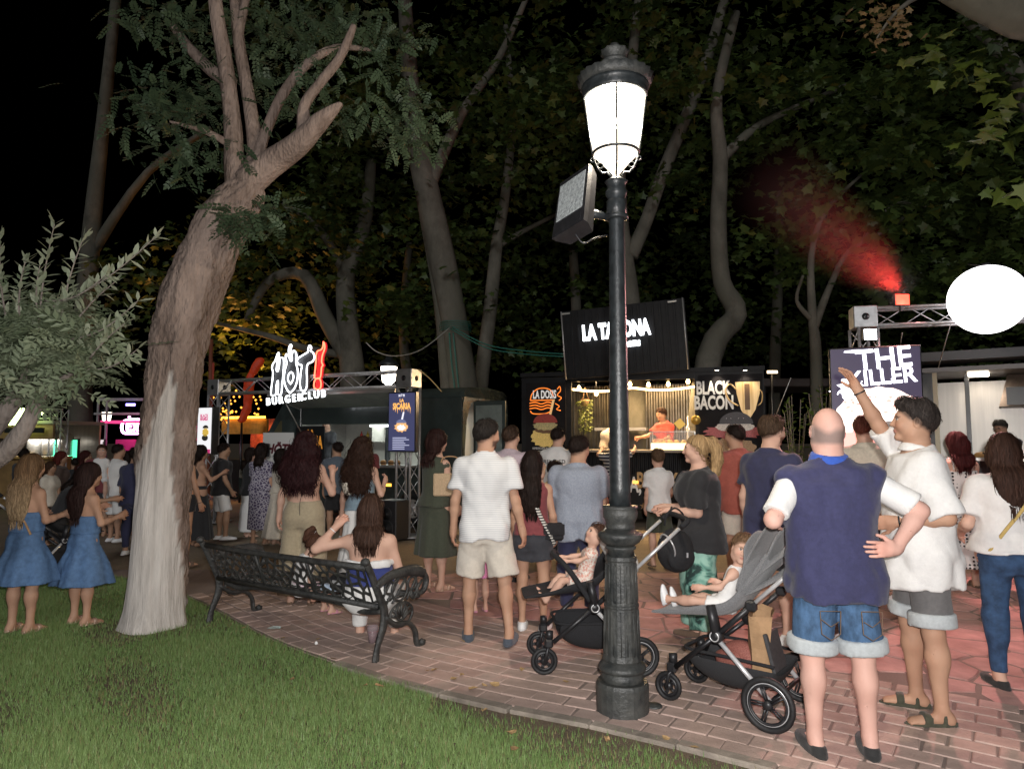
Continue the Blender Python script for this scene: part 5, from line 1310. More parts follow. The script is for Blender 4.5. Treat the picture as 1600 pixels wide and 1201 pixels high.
def stroller(loc, ang, label, fab, frame, grey):
    """local +y is forward; wheels at x = +-0.27, front y = .33, rear y = -.30"""
    root = empty('stroller', loc, ang, label, 'stroller')
    fx, rx_ = .20, .285
    fr, rr = (.088, .150) if grey else (.092, .135)
    fy, ry_ = (.36, -.28)
    for s_ in (-1, 1):
        wheel(root, (s_ * fx, fy, fr), fr, .026, 5); wheel(root, (s_ * rx_, ry_, rr), rr, .032, 5)
        b = MB()                                                      # castor fork
        b.tube([(s_ * (fx - .03), fy, fr), (s_ * (fx - .03), fy - .02, fr + .085), (s_ * fx, fy - .04, fr + .11)], .011, 8); b.tube([(s_ * (fx + .03), fy, fr), (s_ * (fx + .03), fy - .02, fr + .085), (s_ * fx, fy - .04, fr + .11)], .011, 8)
        b.box((s_ * fx, fy - .03, fr + .12), (.065, .06, .06), None, .012); b.lathe([(0, .0), (.026, .0), (.026, .05), (0, .055)], 12, (s_ * fx, fy - .035, fr + .15)); b.build('castor', BLKPL, root, False)
        # side frame: front leg up to the hinge, rear leg, and the long handle tube
        hx = s_ * .255; hinge = Vector((hx, .02, .46)); fend = Vector((s_ * (fx + .02), fy - .06, fr + .13)); rend = Vector((s_ * (rx_ - .045), ry_, rr)); hnd = Vector((s_ * .24, -.48, .94)) if grey else Vector((s_ * .24, -.60, 1.0))
        MB().tube([fend, hinge], .0155, 10).build('front_tube', frame, root, False)
        MB().tube([hinge + Vector((0, 0, -.01)), rend], .014, 10).build('rear_tube', ALU, root, False)
        b = MB(); b.tube([hinge, hinge.lerp(hnd, .42)], .017, 10); b.build('lower_handle_tube', BLKPL, root, False)
        MB().tube([hinge.lerp(hnd, .42), hinge.lerp(hnd, .97)], .0125, 10).build('handle_tube', ALU, root, False)
        b = MB(); M = Matrix.Translation(hinge) @ Matrix.Rotation(PI / 2, 4, 'Y'); b.lathe([(0, -.03), (.036, -.028), (.042, -.01), (.042, .01), (.036, .028), (0, .03)], 24, (0, 0, 0), True, M); b.build('hinge_hub', BLKPL, root, False)
        MB().torus(.026, .004, 24, 6, Matrix.Translation(hinge + Vector((s_ * .031, 0, 0))) @ Matrix.Rotation(PI / 2, 4, 'Y')).build('hub_ring', ALU, root, False)
        p = hinge.lerp(hnd, .42); MB().box(p, (.05, .06, .06), None, .012).build('handle_clamp', BLKPL, root, False)
        MB().tube([hinge + Vector((0, .0, .02)), hinge + Vector((0, .03, .17))], (.03, .026), 10, flat=1.3).build('seat_adapter', BLKPL, root, False)
        MB().bar(Vector((s_ * (rx_ - .05), ry_, rr)), Vector((s_ * rx_, ry_, rr)), .014, 8).build('rear_axle_stub', BLKPL, root, False)
    MB().bar(Vector((-.26, ry_, rr)), Vector((.26, ry_, rr)), .014, 8).build('rear_axle', frame, root, False)
    MB().tube(catmull([hnd + Vector(q) - Vector((hnd.x, 0, 0)) for q in ((-.24, .005, -.005), (-.235, -.04, .03), (-.15, -.055, .04), (.15, -.055, .04), (.235, -.04, .03), (.24, .005, -.005))], 5), .0185, 10).build('handlebar', BLKFAB, root, False)
    # seat shell: foot end, seat, backrest
    ctr = [(.50, .50), (.40, .50), (.28, .52), (.15, .535), (.03, .545), (-.05, .60), (-.13, .71), (-.21, .82), (-.26, .90)]
    rows = []
    for i, (y_, z_) in enumerate(ctr):
        wv = .165 if i < 2 else .17; lift = .0 if i < 1 else (.03 if i < 3 else .075)
        rows.append([(-wv, y_, z_ + lift), (-wv * .93, y_, z_ + .01), (-wv * .5, y_, z_), (0, y_, z_ - .004), (wv * .5, y_, z_), (wv * .93, y_, z_ + .01), (wv, y_, z_ + lift)])
    sew('seat_shell', rows, fab, root, .022)
    # basket
    rows = []
    for y_, zb, w_ in ((.25, .24, .17), (.17, .17, .19), (.02, .135, .20), (-.14, .14, .20), (-.26, .19, .20), (-.30, .27, .20)):
        rows.append([(-w_, y_, .33 - .0), (-w_ * .98, y_, (.33 + zb) / 2), (-w_ * .8, y_, zb), (0, y_, zb - .012), (w_ * .8, y_, zb), (w_ * .98, y_, (.33 + zb) / 2), (w_, y_, .33)])
    sew('basket', [[(x_, y_, min(z_, .30 if grey else .33)) for x_, y_, z_ in r_] for r_ in rows], MESH_M if grey else BLKFAB, root, .006)
    MB().tube(catmull([(-.20, -.29, .33), (-.2, 0, .335), (-.17, .25, .33), (0, .27, .33), (.17, .25, .33), (.2, 0, .335), (.20, -.29, .33)], 4), .010, 8).build('basket_rim', BLKFAB, root, False)
    return root
# grey stroller, right; black stroller behind the lamp post
sB = stroller((1.37, 4.27, 0), math.atan2(.64, -.77) - PI / 2, 'grey melange stroller with silver handle tubes in front of the bald man', MELANGE, mat('m_dark_tube', (.03, .03, .033), .35, .6), True)
# folded canopy of the grey stroller: ribs with cloth gathered between them
for k, (ty, tz_) in enumerate(((-.13, 1.00), (-.22, 1.055), (-.30, 1.04), (-.37, .985), (-.41, .91))):
    rows = []; sag = .05 * (1 if k % 2 else -1)
    for j in range(9):
        u = (j - 4) / 4; arch = 1 - u * u
        rows.append([Vector((u * .19, -.06 + (ty + .06) * t + sag * math.sin(PI * t) * .5 - .02 * arch * t, .66 + (tz_ - .66) * t + .055 * arch * t - abs(u) ** 3 * .03 * t)) for t in (.12, .4, .7, .92, 1.0)])
    sew('canopy_panel', rows, MELANGE, sB, .016)
MB().box((0, -.31, .30), (.20, .02, .22), Matrix.Translation((0, 0, 0)) @ Matrix.Rotation(R(-14), 4, 'X'), .008).build('rear_pocket', mat('m_pocket', (.05, .05, .052), .8, var=.2, scale=40), sB, False)
sA = stroller((.57, 5.02, 0), R(93), 'black stroller with mesh basket standing behind the lamp post', BLKFAB, BLKPL, False)
MB().tube(catmull([(-.245, .05, .50), (-.25, .17, .68), (-.2, .24, .76), (0, .27, .775), (.2, .24, .76), (.25, .17, .68), (.245, .05, .50)], 5), .019, 10).build('bumper_bar', BLKFAB, sA, False)
# a kraft paper bag and shopping in the grey stroller's basket, a backpack on the black stroller's handle
def local_to(root, p): return wmat(root) @ Vector(p)
kraft = mat('m_kraft', (.36, .22, .115), .85, var=.18, scale=12, bump=.3, bscale=30)
bg = empty('paper_bag', tuple(local_to(sB, (.03, -.14, .18))), sB.rotation_euler.z + .3, 'crumpled brown paper bag standing in the grey stroller basket', 'bag')
b = MB(); zs = [0, .1, .2, .3, .37, .40]; gq = random.Random(2); rings = []
for z_ in zs: rings.append([(sx * .115 + gq.uniform(-.012, .012) * (z_ > 0), sy * .06 + gq.uniform(-.012, .012) * (z_ > 0), z_ + (gq.uniform(-.02, .02) if z_ > .35 else 0)) for sx, sy in ((-1, -1), (0, -1.15), (1, -1), (1.05, 0), (1, 1), (0, 1.1), (-1, 1), (-1.05, 0))])
b.add([p for r_ in rings for p in r_], [[i * 8 + k, i * 8 + (k + 1) % 8, (i + 1) * 8 + (k + 1) % 8, (i + 1) * 8 + k] for i in range(5) for k in range(8)] + [[7, 6, 5, 4, 3, 2, 1, 0]]); o = b.build('bag_body', kraft, bg, False); o.modifiers.new('s', 'SOLIDIFY').thickness = .003
b = MB(); g3_ = random.Random(5)
wat = empty('water_bottle', tuple(local_to(sB, (.13, .08, .215))), sB.rotation_euler.z, 'clear plastic water bottle with blue label in the stroller basket', 'bottle')
Mh = Matrix.Rotation(PI / 2, 4, 'Y')
MB().lathe([(0, -.1), (.031, -.098), (.033, -.05), (.031, 0), (.033, .05), (.015, .095), (.013, .11)], 20, (0, 0, 0), True, Mh).build('bottle_body', mat('m_pet', (.55, .65, .7), .12, spec=.8), wat, False)
MB().lathe([(.0345, -.045), (.0345, .035)], 20, (0, 0, 0), True, Mh).build('bottle_label', mat('m_bluelabel', (.03, .09, .5), .4, var=.4, scale=40), wat, False)
MB().lathe([(.016, .108), (.016, .125), (0, .127)], 14, (0, 0, 0), True, Mh).build('bottle_cap', mat('m_bluecap', (.04, .12, .6), .4), wat, False)
S_ = Shape().ell((0, 0, 0), (.15, .12, .085), None, .02); S_.disp(wrinkle(4, .012, 40)); Dg, axg = S_.grid(.012); gv, gf = surfnets(Dg, axg)
swe = link('folded_cloth', mesh_np('folded_cloth', gv, gf), mat('m_maroon_sparkle', (.16, .035, .03), .7, col2=(.40, .16, .12), scale=180, bump=.3, bscale=200)); swe.location = local_to(sB, (.05, -.02, .275)); tag(swe, 'maroon sparkly cloth bundled in the grey stroller basket', 'cloth')
bp_ = local_to(sA, (0, -.68, .70)); S_ = Shape().ell((0, 0, 0), (.14, .10, .16), None, .02).ell((.0, -.085, -.04), (.11, .045, .10), None, .03); S_.disp(wrinkle(7, .006, 30)); Dg, axg = S_.grid(.012); gv, gf = surfnets(Dg, axg)
bpk = empty('backpack', (1.24, 5.26, .76), .3, 'black rounded backpack hanging behind the black stroller handle', 'backpack')
link('bag_body', mesh_np('bag_body', gv, gf), BLKFAB, bpk, False)
MB().tube(catmull([(-.08, .02, .19), (-.07, .0, .27), (0, 0, .32), (.07, 0, .27), (.08, .02, .19)], 4), .012, 8, flat=.5).build('strap', BLKFAB, bpk, False)
MB().torus(.09, .006, 24, 6, Matrix.Translation((-.10, -.06, .05)) @ Matrix.Rotation(R(70), 4, 'Y')).build('strap_ring', ALU, bpk, False)
MB().box((.01, -.148, -.01), (.012, .01, .035)).build('zip_pull', ALU, bpk, False)
# small things on the ground
cup = empty('drink_cup', tuple(gp(582, 1003)), 0, 'plastic cup of dark red drink under the bench end', 'cup')
MB().lathe([(0, 0), (.03, 0), (.041, .09), (0, .088)], 20).build('drink', mat('m_redwine', (.12, .008, .02), .2), cup, False)
MB().lathe([(.031, -.002), (.047, .125), (.045, .125), (.0305, .0)], 20).build('cup_wall', mat('m_cupclear', (.5, .4, .42), .1, alpha=.35), cup, False)
wrp = MB(); p = gp(428, 986); g3_ = random.Random(9)
wrp.add([(p.x + a, p.y + b_, .02 + g3_.uniform(0, .03)) for a in (-.05, -.015, .02, .05) for b_ in (-.03, 0, .03)], [[i * 3 + j, i * 3 + j + 1, i * 3 + j + 4, i * 3 + j + 3] for i in range(3) for j in range(2)])
tag(wrp.build('wrapper', mat('m_wrapper', (.45, .55, .52), .35, var=.3, scale=50)), 'crumpled pale green wrapper lying on the lawn edge', 'wrapper')
p = gp(494, 1011); tag(MB().lathe([(0, 0), (.012, .004), (.014, .016), (.005, .026), (0, .028)], 10, (p.x, p.y, .02)).build('bottle_cap_litter', mat('m_whitepl', (.75, .75, .73), .4)), 'tiny white bottle cap lying in the grass by the bench', 'litter')
p = gp(1022, 1103); tag(MB().lathe([(0, -.018), (.05, -.018), (.05, .006), (.044, .012), (0, .012)], 18, (p.x, p.y, 0)).build('ground_cap', IRON_DUSTY), 'small round metal cap in the paving beside the lamp base', 'ground cap')

# ------------------------------------------------------------------ stalls, trucks, trusses
TRUSS = mat('m_truss', (.45, .45, .46), .32, .45, var=.15, scale=30)
BLACKP = mat('m_black_paint', (.012, .013, .014), .3, var=.3, scale=5, spec=.5, bump=.03, bscale=30)
STEEL = mat('m_steel', (.45, .44, .42), .3, .5, var=.15, scale=6, stretch=(1, 1, 8))
WHITEP = mat('m_white_panel', (.62, .61, .56), .55, var=.06, scale=8)
PRINTW = mat('m_print_white', (.72, .71, .68), .6)
NEONW = emis('m_neon_white', (.92, .96, 1.0), 3.2)
def truss(root, a, b, s=.24, r_=.020, step=.30, up=Vector((0, 0, 1))):
    a, b = Vector(a), Vector(b); d = (b - a).normalized(); L = (b - a).length
    u = d.cross(up if abs(d.dot(up)) < .9 else Vector((1, 0, 0))).normalized(); w = d.cross(u)
    cs = [(u * i + w * j) * s / 2 for i, j in ((-1, -1), (1, -1), (1, 1), (-1, 1))]
    for c in cs: MB().bar(a + c, b + c, r_, 8).build('chord', TRUSS, root)
    m = MB(); n = max(2, int(L / step))
    for i in range(n):
        for k in range(4):
            p, q = a + d * L * i / n, a + d * L * (i + 1) / n
            m.bar(p + cs[k if i % 2 else (k + 1) % 4], q + cs[(k + 1) % 4 if i % 2 else k], r_ * .38, 5)
    m.build('bracing', TRUSS, root)
def corner_box(root, c, s=.30, ax_=0.0):
    M = Matrix.Translation(c) @ Matrix.Rotation(ax_, 4, 'Z'); b = MB(); b.box((0, 0, 0), (s, s, s), M, .01); b.build('corner_block', mat('m_corner', (.50, .50, .50), .4, .8, var=.15, scale=12), root)
    for q in (Vector((0, -1, 0)), Vector((1, 0, 0))):
        MB().lathe([(0, 0), (.045, 0), (.045, .004), (0, .004)], 20, (0, 0, 0), True, M @ Matrix.Translation(q * (s / 2)) @ (Matrix.Rotation(PI / 2, 4, 'X') if q.y else Matrix.Rotation(PI / 2, 4, 'Y'))).build('block_hole', BLACKP, root)
class Fr:
    """local frame of a stall: x along its front (left to right), y inwards (away from the viewer), z up"""
    def __init__(s, a, b):
        s.a = Vector((a[0], a[1], 0)); s.u = (Vector((b[0], b[1], 0)) - s.a).normalized(); s.n = Vector((-s.u.y, s.u.x, 0)); s.L = (Vector((b[0], b[1], 0)) - s.a).length
        s.M = Matrix(((s.u.x, s.n.x, 0, s.a.x), (s.u.y, s.n.y, 0, s.a.y), (0, 0, 1, 0), (0, 0, 0, 1)))
    def P(s, x, y, z): return s.M @ Vector((x, y, z))
    def px(s, px, y=0.0):
        """local x where the pixel column meets the plane y"""
        k = (px - 800) / FPX; o = s.a + s.n * y
        return (k * o.y - o.x) / (s.u.x - k * s.u.y)
    def face(s, x, y, z): return facing(s.P(x, y, z), s.u)
    def box(s, name, x, y, z, m, root, bev=.0):
        return MB().box(((x[0] + x[1]) / 2, (y[0] + y[1]) / 2, (z[0] + z[1]) / 2), (x[1] - x[0], y[1] - y[0], z[1] - z[0]), s.M, bev).build(name, m, root)
def zat(px, py, fr, y=0.0):
    p = fr.P(fr.px(px, y), y, 0); return at(px, py, p.y).z
def area(name, p, size, power, col, rot, root=None, sy=None):
    l = bpy.data.lights.new(name, 'AREA'); l.energy, l.color, l.size = power, col, size
    if sy: l.shape = 'RECTANGLE'; l.size_y = sy
    o = bpy.data.objects.new(name, l); COL.objects.link(o); o.location = p; o.rotation_euler = rot
    if root is not None: o.parent = root; o.matrix_parent_inverse = wmat(root).inverted()
    return o
def corr(fr, name, x, z, y, m, root, pitch=.075, depth=.03):
    """corrugated metal sheet"""
    n = int((x[1] - x[0]) / pitch * 4); vs, fs = [], []
    for i in range(n + 1):
        xx = x[0] + (x[1] - x[0]) * i / n; yy = y + depth * (0, 0, 1, 1)[i % 4]
        vs += [tuple(fr.P(xx, yy, z[0])), tuple(fr.P(xx, yy, z[1]))]
    for i in range(n): fs.append([2 * i, 2 * i + 2, 2 * i + 3, 2 * i + 1])
    me = bpy.data.meshes.new(name); me.from_pydata(vs, [], fs); me.update(); return link(name, me, m, root)
def burger(M, parent, cx, cy, w, bun, red=False):
    """printed burger: bun, patty, cheese, base"""
    B = lambda n, p, c, o, **k: flat_poly(n, p, M, mat('m_print_%s' % '_'.join('%03d' % int(q * 999) for q in c), c, .5, var=.3, scale=60), parent, o)
    B('bun_print', ell_pts(cx, cy - w * .28, w * .48, w * .22, 20), (.33, .17, .06), .004)
    B('cheese_print', ell_pts(cx, cy - w * .12, w * .52, w * .16, 22, wob=.10), (.62, .40, .10), .007)
    B('patty_print', ell_pts(cx, cy - w * .02, w * .50, w * .13, 22, wob=.05), (.13, .06, .03), .010)
    B('lettuce_print', ell_pts(cx, cy + w * .08, w * .53, w * .09, 26, wob=.12), (.42, .36, .12) if not red else (.45, .08, .09), .013)
    B('bun_top_print', ell_pts(cx, cy + w * .12, w * .46, w * .36, 22, 0, PI), bun, .016)

# ================= HOT! burger van with its truss gate
GL, GR = gp(335, 815), gp(636, 838)
gate = empty('truss_gate', tuple(GR), 0, 'silver truss gate in front of the dark burger van', 'truss')
gH = 2.62
gfr = Fr((GL.x, GL.y), (GR.x, GR.y)); gang = math.atan2(gfr.u.y, gfr.u.x)
for p in (GL, GR):
    truss(gate, Vector((p.x, p.y, 0)), Vector((p.x, p.y, gH - .15)), .27, .022, .3, gfr.u); corner_box(gate, Vector((p.x, p.y, gH)), .31, gang)
    MB().box((p.x, p.y, .012), (.5, .5, .024), None, .004).build('base_plate', TRUSS, gate)
truss(gate, Vector((GL.x, GL.y, gH)) + gfr.u * .16, Vector((GR.x, GR.y, gH)) - gfr.u * .16, .25, .022, .34)
# neon sign: flaming outlines
sgx = gfr.px(466, -.2); sgz = zat(466, 588, gfr, -.2)
sign = empty('neon_sign', tuple(gfr.P(sgx, -.2, sgz)), 0, 'white neon HOT! sign with flames on the truss gate', 'sign')
SMx = gfr.face(sgx, -.2, sgz); pxm = 13.2 * 0 + (gfr.P(sgx, -.2, 0).y) / FPX / max(.3, gfr.u.x)            # metres per photo pixel along the front
pzm = gfr.P(sgx, -.2, 0).y / FPX
def S2(px, py): return ((px - 466) * pxm, (588 - py) * pzm)
def zoompt(pts, x0=270, y0=500, k=6.004): return [S2(x0 + a / k, y0 + b_ / k) for a, b_ in pts]
def neon(pts, m, r_=.0125, closed=True, name='neon_tube'):
    q = [SMx @ Vector((a, b_, .05)) for a, b_ in pts]
    if closed: q = q + [q[0]]
    return MB().tube(catmull(q, 3), r_, 6).build(name, m, sign)
def fill(pts, m, name='letter_face'):
    q = [Vector((a, b_, 0)) for a, b_ in pts]; q = catmull(q + [q[0]], 3)[:-1]
    return flat_poly(name, [(p.x, p.y) for p in q], SMx, m, sign, -.02, .03)
GREYF = mat('m_letter_face', (.045, .045, .05), .6, var=.2, scale=20)
Hh = [(900, 700), (940, 690), (945, 600), (960, 560), (965, 640), (960, 690), (1000, 690), (1010, 600), (1020, 480), (1022, 380), (1010, 345), (975, 350), (970, 420), (955, 470), (940, 460), (945, 400), (950, 350), (962, 320), (958, 290), (940, 320), (920, 370), (895, 400), (888, 440), (900, 480), (895, 560), (885, 640), (885, 690)]
Oo = [(1100, 685), (1150, 640), (1180, 560), (1180, 470), (1160, 400), (1165, 340), (1150, 295), (1125, 285), (1110, 330), (1115, 370), (1100, 380), (1085, 350), (1050, 310), (1040, 340), (1055, 400), (1035, 470), (1030, 560), (1060, 640)]
Oi = [(1105, 600), (1130, 560), (1135, 520), (1110, 485), (1080, 510), (1075, 560)]
Fl = [(1095, 355), (1110, 320), (1095, 285), (1105, 235), (1090, 225), (1075, 260), (1075, 300), (1090, 330)]
Tt = [(1240, 670), (1280, 650), (1285, 560), (1280, 480), (1290, 420), (1340, 400), (1362, 360), (1345, 315), (1318, 300), (1325, 265), (1305, 245), (1290, 280), (1290, 305), (1240, 330), (1190, 355), (1170, 385), (1195, 420), (1225, 430), (1215, 500), (1210, 590), (1220, 650)]
Ex = [(1365, 545), (1385, 560), (1430, 550), (1440, 460), (1455, 440), (1440, 410), (1445, 350), (1465, 300), (1470, 260), (1455, 222), (1450, 270), (1430, 295), (1395, 305), (1380, 340), (1378, 420)]
Ed = [(1400, 660), (1432, 650), (1438, 600), (1420, 560), (1390, 560), (1366, 590), (1366, 640)]
NEONR = emis('m_neon_red', (1.0, .16, .08), 3.0); REDF = mat('m_letter_red', (.45, .015, .02), .5, emit=(1, .03, .04), es=.35)
for sh in (Hh, Oo, Tt): fill(zoompt(sh), GREYF); neon(zoompt(sh), NEONW)
neon(zoompt(Oi), NEONW); flat_poly('letter_counter', zoompt(Oi), SMx, BLACKP, sign, .014, .006); neon(zoompt(Fl), NEONW)
for sh in (Ex, Ed): fill(zoompt(sh), REDF); neon(zoompt(sh), NEONR)
for txt, a, b_ in (('BURGER', 1025, 745), ('CLUB', 1348, 712)):
    q = zoompt([(a, b_)])[0]; me = text_mesh(txt, .19, .012, .9, .002, spacing=1.55); me.transform(SMx @ Matrix.Translation((q[0], q[1], .03)) @ Matrix.Rotation(R(4.5), 4, 'Z')); link('sign_lettering', me, NEONW, sign)
b = MB()
for a, b_ in ((930, 690), (1100, 690), (1250, 670), (1400, 660)):
    q = zoompt([(a, b_)])[0]; b.bar(SMx @ Vector((q[0], q[1] + .25, -.02)), SMx @ Vector((q[0], q[1] + .25, -.12)), .02, 6)
b.build('sign_bracket', TRUSS, sign)
# screens on the two towers
def menu_screen(name, fr, px0, px1, py0, py1, y, label, face_m, th=.09):
    x0, x1 = fr.px(px0, y), fr.px(px1, y); z0, z1 = zat((px0 + px1) / 2, py1, fr, y), zat((px0 + px1) / 2, py0, fr, y)
    root = empty(name, tuple(fr.P((x0 + x1) / 2, y, z0)), 0, label, 'screen')
    fr.box('casing', (x0 - .02, x1 + .02), (y, y + th), (z0 - .02, z1 + .02), BLACKP, root, .006)
    fr.box('display', (x0, x1), (y - .006, y + .001), (z0, z1), face_m, root)
    return root, fr.face((x0 + x1) / 2, y - .006, (z0 + z1) / 2), x1 - x0, z1 - z0
SIC = mat('m_screen_blue', (.05, .05, .12), .4, emit=(.10, .11, .24), es=.38)
o, M, w, h = menu_screen('menu_screen', gfr, 608, 648, 614, 704, -.28, 'dark blue menu screen reading La Sicaria on the right truss tower', SIC)
GOLD = mat('m_screen_gold', (.5, .3, .1), .5, emit=(1.0, .50, .12), es=.9); SWH = mat('m_screen_white', (.6, .6, .6), .5, emit=(.9, .9, 1), es=.8)
place_text('lettering', 'LA', M @ Matrix.Translation((0, h * .37, 0)), .07, GOLD, o, bold=.004); place_text('lettering', 'SICARIA', M @ Matrix.Translation((0, h * .27, 0)), .13, GOLD, o, bold=.006, sx=.74)
place_text('lettering', 'HÖT!', M @ Matrix.Translation((0, h * .455, 0)), .05, SWH, o, bold=.003)
for i in range(9): flat_poly('drip_print', [(-.17 + i * .042, h * .24), (-.155 + i * .042, h * .24), (-.163 + i * .042, h * (.20 - .03 * (i % 3)))], M, GOLD, o)
flat_poly('straw_print', [(-.005, h * .03), (.028, h * .03), (.058, h * .17), (.03, h * .17)], M, SWH, o)
flat_poly('bun_top_print', ell_pts(0, -.02 * h, .10, .06, 16, 0, PI), M, mat('m_scr_bun', (.05, .05, .09), .5, emit=(.16, .18, .32), es=.8), o, .006)
flat_poly('burger_print', ell_pts(0, -.09 * h, .13, .08, 22, wob=.16), M, mat('m_scr_burger', (.3, .2, .1), .5, emit=(1, .55, .22), es=.75), o); flat_poly('burger_print', ell_pts(0, -.10 * h, .08, .045, 18, wob=.2), M, SWH, o, .007)
for i in range(7): flat_poly('menu_line', [(-.17, -h * (.27 + .032 * i)), (.10 + .06 * math.sin(i * 2), -h * (.27 + .032 * i)), (.10 + .06 * math.sin(i * 2), -h * (.27 + .032 * i) - .012), (-.17, -h * (.27 + .032 * i) - .012)], M, mat('m_scr_line', (.4, .4, .45), .5, emit=(.55, .58, .8), es=.7), o)
o, M, w, h = menu_screen('menu_screen', gfr, 310, 331, 637, 708, -.28, 'narrow white menu screen reading Black Mamba on the left truss tower', mat('m_screen_pale', (.6, .6, .6), .4, emit=(.86, .86, .88), es=.75), .16)
PINKT = mat('m_pink_print', (.6, .05, .2), .5, emit=(.8, .05, .25), es=.4)
place_text('lettering', 'BLACK', M @ Matrix.Translation((-.01, h * .32, 0)), .09, PINKT, o, bold=.003, sx=.8); place_text('lettering', 'MAMBA', M @ Matrix.Translation((-.01, h * .25, 0)), .09, PINKT, o, bold=.003, sx=.7)
flat_poly('bun_top_print', ell_pts(.04, .05 * h, .08, .06, 14, 0, PI), M, mat('m_scr_darkbun', (.1, .1, .08), .5), o); flat_poly('burger_print', ell_pts(.04, -.04 * h, .085, .08, 18, wob=.15), M, mat('m_scr_yel', (.5, .36, .08), .5, emit=(.9, .6, .1), es=.5), o); flat_poly('burger_print', ell_pts(.03, -.16 * h, .085, .06, 14), M, mat('m_scr_darkbun', (.1, .1, .08), .5), o)
flat_poly('footer_print', [(-w / 2, -h / 2), (w / 2, -h / 2), (w / 2, -h * .41), (-w / 2, -h * .41)], M, PINKT, o)
# loudspeaker box at the tower foot
o = empty('loudspeaker', tuple(gfr.P(gfr.L + .05, -.45, 0)), 0, 'black loudspeaker box standing at the foot of the truss tower', 'speaker')
gfr.box('cabinet', (gfr.L - .15, gfr.L + .22, ), (-.62, -.26), (.02, .64), BLKPL, o, .015)
for z_, r_ in ((.42, .10), (.2, .13)):
    Ms = gfr.face(gfr.L + .035, -.622, z_); MB().torus(r_, .012, 24, 6, Ms).build('driver_ring', RUB, o); MB().lathe([(0, .0), (r_ * .5, -.01), (r_, .004)], 20, (0, 0, 0), True, Ms).build('driver_cone', RUB, o)
# the van
vf = Fr((GL.x - gfr.n.x * -1.0 - .05, GL.y - gfr.n.y * -1.0), (GR.x + gfr.n.x * 1.0, GR.y + gfr.n.y * 1.0)); VL = 5.05
van = empty('burger_van', tuple(vf.P(2.5, .9, 0)), 0, 'dark high-roof burger van with raised serving hatch behind the truss gate', 'van')
DGREEN = mat('m_van_paint', (.040, .053, .051), .25, var=.2, scale=3, coat=.4)
x0o, x1o, z0o, z1o = vf.px(470), vf.px(655), 1.13, 1.90
vf.box('side_panel', (0.75, x0o), (0, .05), (.35, 2.36), DGREEN, van, .01); vf.box('side_panel', (x0o + .002, x1o), (0, .05), (.35, z0o), DGREEN, van, .01); vf.box('side_panel', (x0o + .002, x1o), (0, .05), (z1o, 2.36), DGREEN, van, .01); vf.box('side_panel', (x1o + .002, VL - .02), (0, .05), (.35, 2.36), DGREEN, van, .01)
# roof with rounded shoulders, nose and windscreen
b = MB(); prof = [(0, 2.36), (.06, 2.46), (.18, 2.54), (.9, 2.58), (1.62, 2.54), (1.75, 2.46), (1.8, 2.36)]
vs = [tuple(vf.P(.95, y_, z_)) for y_, z_ in prof] + [tuple(vf.P(VL, y_, z_)) for y_, z_ in prof]; b.add(vs, [[i, i + 7, i + 8, i + 1] for i in range(6)] + [[0, 1, 2, 3, 4, 5, 6], [13, 12, 11, 10, 9, 8, 7]], True); b.build('roof', DGREEN, van)
b = MB(); nose = [(-.42, .45), (-.45, .75), (-.38, 1.02), (-.02, 1.20), (.72, 2.28), (.96, 2.44), (.96, .35), (.3, .35)]
vs = [tuple(vf.P(x_, .02, z_)) for x_, z_ in nose] + [tuple(vf.P(x_, 1.78, z_)) for x_, z_ in nose]; b.add(vs, [list(range(8)), list(range(15, 7, -1))] + [[k, k + 8, (k + 1) % 8 + 8, (k + 1) % 8] for k in range(8)], False); b.build('cab', DGREEN, van)
b = MB(); b.add([tuple(vf.P(x_, .012, z_)) for x_, z_ in ((.16, 1.26), (.70, 1.98), (.93, 2.0), (.93, 1.24))], [[0, 1, 2, 3]]); b.build('cab_window', mat('m_van_glass', (.10, .09, .05), .08, spec=.8), van)
b = MB(); b.add([tuple(vf.P(x_, y_, z_)) for x_, y_, z_ in ((.015, .15, 1.24), (.70, .15, 2.24), (.70, 1.65, 2.24), (.015, 1.65, 1.24))], [[0, 1, 2, 3]]); b.build('windscreen', mat('m_van_glass', (.1, .09, .05), .08), van)
vf.box('headlight', (-.44, -.20), (.0, .12), (.78, .98), mat('m_headlight', (.5, .5, .45), .15, spec=.8), van, .03)
MB().box((0, 0, 0), (.22, .10, .28), Matrix.Translation(vf.P(.42, -.14, 1.38)), .03).build('wing_mirror', BLKPL, van)
for xw in (.28, 4.0):
    e = empty('wheel', tuple(vf.P(xw, 0, .34)), 0); e.parent = van; e.matrix_parent_inverse = wmat(van).inverted()
    Mw = facing(vf.P(xw, .04, .34), vf.u); MB().torus(.25, .095, 32, 10, Mw).build('tyre', RUB, e); MB().lathe([(0, .075), (.06, .08), (.075, .05), (.18, .045), (.2, .065), (.2, .03)], 24, (0, 0, 0), True, Mw).build('rim', STEEL, e)
    for k in range(6): MB().lathe([(0, .048), (.022, .05), (0, .052)], 10, (.128 * math.cos(k * PI / 3), .128 * math.sin(k * PI / 3), 0), True, Mw).build('rim_hole', BLACKP, e)
vf.box('floor', (.97, VL - .03), (.06, 1.76), (.40, .46), BLKPL, van); vf.box('far_wall', (.97, VL - .03), (1.70, 1.78), (.46, 2.36), WHITEP, van); vf.box('bulkhead', (.98, 1.02), (.06, 1.69), (.47, 2.35), STEEL, van)
vf.box('sill', (.97, VL - .02), (.0, .06), (.18, .345), BLKPL, van, .01)
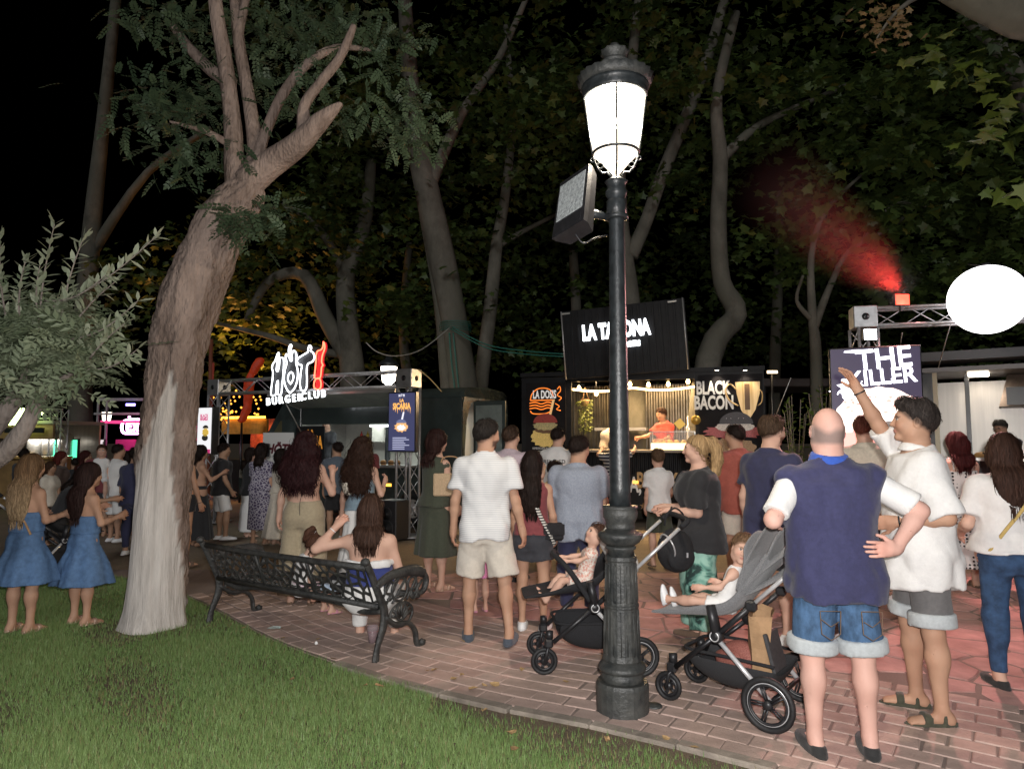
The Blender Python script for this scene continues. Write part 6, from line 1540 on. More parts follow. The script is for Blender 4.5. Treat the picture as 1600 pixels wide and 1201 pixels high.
# serving hatch, lit inside; counter with burgers
Mh_ = vf.M @ Matrix.Translation((0, -.02, z1o + .34)) @ Matrix.Rotation(R(-14), 4, 'X')
MB().box(((x0o + x1o) / 2, -.42, 0), (x1o - x0o + .1, .86, .035), Mh_, .006).build('serving_hatch', mat('m_hatch', (.22, .25, .23), .45, var=.2, scale=4), van)
b = MB(); b.box(((x0o + x1o) / 2, -.845, 0), (x1o - x0o + .12, .02, .06), Mh_); b.box((x0o - .04, -.42, 0), (.02, .86, .06), Mh_); b.box((x1o + .04, -.42, 0), (.02, .86, .06), Mh_); b.build('hatch_trim', STEEL, van)
for xx in (x0o + .1, x1o - .1): MB().bar(vf.P(xx, -.01, z1o - .25), Mh_ @ Vector((xx, -.55, -.02)), .012, 6).build('gas_strut', STEEL, van)
vf.box('counter', (x0o, x1o), (-.30, .25), (z0o - .045, z0o), STEEL, van, .006)
vf.box('strip_light', (x1o - 1.2, x1o - .1), (.10, .14), (z1o - .06, z1o - .02), emis('m_strip', (.9, 1.0, .95), 5.0), van)
area('van_light', tuple(vf.P((x0o + x1o) / 2 + .4, .8, 2.28)), 1.8, 34, (.92, 1.0, .94), (0, 0, 0), van, .5)
MB().box((0, 0, 0), (.30, .16, .36), vf.M @ Matrix.Translation((vf.px(588, .9), 1.0, 1.70)), .04).build('water_heater', WHITEP, van)
HP = empty('menu_poster', tuple(vf.P(vf.px(437), -.03, 1.0)), 0, 'white poster with dark HÖT! lettering on the van side', 'poster')
xa, xb = vf.px(414), vf.px(462); vf.box('sheet', (xa, xb), (-.035, -.03), (1.02, 1.74), PRINTW, HP); Mp = vf.face((xa + xb) / 2, -.035, 1.38)
place_text('lettering', 'HÖT!', Mp @ Matrix.Translation((0, .02, 0)), .26, mat('m_maroon_print', (.10, .01, .02), .5), HP, bold=.012, shear=.25); place_text('lettering', 'BURGER CLUB', Mp @ Matrix.Translation((0, -.13, 0)), .07, mat('m_grey_print', (.25, .25, .25), .5), HP)
SB_ = empty('menu_poster', tuple(vf.P(vf.px(495), -.05, 1.0)), 0, 'black poster with orange SICARIA lettering beside the hatch', 'poster')
xa, xb = vf.px(466), vf.px(511); vf.box('sheet', (xa, xb), (-.06, -.052), (1.12, 1.86), BLACKP, SB_); Mp = vf.face((xa + xb) / 2, -.06, 1.5)
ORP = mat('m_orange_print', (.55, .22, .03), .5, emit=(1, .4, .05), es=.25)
place_text('lettering', 'SICARIA', Mp @ Matrix.Translation((.02, .03, 0)), .34, ORP, SB_, bold=.012, sx=.5); place_text('lettering', 'LA', Mp @ Matrix.Translation((.02, .24, 0)), .14, ORP, SB_, bold=.006)
for i, pxq in enumerate((583, 600, 612, 622)):
    q = vf.P(vf.px(pxq, -.18), -.18, z0o)
    o = empty('burger', tuple(q), 0, 'small burger on the van counter, %s from the left' % ('first', 'second', 'third', 'last')[i], 'burger', 'burgers on the van counter')
    MB().lathe([(0, .0), (.05, .0), (.055, .02), (.05, .03)], 16).build('bun_base', mat('m_bun', (.45, .24, .08), .6), o, False); MB().lathe([(.0, .03), (.058, .03), (.06, .05), (0, .05)], 16).build('patty', mat('m_patty', (.08, .035, .02), .7), o, False); MB().lathe([(.055, .05), (.05, .075), (.03, .092), (0, .097)], 16).build('bun_top', mat('m_bun', (.45, .24, .08), .6), o, False)
o = empty('till', tuple(vf.P(vf.px(572, -.1), -.1, z0o)), 0, 'small dark tablet till with white card on the van counter', 'till')
MB().box((0, 0, .09), (.2, .02, .18), Matrix.Rotation(.3, 4, 'X'), .005).build('tablet', BLKPL, o, False); MB().box((.02, -.03, .2), (.09, .006, .12)).build('card', PRINTW, o, False)
vf.box('hood', (x0o + .1, x1o - .5), (1.05, 1.68), (1.95, 2.3), STEEL, van, .02); vf.box('shelf', (x0o + .2, x1o - .3), (1.45, 1.69), (1.55, 1.58), STEEL, van)
SAUCE = [mat('m_sauce%d' % i, c, .35) for i, c in enumerate(((.5, .03, .02), (.6, .42, .04), (.7, .68, .6), (.08, .03, .02)))]
for i in range(9): tag(MB().lathe([(0, 0), (.035, 0), (.035, .13), (.012, .16), (.01, .2), (0, .2)], 10, tuple(vf.P(x0o + .3 + i * .17, 1.56, 1.58))).build('sauce_bottle', SAUCE[i % 4]), '%s sauce bottle on the shelf inside the van, place %s from the left' % (('red', 'yellow', 'white', 'brown')[i % 4], ('one', 'two', 'three', 'four', 'five', 'six', 'seven', 'eight', 'nine')[i]), 'bottle', 'sauce bottles inside the van')
# open rear: white interior lining, fire sign, extinguisher, door leaf
rz0, rz1 = .5, 2.3
b = MB(); hp = [(.10, rz0), (.08, 1.4), (.14, 1.95), (.28, 2.26), (.5, 2.32), (1.3, 2.32), (1.5, 2.26), (1.66, 1.95), (1.72, 1.4), (1.70, rz0)]
ou = [(0, .35), (0, 1.4), (.0, 2.1), (.06, 2.46), (.18, 2.54), (1.62, 2.54), (1.75, 2.46), (1.8, 2.1), (1.8, 1.4), (1.8, .35)]
vs = [tuple(vf.P(VL, y_, z_)) for y_, z_ in hp] + [tuple(vf.P(VL, y_, z_)) for y_, z_ in ou]; b.add(vs, [[k, k + 1, k + 11, k + 10] for k in range(9)] + [[9, 0, 10, 19]], False); b.build('rear_frame', DGREEN, van)
vf.box('partition', (VL - .75, VL - .72), (.06, 1.69), (.47, 2.33), WHITEP, van)
area('van_rear_light', tuple(vf.P(VL - .3, .9, 2.2)), .4, 5, (1, 1, .93), (0, 0, 0), van)
rf = Fr(tuple(vf.P(VL - .72, 0, 0))[:2], tuple(vf.P(VL - .72, 1.8, 0))[:2]); RED = mat('m_red_paint', (.45, .02, .02), .35); 
fs_ = empty('fire_sign', tuple(rf.P(.42, -.02, 1.72)), 0, 'red fire extinguisher sign on the white wall inside the van', 'sign'); rf.box('plate', (.30, .56), (-.012, -.005), (1.72, 2.06), RED, fs_)
rf.box('pictogram', (.385, .475), (-.018, -.013), (1.80, 2.0), PRINTW, fs_); rf.box('pictogram', (.33, .36), (-.018, -.013), (1.80, 2.0), PRINTW, fs_); rf.box('pictogram', (.50, .53), (-.018, -.013), (1.80, 2.0), PRINTW, fs_)
q = rf.P(.42, -.10, 1.0); ext = empty('fire_extinguisher', tuple(q), 0, 'red fire extinguisher hanging in the open rear of the van', 'fire extinguisher')
MB().lathe([(0, 0), (.075, .0), (.08, .03), (.08, .40), (.06, .46), (.03, .48), (.028, .52), (0, .52)], 20).build('cylinder', RED, ext, False); MB().box((0, 0, .55), (.05, .05, .06), None, .008).build('valve', BLKPL, ext, False); MB().tube(catmull([(0, 0, .57), (.08, 0, .60), (.11, 0, .5), (.095, 0, .25)], 4), .010, 6).build('hose', BLKPL, ext, False); MB().tube([(-.02, 0, .58), (.07, -.01, .64)], .008, 6).build('handle', BLKPL, ext, False)
dl0, dl1 = at(739, 700, 12.1), at(789, 700, 11.8); df = Fr((dl0.x, 12.1), (dl1.x, 11.8)); dz1 = at(760, 626, 12).z; dr = empty('door_leaf', (0, 0, 0)); dr.parent = van; dr.matrix_parent_inverse = wmat(van).inverted()
df.box('door_panel', (0, df.L), (0, .05), (.35, dz1), DGREEN, dr, .03); df.box('door_lining', (.06, df.L - .06), (-.012, -.001), (1.3, dz1 - .08), mat('m_door_lining', (.28, .33, .31), .3, .5, var=.2, scale=4), dr, .004); df.box('door_lining', (.06, df.L - .06), (-.012, -.001), (.45, 1.22), WHITEP, dr, .004)
# side lamp at the front right, small amber marker
vf.box('marker_lamp', (vf.px(604), vf.px(613)), (-.012, -.001), (.73, .78), emis('m_amber', (1, .45, .05), 3.0), van)
# cables from the plane trunk
gc = mat('m_green_cable', (.02, .13, .10), .5); wc = mat('m_white_cable', (.35, .34, .30), .6)
for i, (pts, m_, lab) in enumerate((
  ([at(705, 510, 14.6), at(760, 538, 14.2), at(820, 548, 13.8), at(882, 553, 13.3)], gc, 'upper green cable strung from the plane trunk to the dark trailer'),
  ([at(705, 514, 14.6), at(760, 543, 14.2), at(820, 553, 13.8), at(882, 557, 13.3)], gc, 'lower green cable strung from the plane trunk to the dark trailer'),
  ([at(572, 535, 13), at(590, 550, 13), at(620, 556, 13.2), at(660, 545, 13.8), at(705, 510, 14.6)], wc, 'pale cable sagging from the plane trunk behind the truss'),
  ([at(654, 577, 11.2), at(672, 592, 11.3), at(690, 612, 11.4)], mat('m_strap', (.75, .58, .28), .5), 'yellow strap running from the truss corner down to the van roof'))):
    b = MB(); b.tube(catmull(pts, 5), .013 if i < 3 else .03, 6, flat=1 if i < 3 else .2); tag(b.build('cable' if i < 3 else 'tie_strap', m_), lab, 'cable' if i < 3 else 'strap')
b = MB()
for k in range(5): b.torus(.345 + .006 * (k % 3), .009, 30, 5, Matrix.Translation((at(708, 520, 15).x + .05, 15, at(708, 505, 15).z - k * .045)))
tag(b.build('cable_coil', gc), 'green cable wound round the tall plane trunk', 'cable')
for k in range(2): tag(MB().tube(catmull([at(702 + 6 * k, 520, 14.55), at(705 + 7 * k, 560, 14.55), at(712 + 6 * k, 620, 14.55), at(718 + 6 * k, 690, 14.5)], 4), .018, 6).build('cable', gc), ('green cable running down the left of the tall plane trunk', 'green cable running down the middle of the tall plane trunk')[k], 'cable')
# second street lamp, seen through the truss
def far_lamp(px, py, Y, s, label):
    """distant lantern: foot of the glass at (px, py)"""
    c = at(px, py, Y); root = empty('street_lamp', (c.x, c.y, 0), 0, label, 'street lamp')
    MB().lathe([(.12, 0), (.10, .3), (.06, .9), (.045, c.z - .1), (.06, c.z - .08), (.03, c.z)], 14, (c.x, c.y, 0)).build('shaft', IRON, root)
    MB().lathe([(.03 * s, 0), (.10 * s, .08 * s), (.13 * s, .12 * s), (.17 * s, .42 * s), (.05 * s, .43 * s)], 20, tuple(c)).build('glass', emis('m_far_glass', (1.0, .88, .7), 9.0), root)
    MB().lathe([(.17 * s, .42 * s), (.21 * s, .46 * s), (.18 * s, .52 * s), (.08 * s, .58 * s), (.05 * s, .66 * s), (0, .7 * s)], 20, tuple(c)).build('hood', IRON, root); return root
far_lamp(607, 605, 14.0, 1.0, 'street lamp glowing through the right end of the truss')
far_lamp(166, 661, 24, .9, 'distant street lamp between the green screen and pink sign')
far_lamp(289, 676, 26, .9, 'distant street lamp just right of the pale tree trunk')
far_lamp(781, 665, 22, .9, 'distant street lamp glowing right of the open van door')

# ================= orange lit stall far behind the left tower
of = Fr(tuple(at(345, 700, 19))[:2], tuple(at(420, 700, 18.5))[:2]); ost = empty('orange_stall', tuple(of.P(.6, 0, 0)), 0, 'orange lit food stall seen behind the left truss tower', 'stall')
ORM = mat('m_orange_panel', (.55, .28, .05), .6, var=.3, scale=6); of.box('counter', (0, 1.5), (0, .5), (0, 1.05), BLACKP, ost); of.box('fascia', (0, 1.5), (0, .08), (1.75, 2.15), ORM, ost); of.box('back_wall', (0, 1.5), (1.2, 1.25), (1.05, 2.2), mat('m_red_wall', (.3, .06, .03), .6, var=.5, scale=9), ost)
of.box('light_bar', (.02, 1.46), (-.05, -.01), (2.17, 2.23), emis('m_orange_bar', (1, .42, .04), 6), ost); area('stall_light', tuple(of.P(.7, .5, 2.1)), .6, 25, (1, .5, .15), (0, 0, 0), ost); area('stall_uplight', tuple(of.P(.7, -.1, 3.05)), 1.2, 170, (1, .42, .08), (PI, 0, 0), ost)
g3 = random.Random(8); b = MB()
for k in range(46): b.lathe([(0, -.035), (.035, 0), (0, .035)], 6, tuple(of.P(g3.uniform(-.1, 1.4), -.1 - g3.uniform(0, .2), g3.uniform(2.3, 3.0) - .25 * abs(k % 7 - 3) / 3)))
b.build('gold_lanterns', emis('m_goldlamp', (1, .45, .06), 1.6), ost)
# tall red inflatable flame figure; red light on it put into its glow
rf2 = at(400, 700, 17.5); infl = empty('inflatable', (rf2.x, rf2.y, 0), 0, 'tall red flame shaped inflatable with painted-in red glow behind the truss', 'inflatable')
S_ = Shape()
for (a, b_), (c_, d_), r0, r1 in (((383, 640), (390, 600), .16, .15), ((390, 600), (394, 580), .12, .13), ((394, 580), (404, 566), .14, .12), ((404, 566), (408, 562), .10, .05), ((378, 655), (383, 640), .12, .15)): S_.cone(tuple(at(a, b_, 17.5)), tuple(at(c_, d_, 17.5)), r0 * .62, r1 * .62, .08)
S_.disp(wrinkle(3, .05, 14)); Dg, axg = S_.grid(.04); gv, gf = surfnets(Dg, axg); link('flame_body', mesh_np('flame_body', gv, gf), mat('m_infl', (.28, .03, .015), .6, var=.5, scale=9, emit=(1, .08, .01), es=.10), infl)
q = at(378, 655, 17.5); MB().bar(Vector((q.x, q.y, 0)), q, .03, 6).build('pole', BLACKP, infl)
q = at(327, 700, 17); rp = empty('flag_pole', (q.x, q.y, 0), 0, 'thin reddish pole just right of the pale tree trunk', 'pole'); MB().bar(Vector((q.x, q.y, 0)), at(330, 530, 17), .05, 8).build('mast', mat('m_redpole', (.22, .07, .04), .6), rp); MB().box(tuple(at(330, 610, 17)), (.10, .03, 1.4), None, .01).build('banner', mat('m_redflag', (.2, .03, .02), .7, emit=(1, .08, .03), es=.03), rp)  # red light put into the banner's faint glow; the pole is coloured red

# ================= black container trailer: LA TAHONA
tl, tr_ = at(815, 700, 13.6), at(1197, 700, 12.2); tf = Fr((tl.x, 13.6), (tr_.x, 12.2)); TL_ = tf.L
tra = empty('burger_trailer', tuple(tf.P(TL_ / 2, 1, 0)), 0, 'black corrugated container trailer with lit serving window', 'food trailer')
xo0, xo1 = tf.px(893), tf.px(1086); CZ, TZ = 1.36, 2.72
BCOR = mat('m_black_corrugated', (.011, .011, .012), .45, var=.3, scale=8, spec=.15); BINT = mat('m_interior_corrugated', (.16, .145, .12), .32, .85, var=.3, scale=4)
corr(tf, 'front_sheet', (xo0, xo1), (.35, CZ), 0, BCOR, tra)
tf.box('front_panel', (0, xo0 - .002), (0, .06), (.3, TZ + .1), BCOR, tra); tf.box('front_panel', (xo1 + .002, TL_), (0, .06), (.3, TZ + .18), BCOR, tra); tf.box('header', (xo0, xo1), (0.0, .06), (TZ, TZ + .12), BCOR, tra); tf.box('skirt_board', (0, TL_), (-.03, -.002), (.3, .95), BCOR, tra); tf.box('back_wall', (0, TL_), (1.95, 2.0), (.3, 2.8), BCOR, tra); corr(tf, 'inner_lining', (xo0 - .3, xo1 + .3), (1.0, 2.75), 1.55, BINT, tra, .11, .04)
tf.box('roof', (-.02, TL_ + .02), (-.02, 2.02), (2.84, 2.92), BCOR, tra); tf.box('inner_side', (xo0 - .34, xo0 - .30), (.07, 1.54), (.9, 2.82), BCOR, tra); tf.box('inner_side', (xo1 + .30, xo1 + .34), (.07, 1.54), (.9, 2.82), BCOR, tra); tf.box('floor', (.0, TL_), (.07, 1.94), (.3, .36), BLKPL, tra); tf.box('end_wall', (TL_ - .05, TL_), (.07, 1.94), (.37, 2.83), mat('m_galv', (.20, .20, .22), .4, .7, var=.3, scale=3), tra)
tf.box('counter', (xo0 - .05, xo1 + .05), (-.22, .30), (CZ, CZ + .05), mat('m_counter', (.25, .2, .14), .4), tra, .006)
# raised lid with the sign: starts at the roof edge and leans back
lz0 = zat(985, 585, tf, -.12); lz1 = zat(985, 478, tf, -.05)
lx0, lx1 = tf.px(884, -.1), tf.px(1080, -.1); Ml = tf.M @ Matrix.Translation(((lx0 + lx1) / 2, -.12, lz0)) @ Matrix.Rotation(R(-3.2), 4, 'Y') @ Matrix.Rotation(R(3), 4, 'X') @ Matrix.Translation((-(lx0 + lx1) / 2, 0, 0))
MB().box(((lx0 + lx1) / 2, 0, (lz1 - lz0) / 2), (lx1 - lx0, .06, lz1 - lz0), Ml, .004).build('raised_lid', BCOR, tra)
n_ = 18
for k in range(n_): MB().box((lx0 + (k + .5) * (lx1 - lx0) / n_, -.042, (lz1 - lz0) / 2), (.045, .022, lz1 - lz0 - .06), Ml, .005).build('lid_rib', BCOR, tra)
for xx in (lx0 + .03, lx1 - .03): MB().bar(Ml @ Vector((xx, -.07, 0)), Ml @ Vector((xx, -.07, lz1 - lz0)), .014, 6).build('lid_strut', STEEL, tra)
for xx in (lx0 + .12, lx1 - .22): MB().box((xx, -.06, lz1 - lz0 - .05), (.16, .03, .03), Ml).build('lid_latch', STEEL, tra)
sx_ = tf.px(964, -.2); tsz = zat(964, 517, tf, -.2); tsg = empty('lit_sign', tuple(tf.P(sx_, -.2, tsz)), 0, 'white glowing LA TAHONA lettering on the raised black lid', 'sign')
Mt = facing(tf.P(sx_, -.24, tsz), tf.u) @ Matrix.Rotation(R(3.2), 4, 'Z'); place_text('sign_lettering', 'LA TAHONA', Mt, .40, NEONW, tsg, bold=.018, depth=.025, sx=.56); place_text('sign_lettering', 'BURGERS', Mt @ Matrix.Translation((.24, -.28, 0)), .14, NEONW, tsg, bold=.006, depth=.02, sx=.7)
# lights inside: LED rope, bulbs, ceiling lamps
WARM = emis('m_warm_led', (1, .66, .28), 9.0); BULB = emis('m_bulb', (1, .62, .25), 14.0)
rope = MB(); rope.tube(catmull([tf.P(xo0 + (xo1 - xo0) * k / 8, .12, TZ - .14 - .05 * math.sin(PI * (k % 4) / 4)) for k in range(9)], 4), .022, 6); rope.build('led_rope', WARM, tra)
for i, (pxq, pyq) in enumerate(((932, 615), (985, 600), (1014, 601), (1045, 600), (1076, 596), (905, 606))):
    xx = tf.px(pxq, .3); zz = zat(pxq, pyq, tf, .3); o = empty('bulb_lamp', tuple(tf.P(xx, .3, zz)), 0); o.parent = tra; o.matrix_parent_inverse = wmat(tra).inverted()
    MB().lathe([(0, -.05), (.032, -.03), (.04, 0), (.025, .035), (.015, .05), (0, .05)], 14, tuple(tf.P(xx, .3, zz))).build('bulb', BULB, o); MB().bar(tf.P(xx, .3, zz + .05), tf.P(xx, .3, TZ + .05), .005, 5).build('flex', BLKPL, o)
area('trailer_light', tuple(tf.P((xo0 + xo1) / 2, .6, 2.74)), 2.0, 95, (1, .70, .36), (0, 0, 0), tra, .5)
area('header_fill', tuple(tf.P((xo0 + xo1) / 2, -.06, TZ - .04)), 2.0, 90, (1, .66, .33), (Matrix.Rotation(math.atan2(tf.u.y, tf.u.x), 3, 'Z') @ Matrix.Rotation(R(-42), 3, 'X')).to_euler(), tra, .08)  # added strip that throws the bulbs' warm light onto the ground in front
# glowing food display, shelf, hanging plant, beer tap, hanging badges
o = empty('food_display', tuple(tf.P(tf.px(1045), -.05, CZ + .05)), 0, 'glass food display glowing on the trailer counter', 'display case')
xd0, xd1 = tf.px(1016, -.1), tf.px(1086, -.1); tf.box('tray', (xd0, xd1), (-.18, .22), (CZ + .051, CZ + .17), emis('m_tray', (1, .78, .42), 2.6), o, .01)
GLS = mat('m_clear_glass', (.9, .9, .9), .05, alpha=.18); tf.box('glass_front', (xd0, xd1), (-.195, -.187), (CZ + .052, CZ + .38), GLS, o); tf.box('glass_top', (xd0, xd1), (-.186, .2), (CZ + .372, CZ + .38), GLS, o)
b = MB()
for xx in (xd0, xd1 - .015):
    for yy in (-.19, .19): b.box(((xx + .007), yy, CZ + .215), (.015, .015, .33), tf.M)
b.box(((xd0 + xd1) / 2, -.19, CZ + .384), (xd1 - xd0, .02, .012), tf.M); b.build('frame', STEEL, o)
FOOD = mat('m_food', (.35, .2, .08), .6, col2=(.6, .45, .15), scale=30); g3 = random.Random(12)
for k in range(6): MB().lathe([(0, 0), (.05, 0), (.055, .03), (.03, .06), (0, .065)], 10, tuple(tf.P(xd0 + .08 + k * (xd1 - xd0 - .16) / 5, g3.uniform(-.1, .1), CZ + .171))).build('food_portion', FOOD, o)
tf.box('shelf', (tf.px(930, 1.0), tf.px(1010, 1.0)), (.9, 1.3), (1.78, 1.84), STEEL, tra)
pl = tf.P(tf.px(914, .25), .25, 0); hz = zat(914, 632, tf, .25); hp_ = empty('hanging_plant', (pl.x, pl.y, hz - .3), 0, 'trailing green plant hanging in the trailer window', 'plant')
b = MB()
for a in (0, 2.1, 4.2): b.bar(Vector((pl.x + .08 * math.cos(a), pl.y + .08 * math.sin(a), hz + .1)), Vector((pl.x, pl.y, hz + .34)), .004, 4)
b.build('hanger', kraft, hp_); MB().lathe([(.05, hz - .03), (.09, hz + .08), (.09, hz + .1), (0, hz + .09)], 14, (pl.x, pl.y, 0)).build('pot', kraft, hp_)
rq = np.random.RandomState(4); pos = [(pl.x + math.cos(a) * r_, pl.y + math.sin(a) * r_, hz + .1 - abs(d_)) for a, r_, d_ in zip(rq.uniform(0, 6.3, 260), rq.uniform(.05, .14, 260), rq.uniform(0, .62, 260))]
foliage('foliage', 'oliveleaf', pos, .07, hp_, ((.10, .14, .03), (.2, .22, .05)), 3)
bt = tf.P(tf.px(1075, .1), .1, CZ + .05); tap = empty('beer_tap', tuple(bt), 0, 'chrome beer tap column on the trailer counter', 'beer tap'); MB().lathe([(0, 0), (.06, 0), (.06, .03), (.03, .05), (.03, .35), (.045, .37), (.045, .42), (.02, .44), (.015, .62), (0, .63)], 16).build('column', ALU, tap, False); MB().bar((0, -.03, .4), (0, -.12, .36), .012, 8).build('spout', ALU, tap, False)
for i, (pxq, pyq) in enumerate(((1088, 656), (1063, 662))):
    c = tf.face(tf.px(pxq, -.06), -.26, zat(pxq, pyq, tf, -.26)); o = empty('hanging_badge', tuple(c.translation), 0, ('round gold badge hanging at the edge of the bacon poster', 'square gold badge standing behind the glass display')[i], 'badge')
    (MB().lathe([(0, 0), (.085, 0), (.085, .012), (0, .014)], 24, (0, 0, 0), True, c) if i == 0 else MB().box((0, 0, 0), (.15, .15, .012), c @ Matrix.Rotation(.7, 4, 'Z'))).build('disc', mat('m_gold', (.6, .38, .08), .35, .6), o)
# posters left and right
PBK = mat('m_poster_black', (.010, .009, .010), .6, var=.2, scale=4, spec=.1)
xa, xb = tf.px(822, -.03), tf.px(884, -.03); za, zb_ = zat(850, 708, tf), zat(850, 598, tf)
p1 = empty('advert_poster', tuple(tf.P((xa + xb) / 2, -.04, za)), 0, 'black LA DOSIS poster with orange neon burger on the trailer', 'poster'); tf.box('sheet', (xa, xb), (-.05, -.004), (za, zb_), PBK, p1); Mq = tf.face((xa + xb) / 2, -.05, (za + zb_) / 2); pw, ph = xb - xa, zb_ - za
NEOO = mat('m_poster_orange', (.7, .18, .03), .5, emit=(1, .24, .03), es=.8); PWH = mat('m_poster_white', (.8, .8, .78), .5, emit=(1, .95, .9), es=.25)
def pline(root, pts, m, r_=.008, closed=False):
    q = [Mq @ Vector((a * pw, b_ * ph, .006)) for a, b_ in pts]; return MB().tube(catmull(q + ([q[0]] if closed else []), 4), r_, 5).build('neon_line_print', m, root)
pline(p1, [(-.38, .25), (-.34, .34), (-.2, .41), (0, .42), (.15, .38), (.2, .30)], NEOO, .011); pline(p1, [(-.38, .25), (.22, .25)], NEOO, .011)
for yy in (.21, .17, .13): pline(p1, [(-.40, yy), (-.25, yy + .012), (-.1, yy - .012), (.05, yy + .012), (.15, yy)], NEOO, .011)
pline(p1, [(-.38, .10), (-.3, .06), (0, .06), (.16, .10)], NEOO, .011); pline(p1, [(.30, .40), (.36, .44), (.38, .38), (.30, .32), (.40, .28), (.34, .24)], NEOO, .010); pline(p1, [(.25, .2), (.35, .16), (.28, .12), (.38, .10)], NEOO, .008)
place_text('lettering', 'LA DOSIS', Mq @ Matrix.Translation((-.02 * pw, .325 * ph, 0)), .22, PWH, p1, .014, bold=.008, sx=.52)
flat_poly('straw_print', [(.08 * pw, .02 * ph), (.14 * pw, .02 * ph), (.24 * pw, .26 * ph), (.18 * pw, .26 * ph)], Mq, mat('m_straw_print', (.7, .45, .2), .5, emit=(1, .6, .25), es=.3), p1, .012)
def rnd(n, c, ex=None, es=0): return mat(n, c, .5, var=.45, scale=70, emit=ex, es=es)
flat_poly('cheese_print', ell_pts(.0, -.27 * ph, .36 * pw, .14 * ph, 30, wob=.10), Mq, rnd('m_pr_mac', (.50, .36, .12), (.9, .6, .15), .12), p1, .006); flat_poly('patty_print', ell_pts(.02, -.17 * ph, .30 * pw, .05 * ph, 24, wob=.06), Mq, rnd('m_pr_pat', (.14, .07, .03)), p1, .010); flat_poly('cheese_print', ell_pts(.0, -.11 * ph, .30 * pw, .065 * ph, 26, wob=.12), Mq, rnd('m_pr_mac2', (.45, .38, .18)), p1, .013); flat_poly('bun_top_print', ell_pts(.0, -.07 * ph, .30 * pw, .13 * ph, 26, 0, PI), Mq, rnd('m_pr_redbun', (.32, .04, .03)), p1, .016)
place_text('lettering', 'HAMBURGUESA MAC & CHEESE', Mq @ Matrix.Translation((0, -.43 * ph, 0)), .062, PRINTW, p1, .02, sx=.6); place_text('lettering', 'BACON, QUESO Y SALSA', Mq @ Matrix.Translation((0, -.475 * ph, 0)), .055, PRINTW, p1, .02, sx=.6)
xa, xb = tf.px(1092, -.03), tf.px(1193, -.03); za, zb_ = .98, zat(1140, 585, tf)
p2 = empty('advert_poster', tuple(tf.P((xa + xb) / 2, -.04, za)), 0, 'black BLACK BACON poster with golden trophy and burger', 'poster'); tf.box('sheet', (xa, xb), (-.05, -.004), (za, zb_), PBK, p2); Mq = tf.face((xa + xb) / 2, -.05, (za + zb_) / 2); pw, ph = xb - xa, zb_ - za
place_text('lettering', 'BLACK', Mq @ Matrix.Translation((-.27 * pw, .36 * ph, 0)), .33, PRINTW, p2, .006, bold=.012, sx=.58); place_text('lettering', 'BACON', Mq @ Matrix.Translation((-.26 * pw, .21 * ph, 0)), .34, PRINTW, p2, .006, bold=.012, sx=.58)
GOLDP = mat('m_print_gold', (.45, .28, .10), .4, .3, col2=(.75, .55, .28), scale=3, stretch=(6, 6, .3)); 
flat_poly('trophy_print', [(.08 * pw, .42 * ph), (.46 * pw, .42 * ph), (.45 * pw, .30 * ph), (.38 * pw, .14 * ph), (.30 * pw, .06 * ph), (.24 * pw, .06 * ph), (.16 * pw, .14 * ph), (.10 * pw, .30 * ph)], Mq, GOLDP, p2); flat_poly('trophy_print', [(.22 * pw, .40 * ph), (.30 * pw, .40 * ph), (.30 * pw, .14 * ph), (.22 * pw, .14 * ph)], Mq, mat('m_print_darkgold', (.12, .06, .02), .5), p2, .008); pline(p2, [(.10, .34), (-.0, .40), (-.07, .34), (-.02, .24), (.12, .18)], GOLDP, .016); pline(p2, [(.45, .34), (.49, .30), (.48, .22), (.42, .18)], GOLDP, .012)
flat_poly('bun_print', ell_pts(.05 * pw, -.34 * ph, .40 * pw, .10 * ph, 24), Mq, rnd('m_pr_dark', (.06, .035, .03)), p2, .004); flat_poly('patty_print', ell_pts(.0, -.24 * ph, .38 * pw, .10 * ph, 26, wob=.08), Mq, rnd('m_pr_brown', (.34, .2, .09)), p2, .008); flat_poly('bacon_print', ell_pts(.04 * pw, -.08 * ph, .46 * pw, .07 * ph, 30, wob=.16), Mq, rnd('m_pr_bacon', (.40, .08, .08)), p2, .012); flat_poly('sauce_print', ell_pts(.06 * pw, -.03 * ph, .30 * pw, .05 * ph, 24, wob=.05), Mq, rnd('m_pr_white', (.62, .56, .5)), p2, .015); flat_poly('bun_top_print', ell_pts(.08 * pw, .0 * ph, .26 * pw, .12 * ph, 26, 0, PI), Mq, rnd('m_pr_blackbun', (.035, .03, .035)), p2, .018)
for xx in (.17, .36, -.12, -.3): flat_poly('bun_seed_print', ell_pts((.05 + xx * .4) * pw, .055 * ph, .006, .004, 8), Mq, PRINTW, p2, .022)
for pxq in (1122, 1166):
    c = tf.P(tf.px(pxq, -.12), -.14, zat(pxq, 578, tf, -.14)); o = empty('spotlight', tuple(c), 0, 'small spotlight above the %s side of the bacon poster' % ('left' if pxq < 1150 else 'right'), 'spotlight')
    MB().lathe([(.0, .03), (.03, .03), (.045, 0), (.042, -.004), (0, -.002)], 14).build('shade', BLKPL, o, False); MB().lathe([(0, -.006), (.036, -.006), (0, -.012)], 12).build('lens', emis('m_spot', (1, .9, .75), 18), o, False); MB().bar((0, .0, .03), (0, .1, .05), .008, 5).build('arm', BLKPL, o, False)
    l = bpy.data.lights.new('spot_beam', 'SPOT'); l.energy, l.spot_size, l.spot_blend, l.color, l.shadow_soft_size = 14, R(100), .6, (1, .85, .65), .03; lo = bpy.data.objects.new('spot_beam', l); COL.objects.link(lo); lo.parent = o; lo.location = (0, -.05, -.03); lo.rotation_euler = (R(12), 0, 0)
